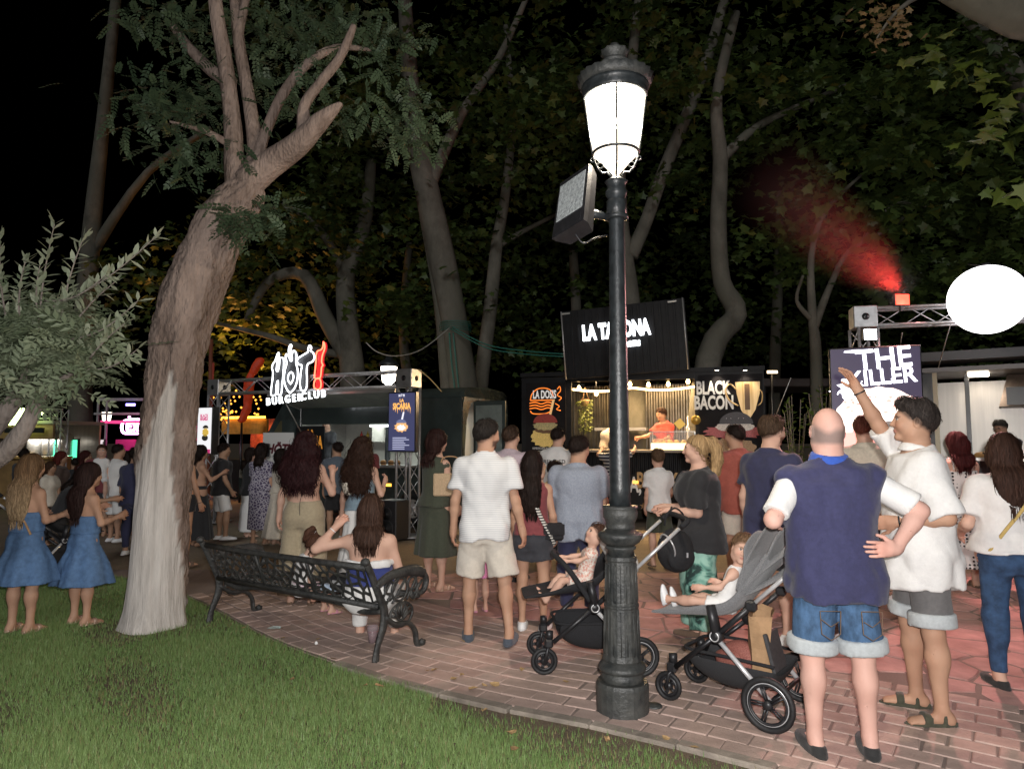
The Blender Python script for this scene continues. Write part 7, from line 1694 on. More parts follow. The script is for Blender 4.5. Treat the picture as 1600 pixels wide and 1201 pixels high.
# lettering along the skirt board
for txt, pxq, pyq, sz, m_ in (('LA TAHONA,', 940, 757, .40, PRINTW), ('BLACK BOOM', 1060, 752, .40, mat('m_print_sand', (.45, .27, .10), .5)), ('Smash & slow food', 1040, 790, .15, PRINTW)):
    place_text('lettering', txt, tf.face(tf.px(pxq, -.03), -.03, zat(pxq, pyq, tf)), sz, m_, tra, .004, bold=.012 if sz > .2 else .002, sx=.62)
Mk = tf.face(tf.px(1003, -.03), -.03, zat(1003, 790, tf)); flat_poly('star_print', [(.07 * (1 if k % 2 == 0 else .4) * math.sin(k * PI / 5), .07 * (1 if k % 2 == 0 else .4) * math.cos(k * PI / 5)) for k in range(10)], Mk, mat('m_print_brown', (.25, .13, .04), .5), tra)
for pxq in (992, 1138): tf.box('marker_lamp', (tf.px(pxq - 4), tf.px(pxq + 4)), (-.05, -.031), (.78, .83), emis('m_amber', (1, .45, .05), 3.0), tra)
for xw in (1.2, 3.2):
    e = empty('wheel', tuple(tf.P(xw, .1, .3)), 0); e.parent = tra; e.matrix_parent_inverse = wmat(tra).inverted(); Mw = facing(tf.P(xw, .15, .3), tf.u); MB().torus(.22, .08, 24, 8, Mw).build('tyre', RUB, e); MB().lathe([(0, .05), (.15, .04), (.16, .06)], 20, (0, 0, 0), True, Mw).build('rim', STEEL, e)
# clay pots with leafy bushes between the trailer and the big screen
BUSHC = ((.07, .12, .02), (.16, .22, .05))
for i, (pxq, py0, py1, Y) in enumerate(((1243, 612, 720, 10.6), (1285, 606, 720, 10.4), (1306, 600, 720, 10.3))):
    c = at(pxq, 720, Y); o = empty('potted_bush', (c.x, c.y, 0), 0, ('potted leafy bush just right of the trailer', 'potted leafy bush behind the bald man', 'potted leafy bush touching the left edge of the screen')[i], 'plant')
    MB().lathe([(0, 0), (.16, 0), (.2, .45), (.21, .46), (0, .44)], 18).build('pot', mat('m_pot', (.05, .05, .05), .7), o, False); rq = np.random.RandomState(i); z1 = at(pxq, py0, Y).z; b = MB(); pos, dr_ = [], []
    for s_ in range(9):
        a = rq.uniform(0, 6.3); tip = Vector((c.x + math.cos(a) * .18, c.y + math.sin(a) * .18, z1 - rq.uniform(0, .45))); bs_ = Vector((c.x, c.y, .44)); b.bar(bs_, tip, .006, 5)
        for t in np.linspace(.25, 1, 30): p = bs_.lerp(tip, t); pos.append(tuple(p)); dr_.append((rq.normal(), rq.normal(), rq.uniform(.1, .9)))
    b.build('stem', BARK_OLIVE, o); foliage('foliage', 'oliveleaf', pos, .085, o, BUSHC, i, dr_)

# ================= right stall: truss arm, red flood, balloon, LED screen, steel kitchen
tw = at(1357, 700, 8.7); TX, TY = tw.x, 8.7
rg_ = empty('truss_tower', (TX, TY, 0), 0, 'silver truss tower with a long arm carrying the red light and balloon', 'truss'); tz = at(1357, 497, 8.7).z
truss(rg_, Vector((TX, TY, 0)), Vector((TX, TY, tz - .14)), .24, .020, .28, Vector((1, 0, 0))); corner_box(rg_, Vector((TX, TY, tz)), .28, -.25); truss(rg_, Vector((TX + .14, TY - .03, tz)), Vector((TX + 3.4, TY - .75, tz + .02)), .22, .018, .32); MB().box((TX, TY, .012), (.5, .5, .024), None, .004).build('base_plate', TRUSS, rg_)
c = at(1358, 523, 8.5); o = empty('work_light', tuple(c), 0, 'white work light shining below the truss corner block', 'work light'); MB().box((0, 0, 0), (.17, .06, .15), None, .01).build('housing', BLKPL, o, False); MB().box((0, -.034, 0), (.15, .006, .13)).build('lens', emis('m_work', (.95, .97, 1), 14), o, False)
c = at(1410, 468, 8.45); redo = empty('red_floodlight', tuple(c), 0, 'glowing red floodlight standing on the truss arm', 'floodlight'); MB().box((0, .03, 0), (.19, .06, .15), None, .01).build('housing', BLKPL, redo, False); MB().box((0, -.004, 0), (.17, .006, .13)).build('lens', emis('m_redlens', (1.0, .05, .025), 4), redo, False); MB().box((0, .03, -.1), (.04, .04, .08)).build('bracket', BLKPL, redo, False)
l = bpy.data.lights.new('red_beam', 'SPOT'); l.energy, l.spot_size, l.spot_blend, l.color, l.shadow_soft_size = 650, R(130), .9, (1.0, .42, .40), .06; lo = bpy.data.objects.new('red_beam', l); COL.objects.link(lo); lo.parent = redo; lo.location = (0, -.03, 0); lo.rotation_euler = (R(-48), 0, R(-10))
# cooking smoke drifting up to the left of the lamp, lit red by it
def smoke(name, a, b, r0, r1, dens, label, col):
    a, b = Vector(a), Vector(b); L = (b - a).length; M = Matrix.Translation(a) @ (b - a).to_track_quat('Z', 'Y').to_matrix().to_4x4()
    o = MB().lathe([(0, -.05), (r0, 0), (r1, L), (r1 * .6, L + .3), (0, L + .35)], 20).build(name, None); o.matrix_world = M; o.matrix_local = M
    m = bpy.data.materials.new('m_' + name); m.use_nodes = True; nt = m.node_tree; nt.nodes.remove(nt.nodes['Principled BSDF']); vo = node(nt, 'ShaderNodeVolumePrincipled'); vo.inputs['Color'].default_value = c4(col)
    mt = lambda op, x, y: (lambda n: ([lnk(nt, q, n.inputs[k]) if hasattr(q, 'is_linked') else setattr(n.inputs[k], 'default_value', q) for k, q in enumerate((x, y))], n.outputs[0])[1])(node(nt, 'ShaderNodeMath', operation=op))
    tc = node(nt, 'ShaderNodeTexCoord'); sp = node(nt, 'ShaderNodeSeparateXYZ'); lnk(nt, tc.outputs['Object'], sp.inputs[0]); n = node(nt, 'ShaderNodeTexNoise', i_Scale=1.7, i_Detail=3.0); lnk(nt, tc.outputs['Object'], n.inputs['Vector'])
    rho = mt('SQRT', mt('ADD', mt('MULTIPLY', sp.outputs[0], sp.outputs[0]), mt('MULTIPLY', sp.outputs[1], sp.outputs[1])), 0.0); rad = mt('ADD', mt('MULTIPLY', sp.outputs[2], (r1 - r0) / L), r0)
    fall = mt('POWER', mt('MAXIMUM', mt('SUBTRACT', 1.0, mt('DIVIDE', rho, rad)), 0.0), 1.4); end = mt('MAXIMUM', mt('SUBTRACT', 1.0, mt('DIVIDE', sp.outputs[2], L)), 0.0)
    lnk(nt, mt('MULTIPLY', mt('MULTIPLY', mt('MULTIPLY', fall, end), n.outputs['Fac']), dens), vo.inputs['Density']); lnk(nt, vo.outputs[0], nt.nodes['Material Output'].inputs['Volume']); o.data.materials.clear(); o.data.materials.append(m)
    return tag(o, label, 'smoke', kind='stuff')
smoke('smoke', at(1412, 460, 8.5), at(1175, 255, 9.3), .34, .85, .6, 'red lit smoke drifting up from the red floodlight', (.85, .85, .85))
l = bpy.data.lights.new('red_up_beam', 'SPOT'); l.energy, l.spot_size, l.spot_blend, l.color, l.shadow_soft_size = 280, R(85), 1.0, (1.0, .045, .035), .05; lo = bpy.data.objects.new('red_up_beam', l); COL.objects.link(lo); lo.parent = redo; lo.location = (0, 0, .09); lo.rotation_euler = (at(1190, 270, 9.3) - at(1410, 468, 8.45)).to_track_quat('-Z', 'Y').to_euler()
c = at(1543, 468, 8.0); bal = empty('balloon_light', tuple(c), 0, 'big white glowing oval balloon light on the truss arm', 'balloon light'); rx_, rz_ = 55 * 8 / FPX, 54 * 8 / FPX
MB().lathe([(rx_ * math.sin(PI * k / 24) if 0 < k < 24 else 0, -rz_ * math.cos(PI * k / 24)) for k in range(25)], 48, (0, 0, 0)).build('envelope', emis('m_balloon', (1, .97, .98), 3.2), bal, False)
MB().lathe([(0, -.02), (.05, -.02), (.05, .03), (0, .03)], 12, (0, 0, rz_)).build('cap', BLKPL, bal, False); MB().bar((0, 0, rz_), (0, .3, rz_ + .1), .01, 6).build('tether', BLKPL, bal, False)
for i, (a, b_, y0, y1) in enumerate(((1410, 1406, 520, 545), (1486, 1466, 505, 575))): tag(MB().bar(at(a, y0, 8.5), at(b_, y1, 9.2), .006, 5).build('guy_wire', STEEL), ('short guy wire hanging from the truss arm', 'long guy wire beside the balloon light')[i], 'wire')
sf = Fr(tuple(at(1301, 700, 8.25))[:2], tuple(at(1447, 700, 7.9))[:2]); sz0, sz1 = .75, zat(1374, 541, sf)
led = empty('led_screen', tuple(sf.P(sf.L / 2, 0, 0)), 0, 'bright LED screen reading THE KILLER with a pink burger', 'screen'); sf.box('cabinet', (0, sf.L), (0, .14), (sz0, sz1), BLACKP, led, .01); sf.box('display', (.015, sf.L - .015), (-.012, -.001), (sz0 + .02, sz1 - .02), mat('m_led_dark', (.03, .025, .05), .4, emit=(.12, .08, .20), es=.22), led)
for xx in (.1, sf.L - .1): sf.box('stand_leg', (xx - .03, xx + .03), (.05, .11), (0, sz0), BLACKP, led)
Mq = sf.face(sf.L / 2, -.013, (sz0 + sz1) / 2); pw, ph = sf.L, sz1 - sz0; LEDW = emis('m_led_white', (.93, .93, 1.0), 3.6)
def LS(px, py): return ((px - 1374) / 146 * pw, (((541 + 719) / 2 - py)) / 178 * ph * 178 / 178 * .0 + ((at(1374, py, sf.P(sf.L / 2, 0, 0).y).z) - (sz0 + sz1) / 2))
for txt, x_, y_, s_, sx in (('THE', 1388, 562, .34, .95), ('KILLER', 1384, 590, .26, .92)):
    q = LS(x_, y_); place_text('lettering', txt, Mq @ Matrix.Translation((q[0], q[1], 0)) @ Matrix.Rotation(R(4), 4, 'Z'), s_, LEDW, led, .009, bold=.004, sx=sx)
q = LS(1352, 548); flat_poly('spatter_print', ell_pts(q[0], q[1], .18, .018, 18, wob=.1), Mq, LEDW, led, .006); q = LS(1330, 606); flat_poly('spatter_print', ell_pts(q[0], q[1], .10, .13, 22, wob=.3), Mq, LEDW, led, .006)
LEDP = emis('m_led_pink', (1, .42, .36), 1.1); LEDC = emis('m_led_cream', (1, .80, .70), 1.7)
q = LS(1378, 668); flat_poly('burger_print', ell_pts(q[0], q[1] + .02, .50, .46, 40, wob=.02), Mq, LEDC, led, .004); flat_poly('bun_print', ell_pts(q[0], q[1] - .16, .50, .16, 30, wob=.10), Mq, LEDP, led, .007)
g3 = random.Random(6)
for k in range(26): flat_poly('bun_seed_print', ell_pts(q[0] + g3.uniform(-.36, .36), q[1] + g3.uniform(.16, .38), g3.uniform(.012, .03), g3.uniform(.008, .018), 9), Mq, LEDP, led, .007)
for k in range(16): flat_poly('spark_print', ell_pts(g3.uniform(-.53, .53), g3.uniform(-.05, .6), .008, .008, 8), Mq, LEDW, led, .004)
# the steel kitchen truck
kf = Fr(tuple(at(1440, 700, 10.8))[:2], tuple(at(1660, 700, 9.8))[:2]); kit = empty('kitchen_truck', tuple(kf.P(1.4, 1, 0)), 0, 'steel lined kitchen truck lit inside at the right edge', 'food truck'); KZ = zat(1520, 590, kf); BRST = mat('m_brushed', (.42, .40, .37), .36, .6, var=.08, scale=2.5, stretch=(9, 1, .25))
x1 = kf.px(1475); kf.box('front_panel', (0, x1 - .10), (0, .08), (.3, KZ + .1), BLACKP, kit); kf.box('counter_panel', (x1 - .1, 3.4), (0, .08), (.3, 1.28), BLACKP, kit); kf.box('counter', (x1 - .1, 3.4), (-.2, .35), (1.28, 1.33), STEEL, kit, .006); kf.box('back_wall', (0, 3.4), (1.6, 1.65), (.3, KZ + .05), BRST, kit); kf.box('side_wall', (.02, .06), (.09, 1.6), (.3, KZ + .05), BRST, kit); kf.box('ceiling', (0, 3.4), (-.02, 1.66), (KZ + .11, KZ + .18), mat('m_kit_ceil', (.16, .15, .145), .4, .6), kit)
for xx in (x1 - .10, x1 + .30): kf.box('door_post', (xx - .03, xx + .03), (-.03, .05) if xx < x1 else (.55, .62), (1.34, KZ + .1), mat('m_cream', (.62, .56, .40), .5) if xx < x1 else BLACKP, kit)
b = MB(); b.box((1.7, -.55, KZ + .26), (3.6, 1.15, .05), kf.M @ Matrix.Rotation(R(-2), 4, 'X'), .006); b.build('awning', mat('m_awning', (.025, .024, .027), .5, var=.2, scale=6), kit); kf.box('awning_trim', (-.1, 3.5), (-1.13, -1.10), (KZ + .18, KZ + .30), mat('m_awning_trim', (.035, .035, .038), .5), kit)
lx = kf.px(1532, .5); kf.box('ceiling_lamp', (lx - .14, lx + .14), (.4, .7), (KZ + .06, KZ + .105), emis('m_kit_lamp', (1, .85, .66), 9), kit, .02); area('kitchen_light', tuple(kf.P(lx, .7, KZ + .03)), .5, 7, (1, .86, .70), (0, 0, 0), kit)
hx = kf.px(1592, 1.0); b = MB(); b.add([tuple(kf.P(*q)) for q in ((hx - .25, .7, KZ - .42), (hx + 1.2, .7, KZ - .42), (hx + 1.2, 1.59, KZ - .42), (hx - .25, 1.59, KZ - .42), (hx - .12, 1.0, KZ + .1), (hx + 1.2, 1.0, KZ + .1), (hx + 1.2, 1.59, KZ + .1), (hx - .12, 1.59, KZ + .1))], [[3, 2, 1, 0], [4, 5, 6, 7], [0, 1, 5, 4], [1, 2, 6, 5], [2, 3, 7, 6], [3, 0, 4, 7]]); b.build('extractor_hood', mat('m_hood', (.25, .2, .17), .4, .7, var=.2, scale=8), kit)
for k in range(5): kf.box('hood_filter', (hx - .15 + k * .27, hx + .08 + k * .27), (.694, .70), (KZ - .40, KZ - .12), BLACKP, kit)
q = kf.P(kf.px(1553, .0), .0, 1.33); o = empty('frying_pan', tuple(q), .4, 'black frying pan on the steel kitchen counter', 'pan'); MB().lathe([(0, .0), (.1, .0), (.13, .05), (.125, .05), (.095, .008), (0, .008)], 20).build('pan_body', BLKPL, o, False); MB().tube([(-.12, 0, .04), (-.3, 0, .07)], .012, 6).build('handle', BLKPL, o, False)
q = kf.P(kf.px(1548, -.1), -.1, 1.33); o = empty('paper_cup', tuple(q), 0, 'white paper cup on the kitchen counter edge', 'cup'); MB().lathe([(0, 0), (.03, 0), (.042, .11), (.039, .11), (.028, .006)], 16).build('cup_wall', PRINTW, o, False)
q = kf.P(kf.px(1530, .1), .1, 1.33); o = empty('bread_loaf', tuple(q), 0, 'golden bread bun on the kitchen counter', 'bread'); MB().lathe([(0, 0), (.09, 0), (.1, .03), (.07, .07), (0, .085)], 16).build('crust', mat('m_bun', (.45, .24, .08), .6), o, False); MB().lathe([(0.001, .084), (.012, .0855), (0, .088)], 8).build('seed_top', FOOD, o, False)
wb = at(1207, 581, 12.0); o = empty('strip_lamp', tuple(wb), 0, 'short warm strip lamp glowing right of the trailer roof', 'lamp'); MB().box((0, 0, 0), (.17, .03, .04)).build('tube', emis('m_strip_warm', (1, .75, .45), 10), o, False); MB().box((0, .03, 0), (.2, .03, .06)).build('holder', BLKPL, o, False); MB().bar((0, .04, 0), (0, .04, -wb.z), .02, 6).build('stand', BLKPL, o, False)
tag(MB().bar(at(1236, 590, 11.5), at(1206, 665, 11.9), .008, 5).build('guy_wire', STEEL), 'slanting guy wire right of the bacon poster', 'wire')
aw = Fr(tuple(at(1195, 700, 14.5))[:2], tuple(at(1320, 700, 14.5))[:2]); o = empty('dark_gazebo', tuple(aw.P(.8, 0, 0)), 0, 'low dark gazebo roof behind the potted bushes', 'gazebo'); aw.box('roof', (-.1, aw.L + .6), (0, 2), (2.72, 2.9), mat('m_gaz', (.06, .045, .04), .7, var=.3, scale=4), o, .02)
for xx in (0, aw.L): aw.box('post', (xx, xx + .06), (0, .06), (0, 2.719), BLACKP, o)

# ================= far left stalls
lf = Fr(tuple(at(-60, 700, 16.5))[:2], tuple(at(80, 700, 16.0))[:2]); o = empty('tan_stall', tuple(lf.P(1, 0, 0)), 0, 'tan fronted food stall with steel interior at the far left', 'stall'); zt_ = zat(40, 685, lf); lf.box('fascia', (-.5, lf.L + .02), (0, .06), (zt_, zt_ + .34), mat('m_tan', (.30, .19, .08), .6, var=.15, scale=4), o, .01); lf.box('roof_edge', (-.5, lf.L + .05), (-.05, 1.5), (zt_ + .345, zt_ + .42), mat('m_roofedge', (.3, .28, .24), .5), o); lf.box('counter', (-.5, lf.L), (0, .6), (0, 1.15), mat('m_tan2', (.26, .16, .06), .6, var=.2, scale=5), o); lf.box('counter_top', (-.5, lf.L + .02), (-.1, .6), (1.152, 1.2), mat('m_gold2', (.5, .32, .1), .4), o); lf.box('back_wall', (-.5, lf.L), (1.4, 1.45), (0, zt_ + .34), BRST, o); area('stall_light', tuple(lf.P(lf.L - 1, .8, zt_ - .02)), 1.0, 14, (1, .95, .85), (0, 0, 0), o, .5)
for k in range(3): MB().lathe([(0, 0), (.16, 0), (.17, .02), (.17, .5), (.1, .56), (0, .57)], 16, tuple(lf.P(lf.L - .5 - k * .45, .9, 1.2))).build('steel_urn', STEEL, o)
ng = emis('m_neon_lime', (.72, 1.0, .35), 6.0); o = empty('neon_sign', tuple(at(40, 650, 15.8)), 0, 'lime green neon scribble sign behind the olive branches', 'sign')
for pts in ([(16, 655), (24, 648), (32, 640), (36, 642), (28, 655), (20, 662)], [(14, 662), (24, 657), (36, 648), (40, 644)], [(50, 655), (54, 645), (58, 637), (60, 640), (54, 648)], [(48, 658), (53, 650), (60, 644), (66, 646)]): MB().tube(catmull([at(a, b_, 15.8) for a, b_ in pts], 4), .045, 6).build('neon_tube', ng, o)
MB().box(tuple(at(38, 672, 15.9)), (.9, .05, .12)).build('mount', BLACKP, o)
o = empty('truss_gate', tuple(at(98, 700, 16.2)), 0, 'small dark truss corner beside the lime neon sign', 'truss'); a, b_ = at(56, 647, 16.2), at(93, 646, 16.2); truss(o, a, b_, .22, .018, .3); truss(o, Vector((b_.x, b_.y, 0)), Vector((b_.x, b_.y, b_.z + .1)), .26, .018, .3); 
MB().bar(at(60, 650, 16.2), at(84, 668, 16.2), .012, 5).build('brace', TRUSS, o)
def glow_screen(px0, py0, px1, py1, Y, label, m_, extra=None):
    a, b_ = at(px0, py1, Y), at(px1, py0, Y); c = (a + b_) / 2; r0 = empty('menu_screen', (c.x, c.y, a.z), 0, label, 'screen'); MB().box((c.x, c.y + .04, c.z), (b_.x - a.x + .05, .08, b_.z - a.z + .05), None, .01).build('casing', BLACKP, r0); MB().box((c.x, c.y - .006, c.z), (b_.x - a.x, .008, b_.z - a.z)).build('display', m_, r0); MB().box((c.x, c.y + .05, a.z / 2), (.08, .05, a.z)).build('stand', BLACKP, r0); return r0, facing((c.x, c.y - .011, c.z), (1, 0, 0)), b_.x - a.x, b_.z - a.z
o, M, w, h = glow_screen(79, 687, 121, 730, 17, 'turquoise glowing screen behind the crowd at the far left', emis('m_turq', (.10, .80, .45), 1.3)); flat_poly('picture_print', ell_pts(.0, .02, w * .2, h * .35, 16, wob=.2), M, emis('m_turqlight', (.75, 1, .85), 2.2), o); flat_poly('picture_print', ell_pts(w * .12, -.35 * h, w * .3, h * .18, 16, wob=.2), M, emis('m_orlight', (1, .7, .45), 2.4), o, .007)
o, M, w, h = glow_screen(130, 687, 162, 728, 18.5, 'pale menu screen right of the turquoise screen', emis('m_palescr', (.62, .55, .58), .8)); place_text('lettering', 'MENU', M @ Matrix.Translation((0, h * .32, 0)), .2, mat('m_grey_print', (.25, .25, .25), .5), o, bold=.006); flat_poly('picture_print', ell_pts(.05, -.15 * h, w * .3, h * .2, 16, wob=.1), M, emis('m_yel2', (1, .75, .2), 1.0), o)
c = at(145, 684, 18.3); o = empty('clip_lamp', tuple(c), 0, 'tiny white lamp on top of the pale menu screen', 'lamp'); MB().lathe([(0, 0), (.06, .03), (.03, .12), (0, .13)], 10).build('bulb', emis('m_clip', (1, .95, .85), 12), o, False); MB().bar((0, 0, 0), (.02, .05, -.1), .01, 5).build('clip', BLKPL, o, False)
pk = emis('m_neon_pink', (1, .42, .85), 6.5); o = empty('neon_sign', tuple(at(205, 665, 19)), 0, 'pink neon EX sign above the pink stall', 'sign')
for pts, cl in (([(192, 659), (198, 656), (206, 655), (217, 655)], 0), ([(192, 659), (190, 668), (193, 676), (204, 677), (217, 677)], 0), ([(199, 661), (205, 660)], 0), ([(199, 661), (199, 672), (205, 672)], 0), ([(199, 666), (205, 666)], 0), ([(208, 660), (216, 673)], 0), ([(216, 660), (208, 673)], 0), ([(216, 666), (222, 666)], 0), ([(201, 652), (203, 651)], 0)): MB().tube(catmull([at(a, b_, 19) for a, b_ in pts], 3), .035, 6).build('neon_tube', pk, o)
place_text('neon_lettering', 'TASIS', facing(at(247, 666, 19), (1, 0, 0)), .42, pk, o, bold=.01)
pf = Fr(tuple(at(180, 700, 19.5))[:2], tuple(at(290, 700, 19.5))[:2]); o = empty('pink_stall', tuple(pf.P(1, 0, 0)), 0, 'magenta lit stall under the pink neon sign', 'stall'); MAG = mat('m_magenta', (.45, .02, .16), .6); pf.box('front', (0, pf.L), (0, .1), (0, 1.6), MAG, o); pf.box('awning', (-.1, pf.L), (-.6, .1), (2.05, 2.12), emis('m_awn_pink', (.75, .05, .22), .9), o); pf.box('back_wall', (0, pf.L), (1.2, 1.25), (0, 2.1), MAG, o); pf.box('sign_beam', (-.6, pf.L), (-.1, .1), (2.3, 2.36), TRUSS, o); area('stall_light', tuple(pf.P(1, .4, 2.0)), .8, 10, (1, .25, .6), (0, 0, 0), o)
for xx in (-.55, -.3): pf.box('truss_post', (xx, xx + .05), (-.05, 0), (0, 2.7), TRUSS, o)
pf.box('truss_beam', (-.55, .9), (-.05, 0), (2.7, 2.78), TRUSS, o); pf.box('blue_lamp', (.3, .55), (-.1, -.06), (2.55, 2.62), emis('m_blue', (.25, .2, 1), 6), o)

# ------------------------------------------------------------------ people
def cloth(name, c, var=.10, bump=.25, sheen=.15, rough=.85): return mat('c_' + name, c, rough, var=var, scale=45, bump=bump, bscale=190, sheen=sheen)
def pattern(name, kind, a, b, scale=60, thr=(.4, .6), stretch=(1, 1, 1), c=None):
    m, nt, bs = newmat('c_' + name); tc = node(nt, 'ShaderNodeTexCoord'); mp = node(nt, 'ShaderNodeMapping'); mp.inputs['Scale'].default_value = stretch; lnk(nt, tc.outputs['Object'], mp.inputs['Vector'])
    if kind == 'stripe': n = node(nt, 'ShaderNodeTexWave', i_Scale=scale, bands_direction='Z'); out = n.outputs['Fac']
    elif kind == 'dots': n = node(nt, 'ShaderNodeTexVoronoi', i_Scale=scale, i_Randomness=.12); out = n.outputs['Distance']
    elif kind == 'cells': n = node(nt, 'ShaderNodeTexVoronoi', i_Scale=scale, feature='DISTANCE_TO_EDGE'); out = n.outputs['Distance']
    else: n = node(nt, 'ShaderNodeTexNoise', i_Scale=scale, i_Detail=3.0, i_Distortion=.8); out = n.outputs['Fac']
    lnk(nt, mp.outputs[0], n.inputs['Vector']); cr = node(nt, 'ShaderNodeValToRGB'); e = cr.color_ramp.elements; e[0].position, e[1].position = thr; e[0].color, e[1].color = c4(a), c4(b)
    if c: x = e.new(sum(thr) / 2); x.color = c4(c)
    lnk(nt, out, cr.inputs[0]); lnk(nt, cr.outputs[0], bs.inputs['Base Color']); bs.inputs['Roughness'].default_value = .88; return m
WHT = cloth('white', (.74, .73, .71), .04, .3); CREAM = cloth('cream', (.66, .60, .50)); BLK = cloth('black', (.016, .016, .018)); NAVY = cloth('navy', (.028, .030, .075)); NAVYL = cloth('navy_polo', (.034, .035, .095), .12); DENIM = mat('c_denim', (.055, .115, .215), .85, var=.35, scale=30, bump=.35, bscale=260, stretch=(1, 1, .5)); DENIML = mat('c_denim_light', (.085, .165, .31), .85, var=.2, scale=24, bump=.3, bscale=240)
JEAN = mat('c_jean', (.03, .07, .15), .85, var=.35, scale=18, bump=.3, bscale=240); KHAKI = cloth('khaki', (.36, .30, .20)); BEIGE = cloth('beige', (.58, .52, .42)); STONE = cloth('stone', (.62, .57, .49), .06, .35); GREYS = cloth('grey_short', (.125, .12, .12)); LGREY = cloth('cuff_grey', (.42, .45, .46)); OLIVE = cloth('olive', (.050, .058, .038)); BURG = cloth('burgundy', (.20, .045, .05)); CHAR = cloth('charcoal', (.035, .037, .045)); BLUEG = pattern('blue_grey_shirt', 'noise', (.24, .27, .33), (.30, .33, .39), 90); RUST = cloth('rust', (.33, .085, .06)); PINKS = cloth('pink_shirt', (.56, .45, .50)); TEAL = pattern('teal_print', 'noise', (.022, .05, .045), (.30, .52, .43), 9, (.38, .56), c=(.13, .31, .25)); POLO = pattern('striped_polo', 'stripe', (.55, .56, .57), (.73, .73, .72), 22, (.30, .5)); DOTS = pattern('dots', 'dots', (.02, .02, .022), (.72, .69, .66), 26, (.30, .36)); PURP = pattern('purple_print', 'cells', (.42, .40, .46), (.075, .06, .12), 24, (.06, .16)); STRI = pattern('navy_stripe', 'stripe', (.6, .6, .6), (.03, .03, .06), 5.5, (.35, .45)); FLOR = pattern('floral', 'noise', (.62, .30, .24), (.72, .66, .58), 60, (.42, .55)); CHECK = pattern('pink_check', 'dots', (.55, .33, .42), (.72, .62, .66), 70, (.3, .5)); RED = cloth('red', (.50, .045, .03)); SLATE = cloth('slate', (.10, .125, .155)); BROYAL = cloth('royal', (.03, .09, .42)); STEELB = cloth('steel_blue', (.20, .28, .34)); YEL = cloth('yellow', (.5, .36, .12)); BRN = cloth('brown_dark', (.07, .045, .035)); PINK = cloth('pink', (.62, .22, .42))
SHW = mat('c_sneaker_white', (.74, .74, .74), .5, var=.05, scale=20); SHN = cloth('espadrille', (.06, .075, .10)); SHB = cloth('shoe_black', (.02, .02, .02)); SANG = mat('c_gold_sandal', (.45, .30, .22), .4, .3); SANB = cloth('sandal_brown', (.14, .09, .06)); SANO = cloth('sandal_olive', (.055, .055, .035)); SANP = cloth('sandal_pink', (.55, .25, .32))
DK, BR, RD, BL, GY = (.016, .010, .008), (.055, .028, .016), (.045, .010, .010), (.36, .235, .115), (.16, .15, .14)
def put(px, fy, hy=None, H=None):
    p = gp(px, fy); return dict(x=p.x, y=p.y, H=H or at(px, hy, p.y).z)
def collar(r_=.078, h_=.045): return lambda P: Shape().loft(P.Lt((0, .006, .520)), P.Rt @ rotm('X', .22), [0, h_ * P.s], [(r_ + .014) * P.s * P.g ** .6, r_ * P.s * P.g ** .6], [(r_ + .012) * P.s * P.g ** .6, (r_ - .002) * P.s * P.g ** .6], None, .01)
def sleeves(fr=.75, ex=.016):
    def fn(P):
        out = []
        for q in 'LR':
            S = Shape(); a, b, _ = P.arm[q]; r_ = P.T['arm'][0] * P.s * (1 + (P.g - 1) * .75); c = a + (b - a) * fr; S.cone(a + (b - a) * .04, c, r_ + ex * P.s, r_ * .86 + (ex + .010) * P.s, .01); S.p[-1] = cuff(S.p[-1], c, nv(b - a)); out.append(S.disp(wrinkle(6, .0045, 24)))
        return out
    return fn
def cuffs(t, ex=.024, h_=.05):
    def fn(P):
        out = []
        for q in 'LR':
            S = Shape(); a, b, _ = P.leg[q]; lr = P.T['leg']; c = a + (b - a) * t; d = nv(b - a); r_ = (np.interp(t, (0, 1), lr[:2]) * (1 + (P.g - 1) * .8) + ex) * P.s; S.loft(c, frame_z(d), [-h_ * P.s, 0], [r_ * .98, r_], [r_ * .98, r_], None, .004); out.append(S)
        return out
    return fn
def strapline(pts, w=.012, m=None, name='strap', off=.02):
    def fn(P, root):
        b = MB(); b.tube(catmull([P.Lt(p if len(p) == 3 else (p[0], -np.interp(p[1], P.T['z'], P.T['ry']) * P.g * math.sqrt(max(.05, 1 - (p[0] / (np.interp(p[1], P.T['z'], P.T['rx']) * P.g + .03)) ** 2)) - off, p[1])) for p in pts], 5), w * P.s, 6, flat=.25); lbuild(b, name, m, root)
    return fn
def glasses(P, root):
    b = MB()
    for q in (-1, 1):
        b.torus(.024 * P.hs, .0022 * P.hs, 20, 5, Matrix.Translation(P.Hd((q * .033, .112, .132))) @ Matrix(P.Rh.tolist()).to_4x4() @ Matrix.Rotation(PI / 2, 4, 'X')); b.bar(P.Hd((q * .057, .108, .136)), P.Hd((q * .082, -.005, .134)), .0024 * P.hs, 5)
    b.bar(P.Hd((-.009, .114, .137)), P.Hd((.009, .114, .137)), .002 * P.hs, 5); lbuild(b, 'glasses', BLKPL, root)
def band(q, m, name='bracelet', t=.93, r_=.034, w=.009):
    def fn(P, root):
        a = P.arm[q][1] + (P.arm[q][2] - P.arm[q][1]) * t; b = MB(); b.torus(r_ * P.s * (P.T['arm'][2] / .03), w * P.s * .6, 24, 6, Matrix.Translation(a) @ Matrix(frame_z(P.arm[q][2] - P.arm[q][1]).tolist()).to_4x4()); lbuild(b, name, m, root)
    return fn
def both(*f): return lambda P, root: [g(P, root) for g in f]
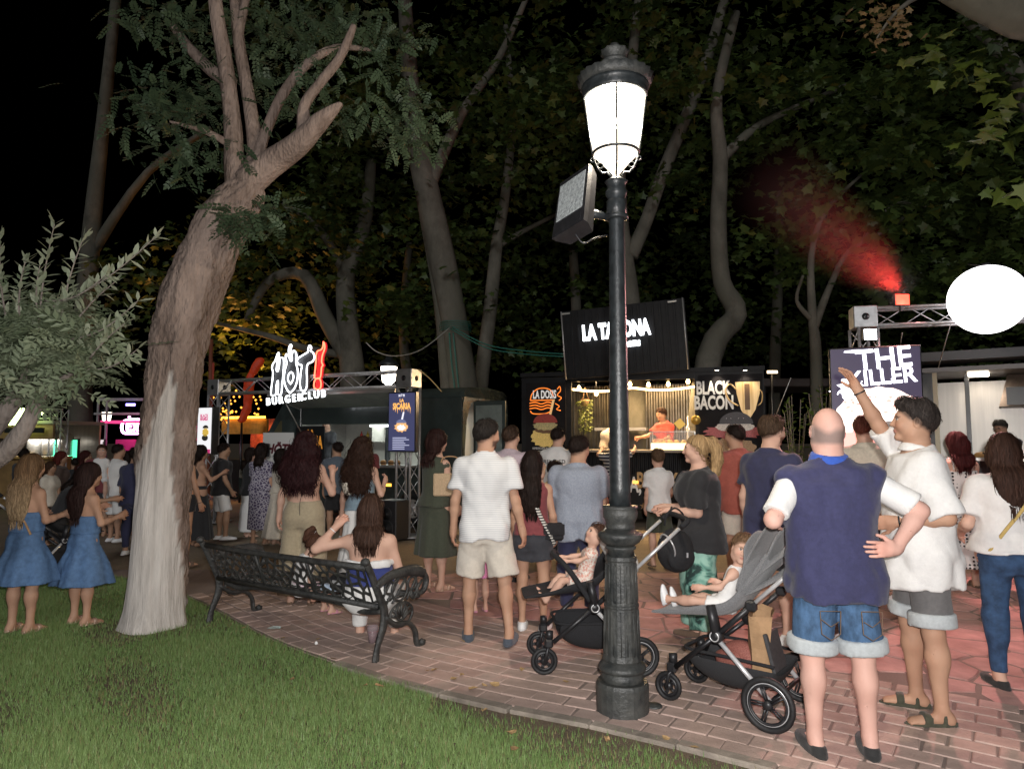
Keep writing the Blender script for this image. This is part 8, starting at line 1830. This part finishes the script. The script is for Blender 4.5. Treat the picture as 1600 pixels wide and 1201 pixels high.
def tail(pts, r0, r1):
    def fn(P, S):
        q = [P.Hd(p) for p in pts]; rr = lerp_list((r0 * .7, r0, r0, r1), len(q))
        for i in range(len(q) - 1): S.cone(q[i], q[i + 1], rr[i] * P.hs, rr[i + 1] * P.hs, .02)
    return fn
TEE = lambda m, **k: ('shirt', 'top', m, dict(dict(hem=-.11, sleeve=.62, loose=.020, wr=.0085), **k))
SHO = lambda m, **k: ('shorts', 'bottom', m, dict(dict(length=.86, loose=.020, flare=.018, wr=.0085), **k))
CROWD = 'people in the crowd'
# --- nearest pair on the right
A = dict(arms={'L': ((-.55, -.45, -.72), (.35, .95, -.05)), 'R': ((.85, -.35, -.60), (-.45, -.12, -.55))}, palm={'R': (0, 1, 0)}, handdir={'R': (-.9, -.33, .02)})
person('bald man in navy polo with white sleeves and denim shorts, hand on hip', **put(1312, 1172, 640), yaw=-3, sex='m', lod=0, girth=1.10, face=True, skin='pink', hair=None, scalp=(.20, .17, .155), head=(-8, 4), twist=0, footyaw=(2, 14), curl=.15, legs={'L': ((-.05, .02, -1), (-.02, -.05, -1)), 'R': ((.09, .0, -1), (.02, -.06, -1))}, **A,
 wear=[('polo', 'top', NAVYL, dict(hem=-.15, sleeve=.10, loose=.024, wr=.010, sl=.004, seed=4, straight=.8)), ('sleeve', 'shape', WHT, dict(fn=sleeves(.86, .014))), ('collar', 'shape', BROYAL, dict(fn=collar(.084, .066))), ('shorts', 'bottom', DENIM, dict(length=.90, loose=.022, flare=.012, wr=.006)), ('turn_up', 'shape', LGREY, dict(fn=cuffs(.965, .066, .075))), ('shoe', 'shoe', SHB)],
 extra=lambda P, root: [lbuild(MB().tube([P.P + np.array((s_ * x_ * P.s, -.192 * P.s - .01, (z_ - .11) * P.s)) for x_, z_ in pts], .0022, 5), 'pocket_stitching', mat('c_stitch', (.17, .11, .07), .8), root) for s_ in (-1, 1) for pts in (((.05, -.08), (.055, -.19), (.10, -.22), (.145, -.19), (.15, -.08), (.05, -.08)), ((.06, -.13), (.10, -.155), (.145, -.12)))])
person('man in white shirt and grey turned-up shorts waving one arm', **put(1452, 1118, 628), yaw=72, sex='m', lod=0, girth=1.02, face=True, skin='tan', hair=('quiff', (.035, .028, .025)), head=(-4, 2), belly=.035, brow=(.06, .045, .04), curl={'L': .5, 'R': .22},
 arms={'R': ((-.06, .58, .82), (-.10, .50, 1)), 'L': ((-.20, -.28, -1), (.35, 1, -.15))}, handdir={'R': (.05, .42, .92)}, palm={'R': (-.35, .8, -.3)}, legs={'L': ((-.06, -.03, -1), (0, -.06, -1)), 'R': ((.07, .12, -1), (.02, -.05, -1))}, footyaw=(12, 4), extra=both(band('R', BLKPL, 'watch'), band('L', BLKPL, 'wristband')),
 wear=[('shirt', 'top', WHT, dict(hem=-.21, sleeve=.92, loose=.026, wr=.010, sl=.022, flare=.012, seed=8)), ('collar', 'shape', WHT, dict(fn=collar(.082, .05))), ('shorts', 'bottom', GREYS, dict(length=.84, loose=.022, flare=.014)), ('turn_up', 'shape', LGREY, dict(fn=cuffs(.915, .062, .075))), ('sandal', 'sandal', SANO)])
# --- middle ground right to left
person('bearded man with glasses in navy t-shirt and white sneakers smoking', **put(1213, 1000, 652), yaw=-52, sex='m', lod=1, girth=.97, face=True, skin='light', hair=('short', (.065, .04, .025)), beard=(.13, .055, .03), head=(-14, -6), curl={'L': .4, 'R': .9}, arms={'R': ((.25, .55, -.75), (-.15, .62, .85)), 'L': ((-.2, -.1, -1), (-.1, .3, -1))}, palm={'R': (-.6, -.5, 0)}, wear=[TEE(NAVY, hem=-.16, loose=.03), SHO(CHAR, length=.8), ('sneaker', 'sneaker', SHW)], extra=both(glasses, lambda P, root: lbuild(MB().bar(P.arm['R'][2] + P.hd['R'] * .16 * P.s, P.arm['R'][2] + P.hd['R'] * .16 * P.s + np.array((.02, .07, .01)), .004, 6), 'cigarette', SHW, root)))
person('man in a rust red shirt and pale shorts with folded arms', **put(1156, 912, 666), yaw=24, sex='m', lod=1, girth=1.08, skin='tan', hair=('short', DK), head=(22, -4), arms={'L': ((-.2, .35, -.9), (.8, .5, .05)), 'R': ((.2, .35, -.9), (-.8, .55, .1))}, wear=[TEE(RUST, hem=-.13, sleeve=.95, loose=.026), SHO(STONE, length=.82), ('shoe', 'shoe', SHB)])
person('blonde woman with ponytail in black t-shirt pushing the black stroller', **put(1098, 1000, 682), yaw=76, sex='f', lod=0, girth=1.22, face=True, skin='light', hair=('pony', BL, dict(fn=tail([(0, -.10, .19), (0, -.145, .185), (0, -.175, .12), (0, -.175, .02), (0, -.155, -.08), (0, -.15, -.12)], .042, .015), n=1400)), head=(0, -3), lips=(.45, .2, .18), brow=(.2, .13, .07), curl=1.0, arms={'L': ((-.10, .10, -1), (.22, 1, .06)), 'R': ((.10, .28, -1), (-.22, 1, .02))}, palm={'L': (.2, .1, -1), 'R': (-.2, .1, -1)}, legs={'L': ((-.03, .02, -1), (0, -.06, -1)), 'R': ((.03, .14, -1), (0, -.02, -1))}, extra=band('L', BLKPL, 'watch', .9, .036, .014), wear=[('shirt', 'top', BLK, dict(hem=-.15, sleeve=.78, loose=.028, wr=.009, sl=.02, straight=.3, neck=.525)), ('trousers', 'bottom', TEAL, dict(length=1.88, loose=.028, flare=.024, wr=.009)), ('shoe', 'shoe', SANB)])
person('boy in a white t-shirt and olive shorts facing the trailer', **put(1031, 884, 705), yaw=4, sex='k', lod=1, skin='light', hair=('short', (.10, .06, .035)), hs=1.08, head=(-6, 0), arms={'R': ((.22, .1, -1), (.05, .75, -.5)), 'L': ((-.15, .0, -1), (0, .35, -1))}, wear=[TEE(WHT, hem=-.08, loose=.03), SHO(OLIVE, length=.9), ('sandal', 'sandal', SANB)])
person('heavy man in a blue-grey shirt seen from behind left of the lamp', **put(905, 965, 684), yaw=-6, sex='m', lod=1, girth=1.18, skin='tan', hair=('short', DK), head=(-38, -8), twist=-4, arms={'L': ((-.16, .0, -1), (-.02, .3, -1)), 'R': ((.2, .3, -.9), (-.2, .7, .55))}, wear=[TEE(BLUEG, hem=-.16, sleeve=.72, loose=.032, wr=.009, sl=.02), ('collar', 'shape', BLUEG, dict(fn=collar(.086, .04))), ('trousers', 'bottom', NAVY, dict(length=1.9, loose=.02)), ('shoe', 'shoe', SHB)])
person('woman in burgundy top and dark shorts with patterned bag strap', **put(833, 982, 706), yaw=-14, sex='f', lod=0, girth=1.0, skin='tan', hair=('long', DK, dict(length=.46, width=.95)), head=(-10, 0), arms={'L': ((-.15, -.05, -1), (-.05, .22, -1)), 'R': ((.2, .0, -1), (.0, .5, -.9))}, extra=strapline([(-.06, -.05, .52), (.02, -.125, .42), (.10, -.135, .2), (.20, -.08, 0), (.23, -.02, -.1)], .026, pattern('strap_bw', 'stripe', (.05, .05, .05), (.7, .68, .62), 14, (.45, .55)), 'bag_strap'), wear=[('top', 'top', BURG, dict(hem=.0, sleeve=.0, loose=.010, wr=.004, neck=.49, sl=.0)), SHO(CHAR, length=.52, loose=.022, flare=.03), ('sneaker', 'sneaker', SHW)])
person('boy in a white t-shirt with hand to his face in front of the neon poster', **put(872, 868, 670), yaw=-20, sex='m', lod=2, girth=.92, skin='light', hair=('short', DK), head=(-30, -5), arms={'R': ((.2, .6, -.7), (-.3, .4, .9))}, wear=[TEE(WHT, loose=.03), SHO(BLK), ('shoe', 'shoe', SHW)], extra=lambda P, root: [(lambda me: (me.transform(Matrix.Translation(P.Lt((0, -.155, .36))) @ Matrix.Rotation(PI / 2, 4, 'X')), link('shirt_print', me, BLKPL, root, False)))(text_mesh('RELAXED', .075, .004))])
person('small dark haired child in yellow beside the blue-grey shirt', **put(866, 925, 714, 1.36), yaw=-35, sex='k', lod=2, skin='tan', hair=('short', DK), head=(-20, -8), wear=[TEE(YEL), SHO(BLK), ('shoe', 'shoe', SHB)])
person('customer in striped t-shirt reaching towards the trailer counter', **put(962, 835, 683), yaw=-10, sex='f', lod=2, skin='tan', hair=('bob', DK, dict(length=.2)), arms={'R': ((.5, .6, .25), (.15, .9, .3)), 'L': ((-.4, .6, .1), (.2, .9, .4))}, wear=[TEE(STRI, loose=.03), ('trousers', 'bottom', BLK, dict(length=1.9)), ('shoe', 'shoe', SHB)])
person('man in striped white polo and beige shorts walking away', **put(758, 1000, 658), yaw=-4, sex='m', lod=0, girth=.97, skin='tan', hair=('short', (.02, .016, .014)), head=(-48, -4), beard=(.05, .03, .025), legs={'L': ((-.10, .10, -1), (-.02, -.02, -1)), 'R': ((.16, -.05, -1), (.12, -.28, -1))}, arms={'L': ((-.26, -.03, -1), (-.08, .16, -1)), 'R': ((.26, -.06, -1), (.22, .12, -1))}, wear=[('polo', 'top', POLO, dict(hem=-.12, sleeve=.64, loose=.022, wr=.0085, sl=.016)), ('collar', 'shape', WHT, dict(fn=collar(.080, .06))), ('shorts', 'bottom', STONE, dict(length=.90, loose=.03, flare=.03, wr=.008)), ('shoe', 'shoe', SHN)])
person('man in a pale pink shirt partly hidden behind the striped polo', **put(798, 905, 668), yaw=-30, sex='m', lod=2, skin='light', hair=('short', (.05, .03, .02)), head=(-10, 0), arms={'R': ((.45, .5, -.6), (-.3, .8, .3))}, wear=[TEE(PINKS, loose=.03, sleeve=.8), SHO(BLK), ('shoe', 'shoe', SHB)])
person('little girl in pink dress hidden behind the beige shorts', **put(750, 955, 812), yaw=20, sex='k', lod=2, skin='light', hair=('short', BR), hs=1.35, wear=[('dress', 'top', PINK, dict(hem=-.05, sleeve=.3)), ('skirt', 'skirt', PINK, dict(waist=.1, hem=.33, rhem=(.2, .17))), ('shoe', 'shoe', SANP)])
tote_p, _ = person('woman in olive green dress with dark bob looking at the van', **put(680, 920, 674), yaw=-42, sex='f', lod=1, girth=1.05, skin='light', hair=('bob', (.03, .014, .012), dict(length=.19, vol=1.1)), head=(-12, -3), arms={'R': ((.18, .12, -1), (-.05, .55, -.85)), 'L': ((-.12, .12, -1), (.25, .6, -.7))}, wear=[('bodice', 'top', OLIVE, dict(hem=-.02, sleeve=0, loose=.014, sl=.002, neck=.51)), ('skirt', 'skirt', OLIVE, dict(waist=.12, hem=.36, rhem=(.235, .20), folds=6, amp=.014)), ('sandal', 'sandal', SANG)])
# --- left of centre
person('curly haired woman in blue-grey top and long white skirt by the tower', **put(562, 925, 686), yaw=-14, sex='f', lod=1, skin='light', girth=.98, hair=('curly', (.032, .016, .011), dict(length=.47, width=1.25, n=1200)), head=(-6, 2), arms={'L': ((-.28, .0, -1), (-.10, .06, -1)), 'R': ((.34, .05, -1), (-.15, .7, .5))}, wear=[('top', 'top', STEELB, dict(hem=.0, sleeve=0, loose=.010, zmax=.36)), ('skirt', 'skirt', WHT, dict(waist=.08, hem=.06, rhem=(.27, .25), folds=11))])
person('woman with long dark curls, bare back and khaki trousers pointing up', **put(472, 942, 678), yaw=-6, sex='f', lod=0, girth=1.12, skin='light', hair=('curly', (.026, .009, .010), dict(length=.43, width=1.45, n=1500)), head=(-14, 3), curl={'L': .5, 'R': .9}, arms={'L': ((-.30, -.05, -1), (-.14, .10, -1)), 'R': ((.42, .25, -.95), (-.22, .55, .95))}, palm={'R': (-.4, .6, 0)}, extra=both(strapline([(-.14, -.02, .27), (-.08, -.125, .262), (0, -.14, .258), (.08, -.125, .262), (.14, -.02, .27)], .006, BLK, 'bikini_strap'), strapline([(.0, -.142, .258), (.03, -.15, .20), (.012, -.15, .10), (.018, -.155, -.02)], .005, BLK, 'strap_tie'), strapline([(.0, -.142, .258), (-.02, -.15, .22), (-.01, -.15, .14)], .005, BLK, 'strap_tie')), wear=[('trousers', 'bottom', KHAKI, dict(waist=.12, length=1.95, loose=.024, flare=.04, wr=.004)), ('sandal', 'sandal', SANB)])
person('man in slate t-shirt and black shorts ordering at the van', **put(524, 842, 692), yaw=8, sex='m', lod=2, skin='tan', hair=('short', DK), head=(35, 0), wear=[TEE(SLATE, loose=.03), SHO(BLK), ('sneaker', 'sneaker', SHW)])
person('woman in long cream dress with curly hair behind the bare back', **put(436, 850, 703), yaw=-30, sex='f', lod=2, skin='light', hair=('bob', DK, dict(length=.2, vol=1.3)), head=(-20, 0), wear=[('dress', 'top', CREAM, dict(hem=0, sleeve=.4)), ('skirt', 'skirt', CREAM, dict(waist=.12, hem=.1, rhem=(.26, .24)))])
person('woman in a purple patterned midi dress seen from behind', **put(405, 849, 694), yaw=-6, sex='f', lod=2, girth=1.06, skin='tan', hair=('bob', DK, dict(length=.24, vol=1.1)), arms={'L': ((-.15, .35, -1), (-.1, .9, .2))}, wear=[('dress', 'top', PURP, dict(hem=0, sleeve=.75, loose=.02)), ('skirt', 'skirt', PURP, dict(waist=.12, hem=.22, rhem=(.185, .165), folds=3, amp=.006)), ('sandal', 'sandal', SANG)])
person('woman in wide white trousers behind the purple dress', **put(388, 838, 700), yaw=-60, sex='f', lod=2, skin='light', hair=('long', DK, dict(length=.3)), arms={'R': ((.1, .5, -.8), (0, .9, .3))}, wear=[TEE(BLK), ('trousers', 'bottom', WHT, dict(length=1.9, loose=.04, flare=.05)), ('sandal', 'sandal', SANB)])
person('man in black t-shirt, white shorts and white sneakers by the van wheel', **put(344, 843, 694), yaw=-62, sex='m', lod=2, girth=1.05, skin='olive', hair=('short', DK), head=(-10, -2), arms={'R': ((.12, .12, -1), (-.05, .5, -.9))}, legs={'R': ((.03, .2, -1), (0, -.02, -1))}, wear=[TEE(BLK, loose=.028), SHO(WHT, length=.9), ('sneaker', 'sneaker', SHW)])
person('woman in black crop top and black shorts half behind the tree trunk', **put(283, 884, 690), yaw=-30, sex='f', lod=1, skin='tan', hair=('long', DK, dict(length=.42)), arms={'R': ((.24, .1, -1), (.10, .3, -1))}, extra=band('R', SANB), wear=[('top', 'top', BLK, dict(hem=.14, sleeve=0, loose=.01, sl=0)), SHO(BLK, length=.35), ('sandal', 'sandal', SANB)])
person('woman with bare tanned back in a dark skirt beside the left tower', **put(308, 852, 697), yaw=-50, sex='f', lod=2, skin='tan', hair=('bob', DK, dict(length=.16)), arms={'R': ((.1, .5, -.8), (-.1, .8, .5))}, wear=[('skirt', 'skirt', BLK, dict(waist=.12, hem=.1, rhem=(.24, .22)))])
# --- the two girls in denim dresses on the lawn
GD = lambda m, hem: [('bodice', 'top', m, dict(hem=.06, zmax=.255, loose=.018, wr=.003)), ('skirt', 'skirt', m, dict(waist=.14, hem=hem, rhem=(.27, .22), folds=7, amp=.016)), ('sandal', 'sandal', SANG)]
person('blonde girl in denim dress with tan strap on the lawn', **put(33, 986, 714), yaw=-12, sex='k', lod=0, skin='tan', hs=1.06, hair=('long', (.16, .095, .05), dict(length=.50, width=1.05, n=1700, tips=(.34, .24, .14))), head=(-4, -4), arms={'R': ((.22, .1, -1), (-.05, .85, .15)), 'L': ((-.2, .1, -1), (.05, .8, .1))}, extra=strapline([(-.08, .48), (-.02, .36), (.05, .24), (.10, .14), (.14, .04)], .011, kraft, 'bag_strap', .026), wear=GD(DENIML, at(33, 908, gp(33, 986).y).z))
person('dark haired girl in denim dress standing left of the trunk', **put(126, 974, 728), yaw=-26, sex='k', lod=0, skin='tan', hs=1.08, hair=('long', (.030, .016, .014), dict(length=.44, width=1.0, n=1700)), head=(-12, -6), arms={'R': ((.2, .2, -1), (-.1, .8, .2)), 'L': ((-.3, .15, -1), (.1, .75, .4))}, wear=GD(DENIML, at(126, 910, gp(126, 974).y).z))
# --- crowd at the far left, lit from behind
for lab, px, fy, hy, kw in (
 ('bald man in a dark red shirt in the far left crowd', 152, 838, 694, dict(hair=None, sex='m', skin='tan', yaw=20, wear=[TEE(BURG), SHO(CHAR)])),
 ('woman with long dark red hair in brown before the turquoise screen', 88, 842, 706, dict(hair=('long', (.10, .02, .015), dict(length=.3)), sex='f', skin='olive', yaw=-60, wear=[TEE(BRN, sleeve=.9), ('trousers', 'bottom', BLK, dict(length=1.9))])),
 ('woman in a dusty top between the two denim girls', 72, 850, 722, dict(hair=('bob', BR, dict(length=.2)), sex='f', skin='olive', yaw=-90, wear=[TEE(CREAM), ('trousers', 'bottom', BLK, dict(length=1.9))])),
 ('long haired woman in profile right of the turquoise screen', 127, 838, 705, dict(hair=('long', (.05, .012, .010), dict(length=.35)), sex='f', skin='tan', yaw=-70, wear=[TEE(PINKS), ('skirt', 'skirt', BLK, dict(hem=.3))])),
 ('woman in a brown top just left of the pale trunk', 194, 836, 706, dict(hair=('bob', DK, dict(length=.25)), sex='f', skin='tan', yaw=70, wear=[TEE(BRN), ('trousers', 'bottom', BLK, dict(length=1.9))])),
 ('man in long navy clothes beside the pale trunk', 205, 866, 700, dict(hair=('short', DK), sex='m', skin='tan', yaw=-10, wear=[TEE(NAVY, sleeve=.9), ('trousers', 'bottom', NAVY, dict(length=1.9)), ('sneaker', 'sneaker', SHW)])),
 ('tall man with dark hair at the far left stall counter', 30, 836, 702, dict(hair=('short', DK), sex='m', skin='olive', yaw=-20, wear=[TEE(CHAR), SHO(BLK)])),
 ('dark haired customer in black under the green neon', 112, 832, 716, dict(hair=('short', DK), sex='m', skin='olive', yaw=30, wear=[TEE(BLK), SHO(CHAR)])),
 ('man in a white shirt and white shorts carrying a baby', 178, 846, 695, dict(hair=('short', DK), sex='m', skin='tan', yaw=-30, head=(-20, 0), arms={'L': ((-.2, .4, -.9), (.3, .9, .2))}, wear=[TEE(WHT), SHO(WHT, length=.95), ('sneaker', 'sneaker', SHW)])),
 ('woman in black kneeling by the dark pram behind the girls', 84, 886, 775, dict(H=1.6, hair=('long', DK, dict(length=.25)), sex='f', skin='olive', yaw=-60, lean=25, legs={'L': ((0, .9, -.3), (0, -.6, -.9)), 'R': ((0, .5, -.9), (0, -.95, -.3))}, arms={'R': ((.1, .8, -.4), (0, .9, .1)), 'L': ((0, .7, -.5), (.1, .9, .2))}, wear=[TEE(BLK), ('trousers', 'bottom', BLK, dict(length=1.9)), ('sneaker', 'sneaker', SHW)])),
):
    q = put(px, fy, hy, kw.pop('H', None)); person(lab, **q, lod=3 if fy < 860 else 2, **kw)
q = gp(160, 846); person('baby in white carried on the man\'s arm in the crowd', q.x, q.y - .12, 200, H=.85, sex='k', lod=2, hs=1.5, z=0, pz=1.05, sit=True, skin='light', hair=('kid', BR), legs={'L': ((-.2, .5, -.8), (0, .1, -1)), 'R': ((.2, .5, -.8), (0, .1, -1))}, wear=[TEE(WHT), SHO(WHT, length=.6)])
sC = stroller(tuple(gp(78, 905)), R(-35), 'dark pram with mustard basket behind the denim girls', BLKFAB, BLKPL, False)
# --- right background
person('man in beige t-shirt with red lit hair before the LED screen', **put(1362, 936, 652), yaw=-12, sex='m', lod=1, skin='light', hair=('short', (.10, .03, .02)), head=(-30, 0), wear=[TEE(BEIGE, loose=.026), SHO(CHAR), ('sandal', 'sandal', SANB)])
person('woman in white dress with black polka dots', **put(1507, 916, 678), yaw=-8, sex='f', lod=1, girth=1.16, skin='light', hair=('bob', (.06, .012, .012), dict(length=.26, vol=1.1)), head=(8, -4), arms={'L': ((-.2, .25, -1), (.1, .8, -.2)), 'R': ((.2, .3, -1), (-.1, .8, -.1))}, extra=both(strapline([(-.10, -.10, .40), (-.095, -.07, .50), (-.09, .03, .51)], .028, DOTS, 'dress_strap'), strapline([(.10, -.10, .40), (.095, -.07, .50), (.09, .03, .51)], .028, DOTS, 'dress_strap')), wear=[('bodice', 'top', DOTS, dict(hem=.02, zmax=.38, loose=.012)), ('skirt', 'skirt', DOTS, dict(waist=.13, hem=.22, rhem=(.26, .24), folds=7)), ('sandal', 'sandal', SANB)])
person('woman in white t-shirt and blue jeans with long brown hair at right edge', **put(1592, 1072, 680), yaw=-14, sex='f', lod=0, girth=1.22, skin='light', hair=('long', (.040, .020, .014), dict(length=.36, width=1.05)), head=(-30, 0), arms={'L': ((-.34, .05, -1), (.1, .75, -.3)), 'R': ((.3, .1, -1), (0, .5, -.8))}, extra=strapline([(.10, .50), (.06, .40), (0, .30), (-.08, .18), (-.15, .08), (-.20, 0)], .013, YEL, 'bag_strap', .068), wear=[('shirt', 'top', WHT, dict(hem=.0, sleeve=.7, loose=.03, wr=.008, sl=.024)), ('jeans', 'bottom', JEAN, dict(waist=.08, length=1.95, loose=.010, wr=.004)), ('shoe', 'shoe', SHB)])
# --- staff behind the counters
q = tf.P(tf.px(1040, .42), .42, 0); person('vendor in a red t-shirt leaning over the trailer counter', q.x, q.y, 130, H=1.70, sex='f', lod=1, z=.50, skin='tan', hair=('short', (.06, .03, .02)), lean=8, head=(-20, -8), arms={'R': ((.2, .6, -.5), (.2, .9, -.15)), 'L': ((-.2, .5, -.8), (.1, .9, -.1))}, wear=[TEE(RED), ('trousers', 'bottom', BLK, dict(length=1.9))])
q = tf.P(tf.px(950, .55), .55, 0); person('cook in beige bending inside the trailer behind the lamp post', q.x, q.y, 200, H=1.72, sex='m', lod=2, z=.36, skin='tan', hair=('short', BR), lean=22, head=(0, -15), wear=[TEE(BEIGE, sleeve=.9), ('trousers', 'bottom', BLK, dict(length=1.9))])
q = vf.P(vf.px(512, .6), .6, 0); person('cook in a grey cap working inside the burger van', q.x, q.y, 150, H=1.55, sex='m', lod=2, z=.46, skin='light', hair=('short', GY), head=(10, -10), wear=[TEE(CHAR), ('trousers', 'bottom', BLK, dict(length=1.9))])
q = at(572, 700, 11.6); person('grey haired customer in maroon at the van counter', q.x, q.y, -20, H=at(572, 684, 11.6).z, sex='m', lod=2, skin='tan', hair=('short', GY), head=(-25, 0), wear=[TEE(BURG), ('trousers', 'bottom', BLK, dict(length=1.9))])
q = kf.P(kf.px(1572, .55), .55, 0); person('cook with glasses in the steel kitchen truck', q.x, q.y, 105, H=1.66, sex='m', lod=1, z=.24, skin='tan', hair=('short', (.05, .045, .04)), lean=8, head=(8, -12), extra=glasses, arms={'L': ((-.1, .6, -.7), (.1, .9, -.2)), 'R': ((.1, .6, -.7), (-.1, .9, -.2))}, wear=[TEE(CHAR), ('trousers', 'bottom', BLK, dict(length=1.9))])
# --- bench sitters
def on_bench(x, y): return wmat(bench) @ Vector((x, y, 0))
SITL = {'L': ((-.12, .95, .05), (0, .08, -1)), 'R': ((.12, .95, .05), (0, .08, -1))}
q = on_bench(1.70, .19); person('woman in strapless blue top sitting on the bench seen from behind', q.x, q.y, 2, H=1.62, sex='f', lod=0, girth=1.2, skin='light', pz=.40, sit=True, hair=('long', (.05, .027, .019), dict(length=.27, width=.95, n=1500)), lean=-2, head=(-6, -10), legs=SITL, arms={'L': ((-.95, -.12, -.22), (.62, .30, .72)), 'R': ((.30, .12, -1), (-.1, .8, -.35))}, palm={'L': (.3, .6, 0)}, extra=both(band('L', SHW, 'paper_wristband', .82), strapline([(.02, -.12, .50), (.03, -.135, .36), (.01, -.135, .24)], .008, GREYS, 'bag_strap')), wear=[('top', 'top', cloth('royal_top', (.035, .05, .20)), dict(hem=.10, zmax=.27, loose=.014)), ('trim', 'top', WHT, dict(hem=.262, zmax=.285, loose=.020, wr=.0085)), ('trousers', 'bottom', WHT, dict(waist=.14, length=1.9, loose=.022)), ('sandal', 'sandal', SANP)])
q = on_bench(.88, .20); person('small girl with ponytail sitting beside the woman on the bench', q.x, q.y, math.degrees(bang) - 14, H=.86, sex='k', lod=1, hs=1.36, skin='light', pz=.36, sit=True, lean=10, side=8, hair=('pony', (.07, .032, .02), dict(fn=tail([(0, -.06, .25), (0, -.12, .28), (0, -.15, .22), (0, -.15, .12)], .035, .012))), head=(-24, -18), legs={'L': ((-.1, .95, -.05), (0, .3, -1)), 'R': ((.1, .95, -.05), (0, .3, -1))}, extra=lambda P, root: lbuild(MB().torus(.022 * P.hs, .010 * P.hs, 16, 8, Matrix.Translation(P.Hd((0, -.085, .262))) @ Matrix.Rotation(R(60), 4, 'X')), 'hair_tie', SHW, root), wear=[TEE(WHT, sleeve=.4), ('skirt', 'bottom', CHECK, dict(length=.7, loose=.04, waist=.1)), ('sandal', 'sandal', SANP)])
# --- children in the strollers
q = local_to(sB, (0, .06, 0)); person('toddler in white sitting in the grey stroller looking round', q.x, q.y, math.degrees(sB.rotation_euler.z), H=.78, sex='k', lod=0, face=True, hs=1.62, skin='light', pz=.605, sit=True, lean=-20, hair=('kid', (.15, .088, .05)), brow=(.2, .12, .07), head=(118, 4), legs={'L': ((-.25, .95, .05), (.1, .98, -.12)), 'R': ((.2, .95, .0), (-.1, .95, -.25))}, arms={'L': ((-.75, .35, -.6), (-.35, .85, -.05)), 'R': ((.2, .3, -.8), (-.2, .9, .2))}, wear=[('vest', 'top', WHT, dict(hem=-.1, sleeve=.0, loose=.012, sl=0)), SHO(WHT, length=.55), ('sock', 'sneaker', SHW)], extra=lambda P, root: lbuild(MB().lathe([(0, 0), (.03, 0), (0, .004)], 14, (0, 0, 0), True, facing(P.Lt((.02, .125, .30)), P.Rt @ np.array((1, 0, 0)))), 'vest_print', BLKPL, root))
q = local_to(sA, (0, .05, 0)); person('baby girl in floral dress in the black stroller', q.x, q.y, math.degrees(sA.rotation_euler.z), H=.70, sex='k', lod=1, face=True, hs=1.62, skin='light', pz=.615, sit=True, lean=-16, hair=('kid', (.06, .03, .02)), head=(14, 8), legs={'L': ((-.15, .95, .0), (0, .66, -.75)), 'R': ((.15, .95, -.0), (0, .70, -.72))}, arms={'L': ((-.3, .7, -.3), (.2, .95, -.05)), 'R': ((.3, .7, -.3), (-.2, .95, -.05))}, wear=[('dress', 'top', FLOR, dict(hem=-.12, sleeve=.4, loose=.03)), ('skirt', 'bottom', FLOR, dict(length=.75, loose=.05))])
S_ = Shape().ell((0, 0, 0), (.15, .09, .20), None, .03); S_.disp(wrinkle(3, .008, 26)); Dg, axg = S_.grid(.012); gv, gf = surfnets(Dg, axg); cu = link('white_cushion', mesh_np('white_cushion', gv, gf), WHT); cu.location = local_to(sA, (0, -.20, .80)); cu.rotation_euler = (R(-35), 0, sA.rotation_euler.z); tag(cu, 'white padded cushion at the head of the black stroller', 'cushion')
# --- carried bags
Rb = wmat(tote_p); c = Rb @ Vector((.20, .02, 1.12)); o = empty('tote_bag', tuple(c), tote_p.rotation_euler.z + .9, 'flat straw coloured tote bag under the arm of the green dress', 'bag'); MB().box((0, 0, 0), (.36, .07, .24), None, .012).build('bag_body', mat('c_straw', (.52, .38, .24), .9, var=.15, scale=60, bump=.4, bscale=160), o, False); MB().tube(catmull([(-.1, 0, .12), (-.08, 0, .28), (.08, 0, .28), (.1, 0, .12)], 5), .008, 6).build('handle', kraft, o, False)
p = gp(852, 982); o = empty('shoulder_bag', (p.x + .06, p.y - .06, .82), .3, 'small black shoulder bag at the hip of the burgundy top', 'bag'); MB().box((0, 0, 0), (.19, .08, .15), None, .03).build('bag_body', BLKFAB, o, False); MB().box((0, -.043, .02), (.19, .012, .09), None, .01).build('flap', BLKPL, o, False)
p = gp(538, 925); o = empty('shoulder_bag', (p.x + .04, p.y - .08, 1.14), -.2, 'small white shoulder bag on the curly haired woman', 'bag'); S_ = Shape().ell((0, 0, 0), (.075, .05, .13), None, .03); Dg, axg = S_.grid(.01); gv, gf = surfnets(Dg, axg); link('bag_body', mesh_np('bag_body', gv, gf), CREAM, o, False); MB().tube(catmull([(-.03, .02, .1), (.02, .08, .3), (.06, .12, .36)], 4), .006, 5).build('strap', CREAM, o, False)
q = on_bench(1.50, .12); o = empty('shoulder_bag', (q.x, q.y, .43), bang, 'black bag lying on the bench beside the seated woman', 'bag'); MB().box((0, 0, .05), (.22, .16, .12), None, .03).build('bag_body', BLKFAB, o, False); MB().box((0, -.082, .06), (.1, .01, .03), None, .004).build('buckle', ALU, o, False)
q = on_bench(1.36, .10); o = empty('tissue_pack', (q.x, q.y, .40), bang + .2, 'crumpled blue and white tissue pack on the bench seat', 'tissues'); MB().box((0, 0, .03), (.15, .09, .05), None, .018).build('pack', cloth('paleblue', (.45, .55, .68), .25), o, False); MB().box((.03, 0, .062), (.06, .05, .03), None, .01).build('tissue', WHT, o, False)
print('PEOPLE', _STATS)
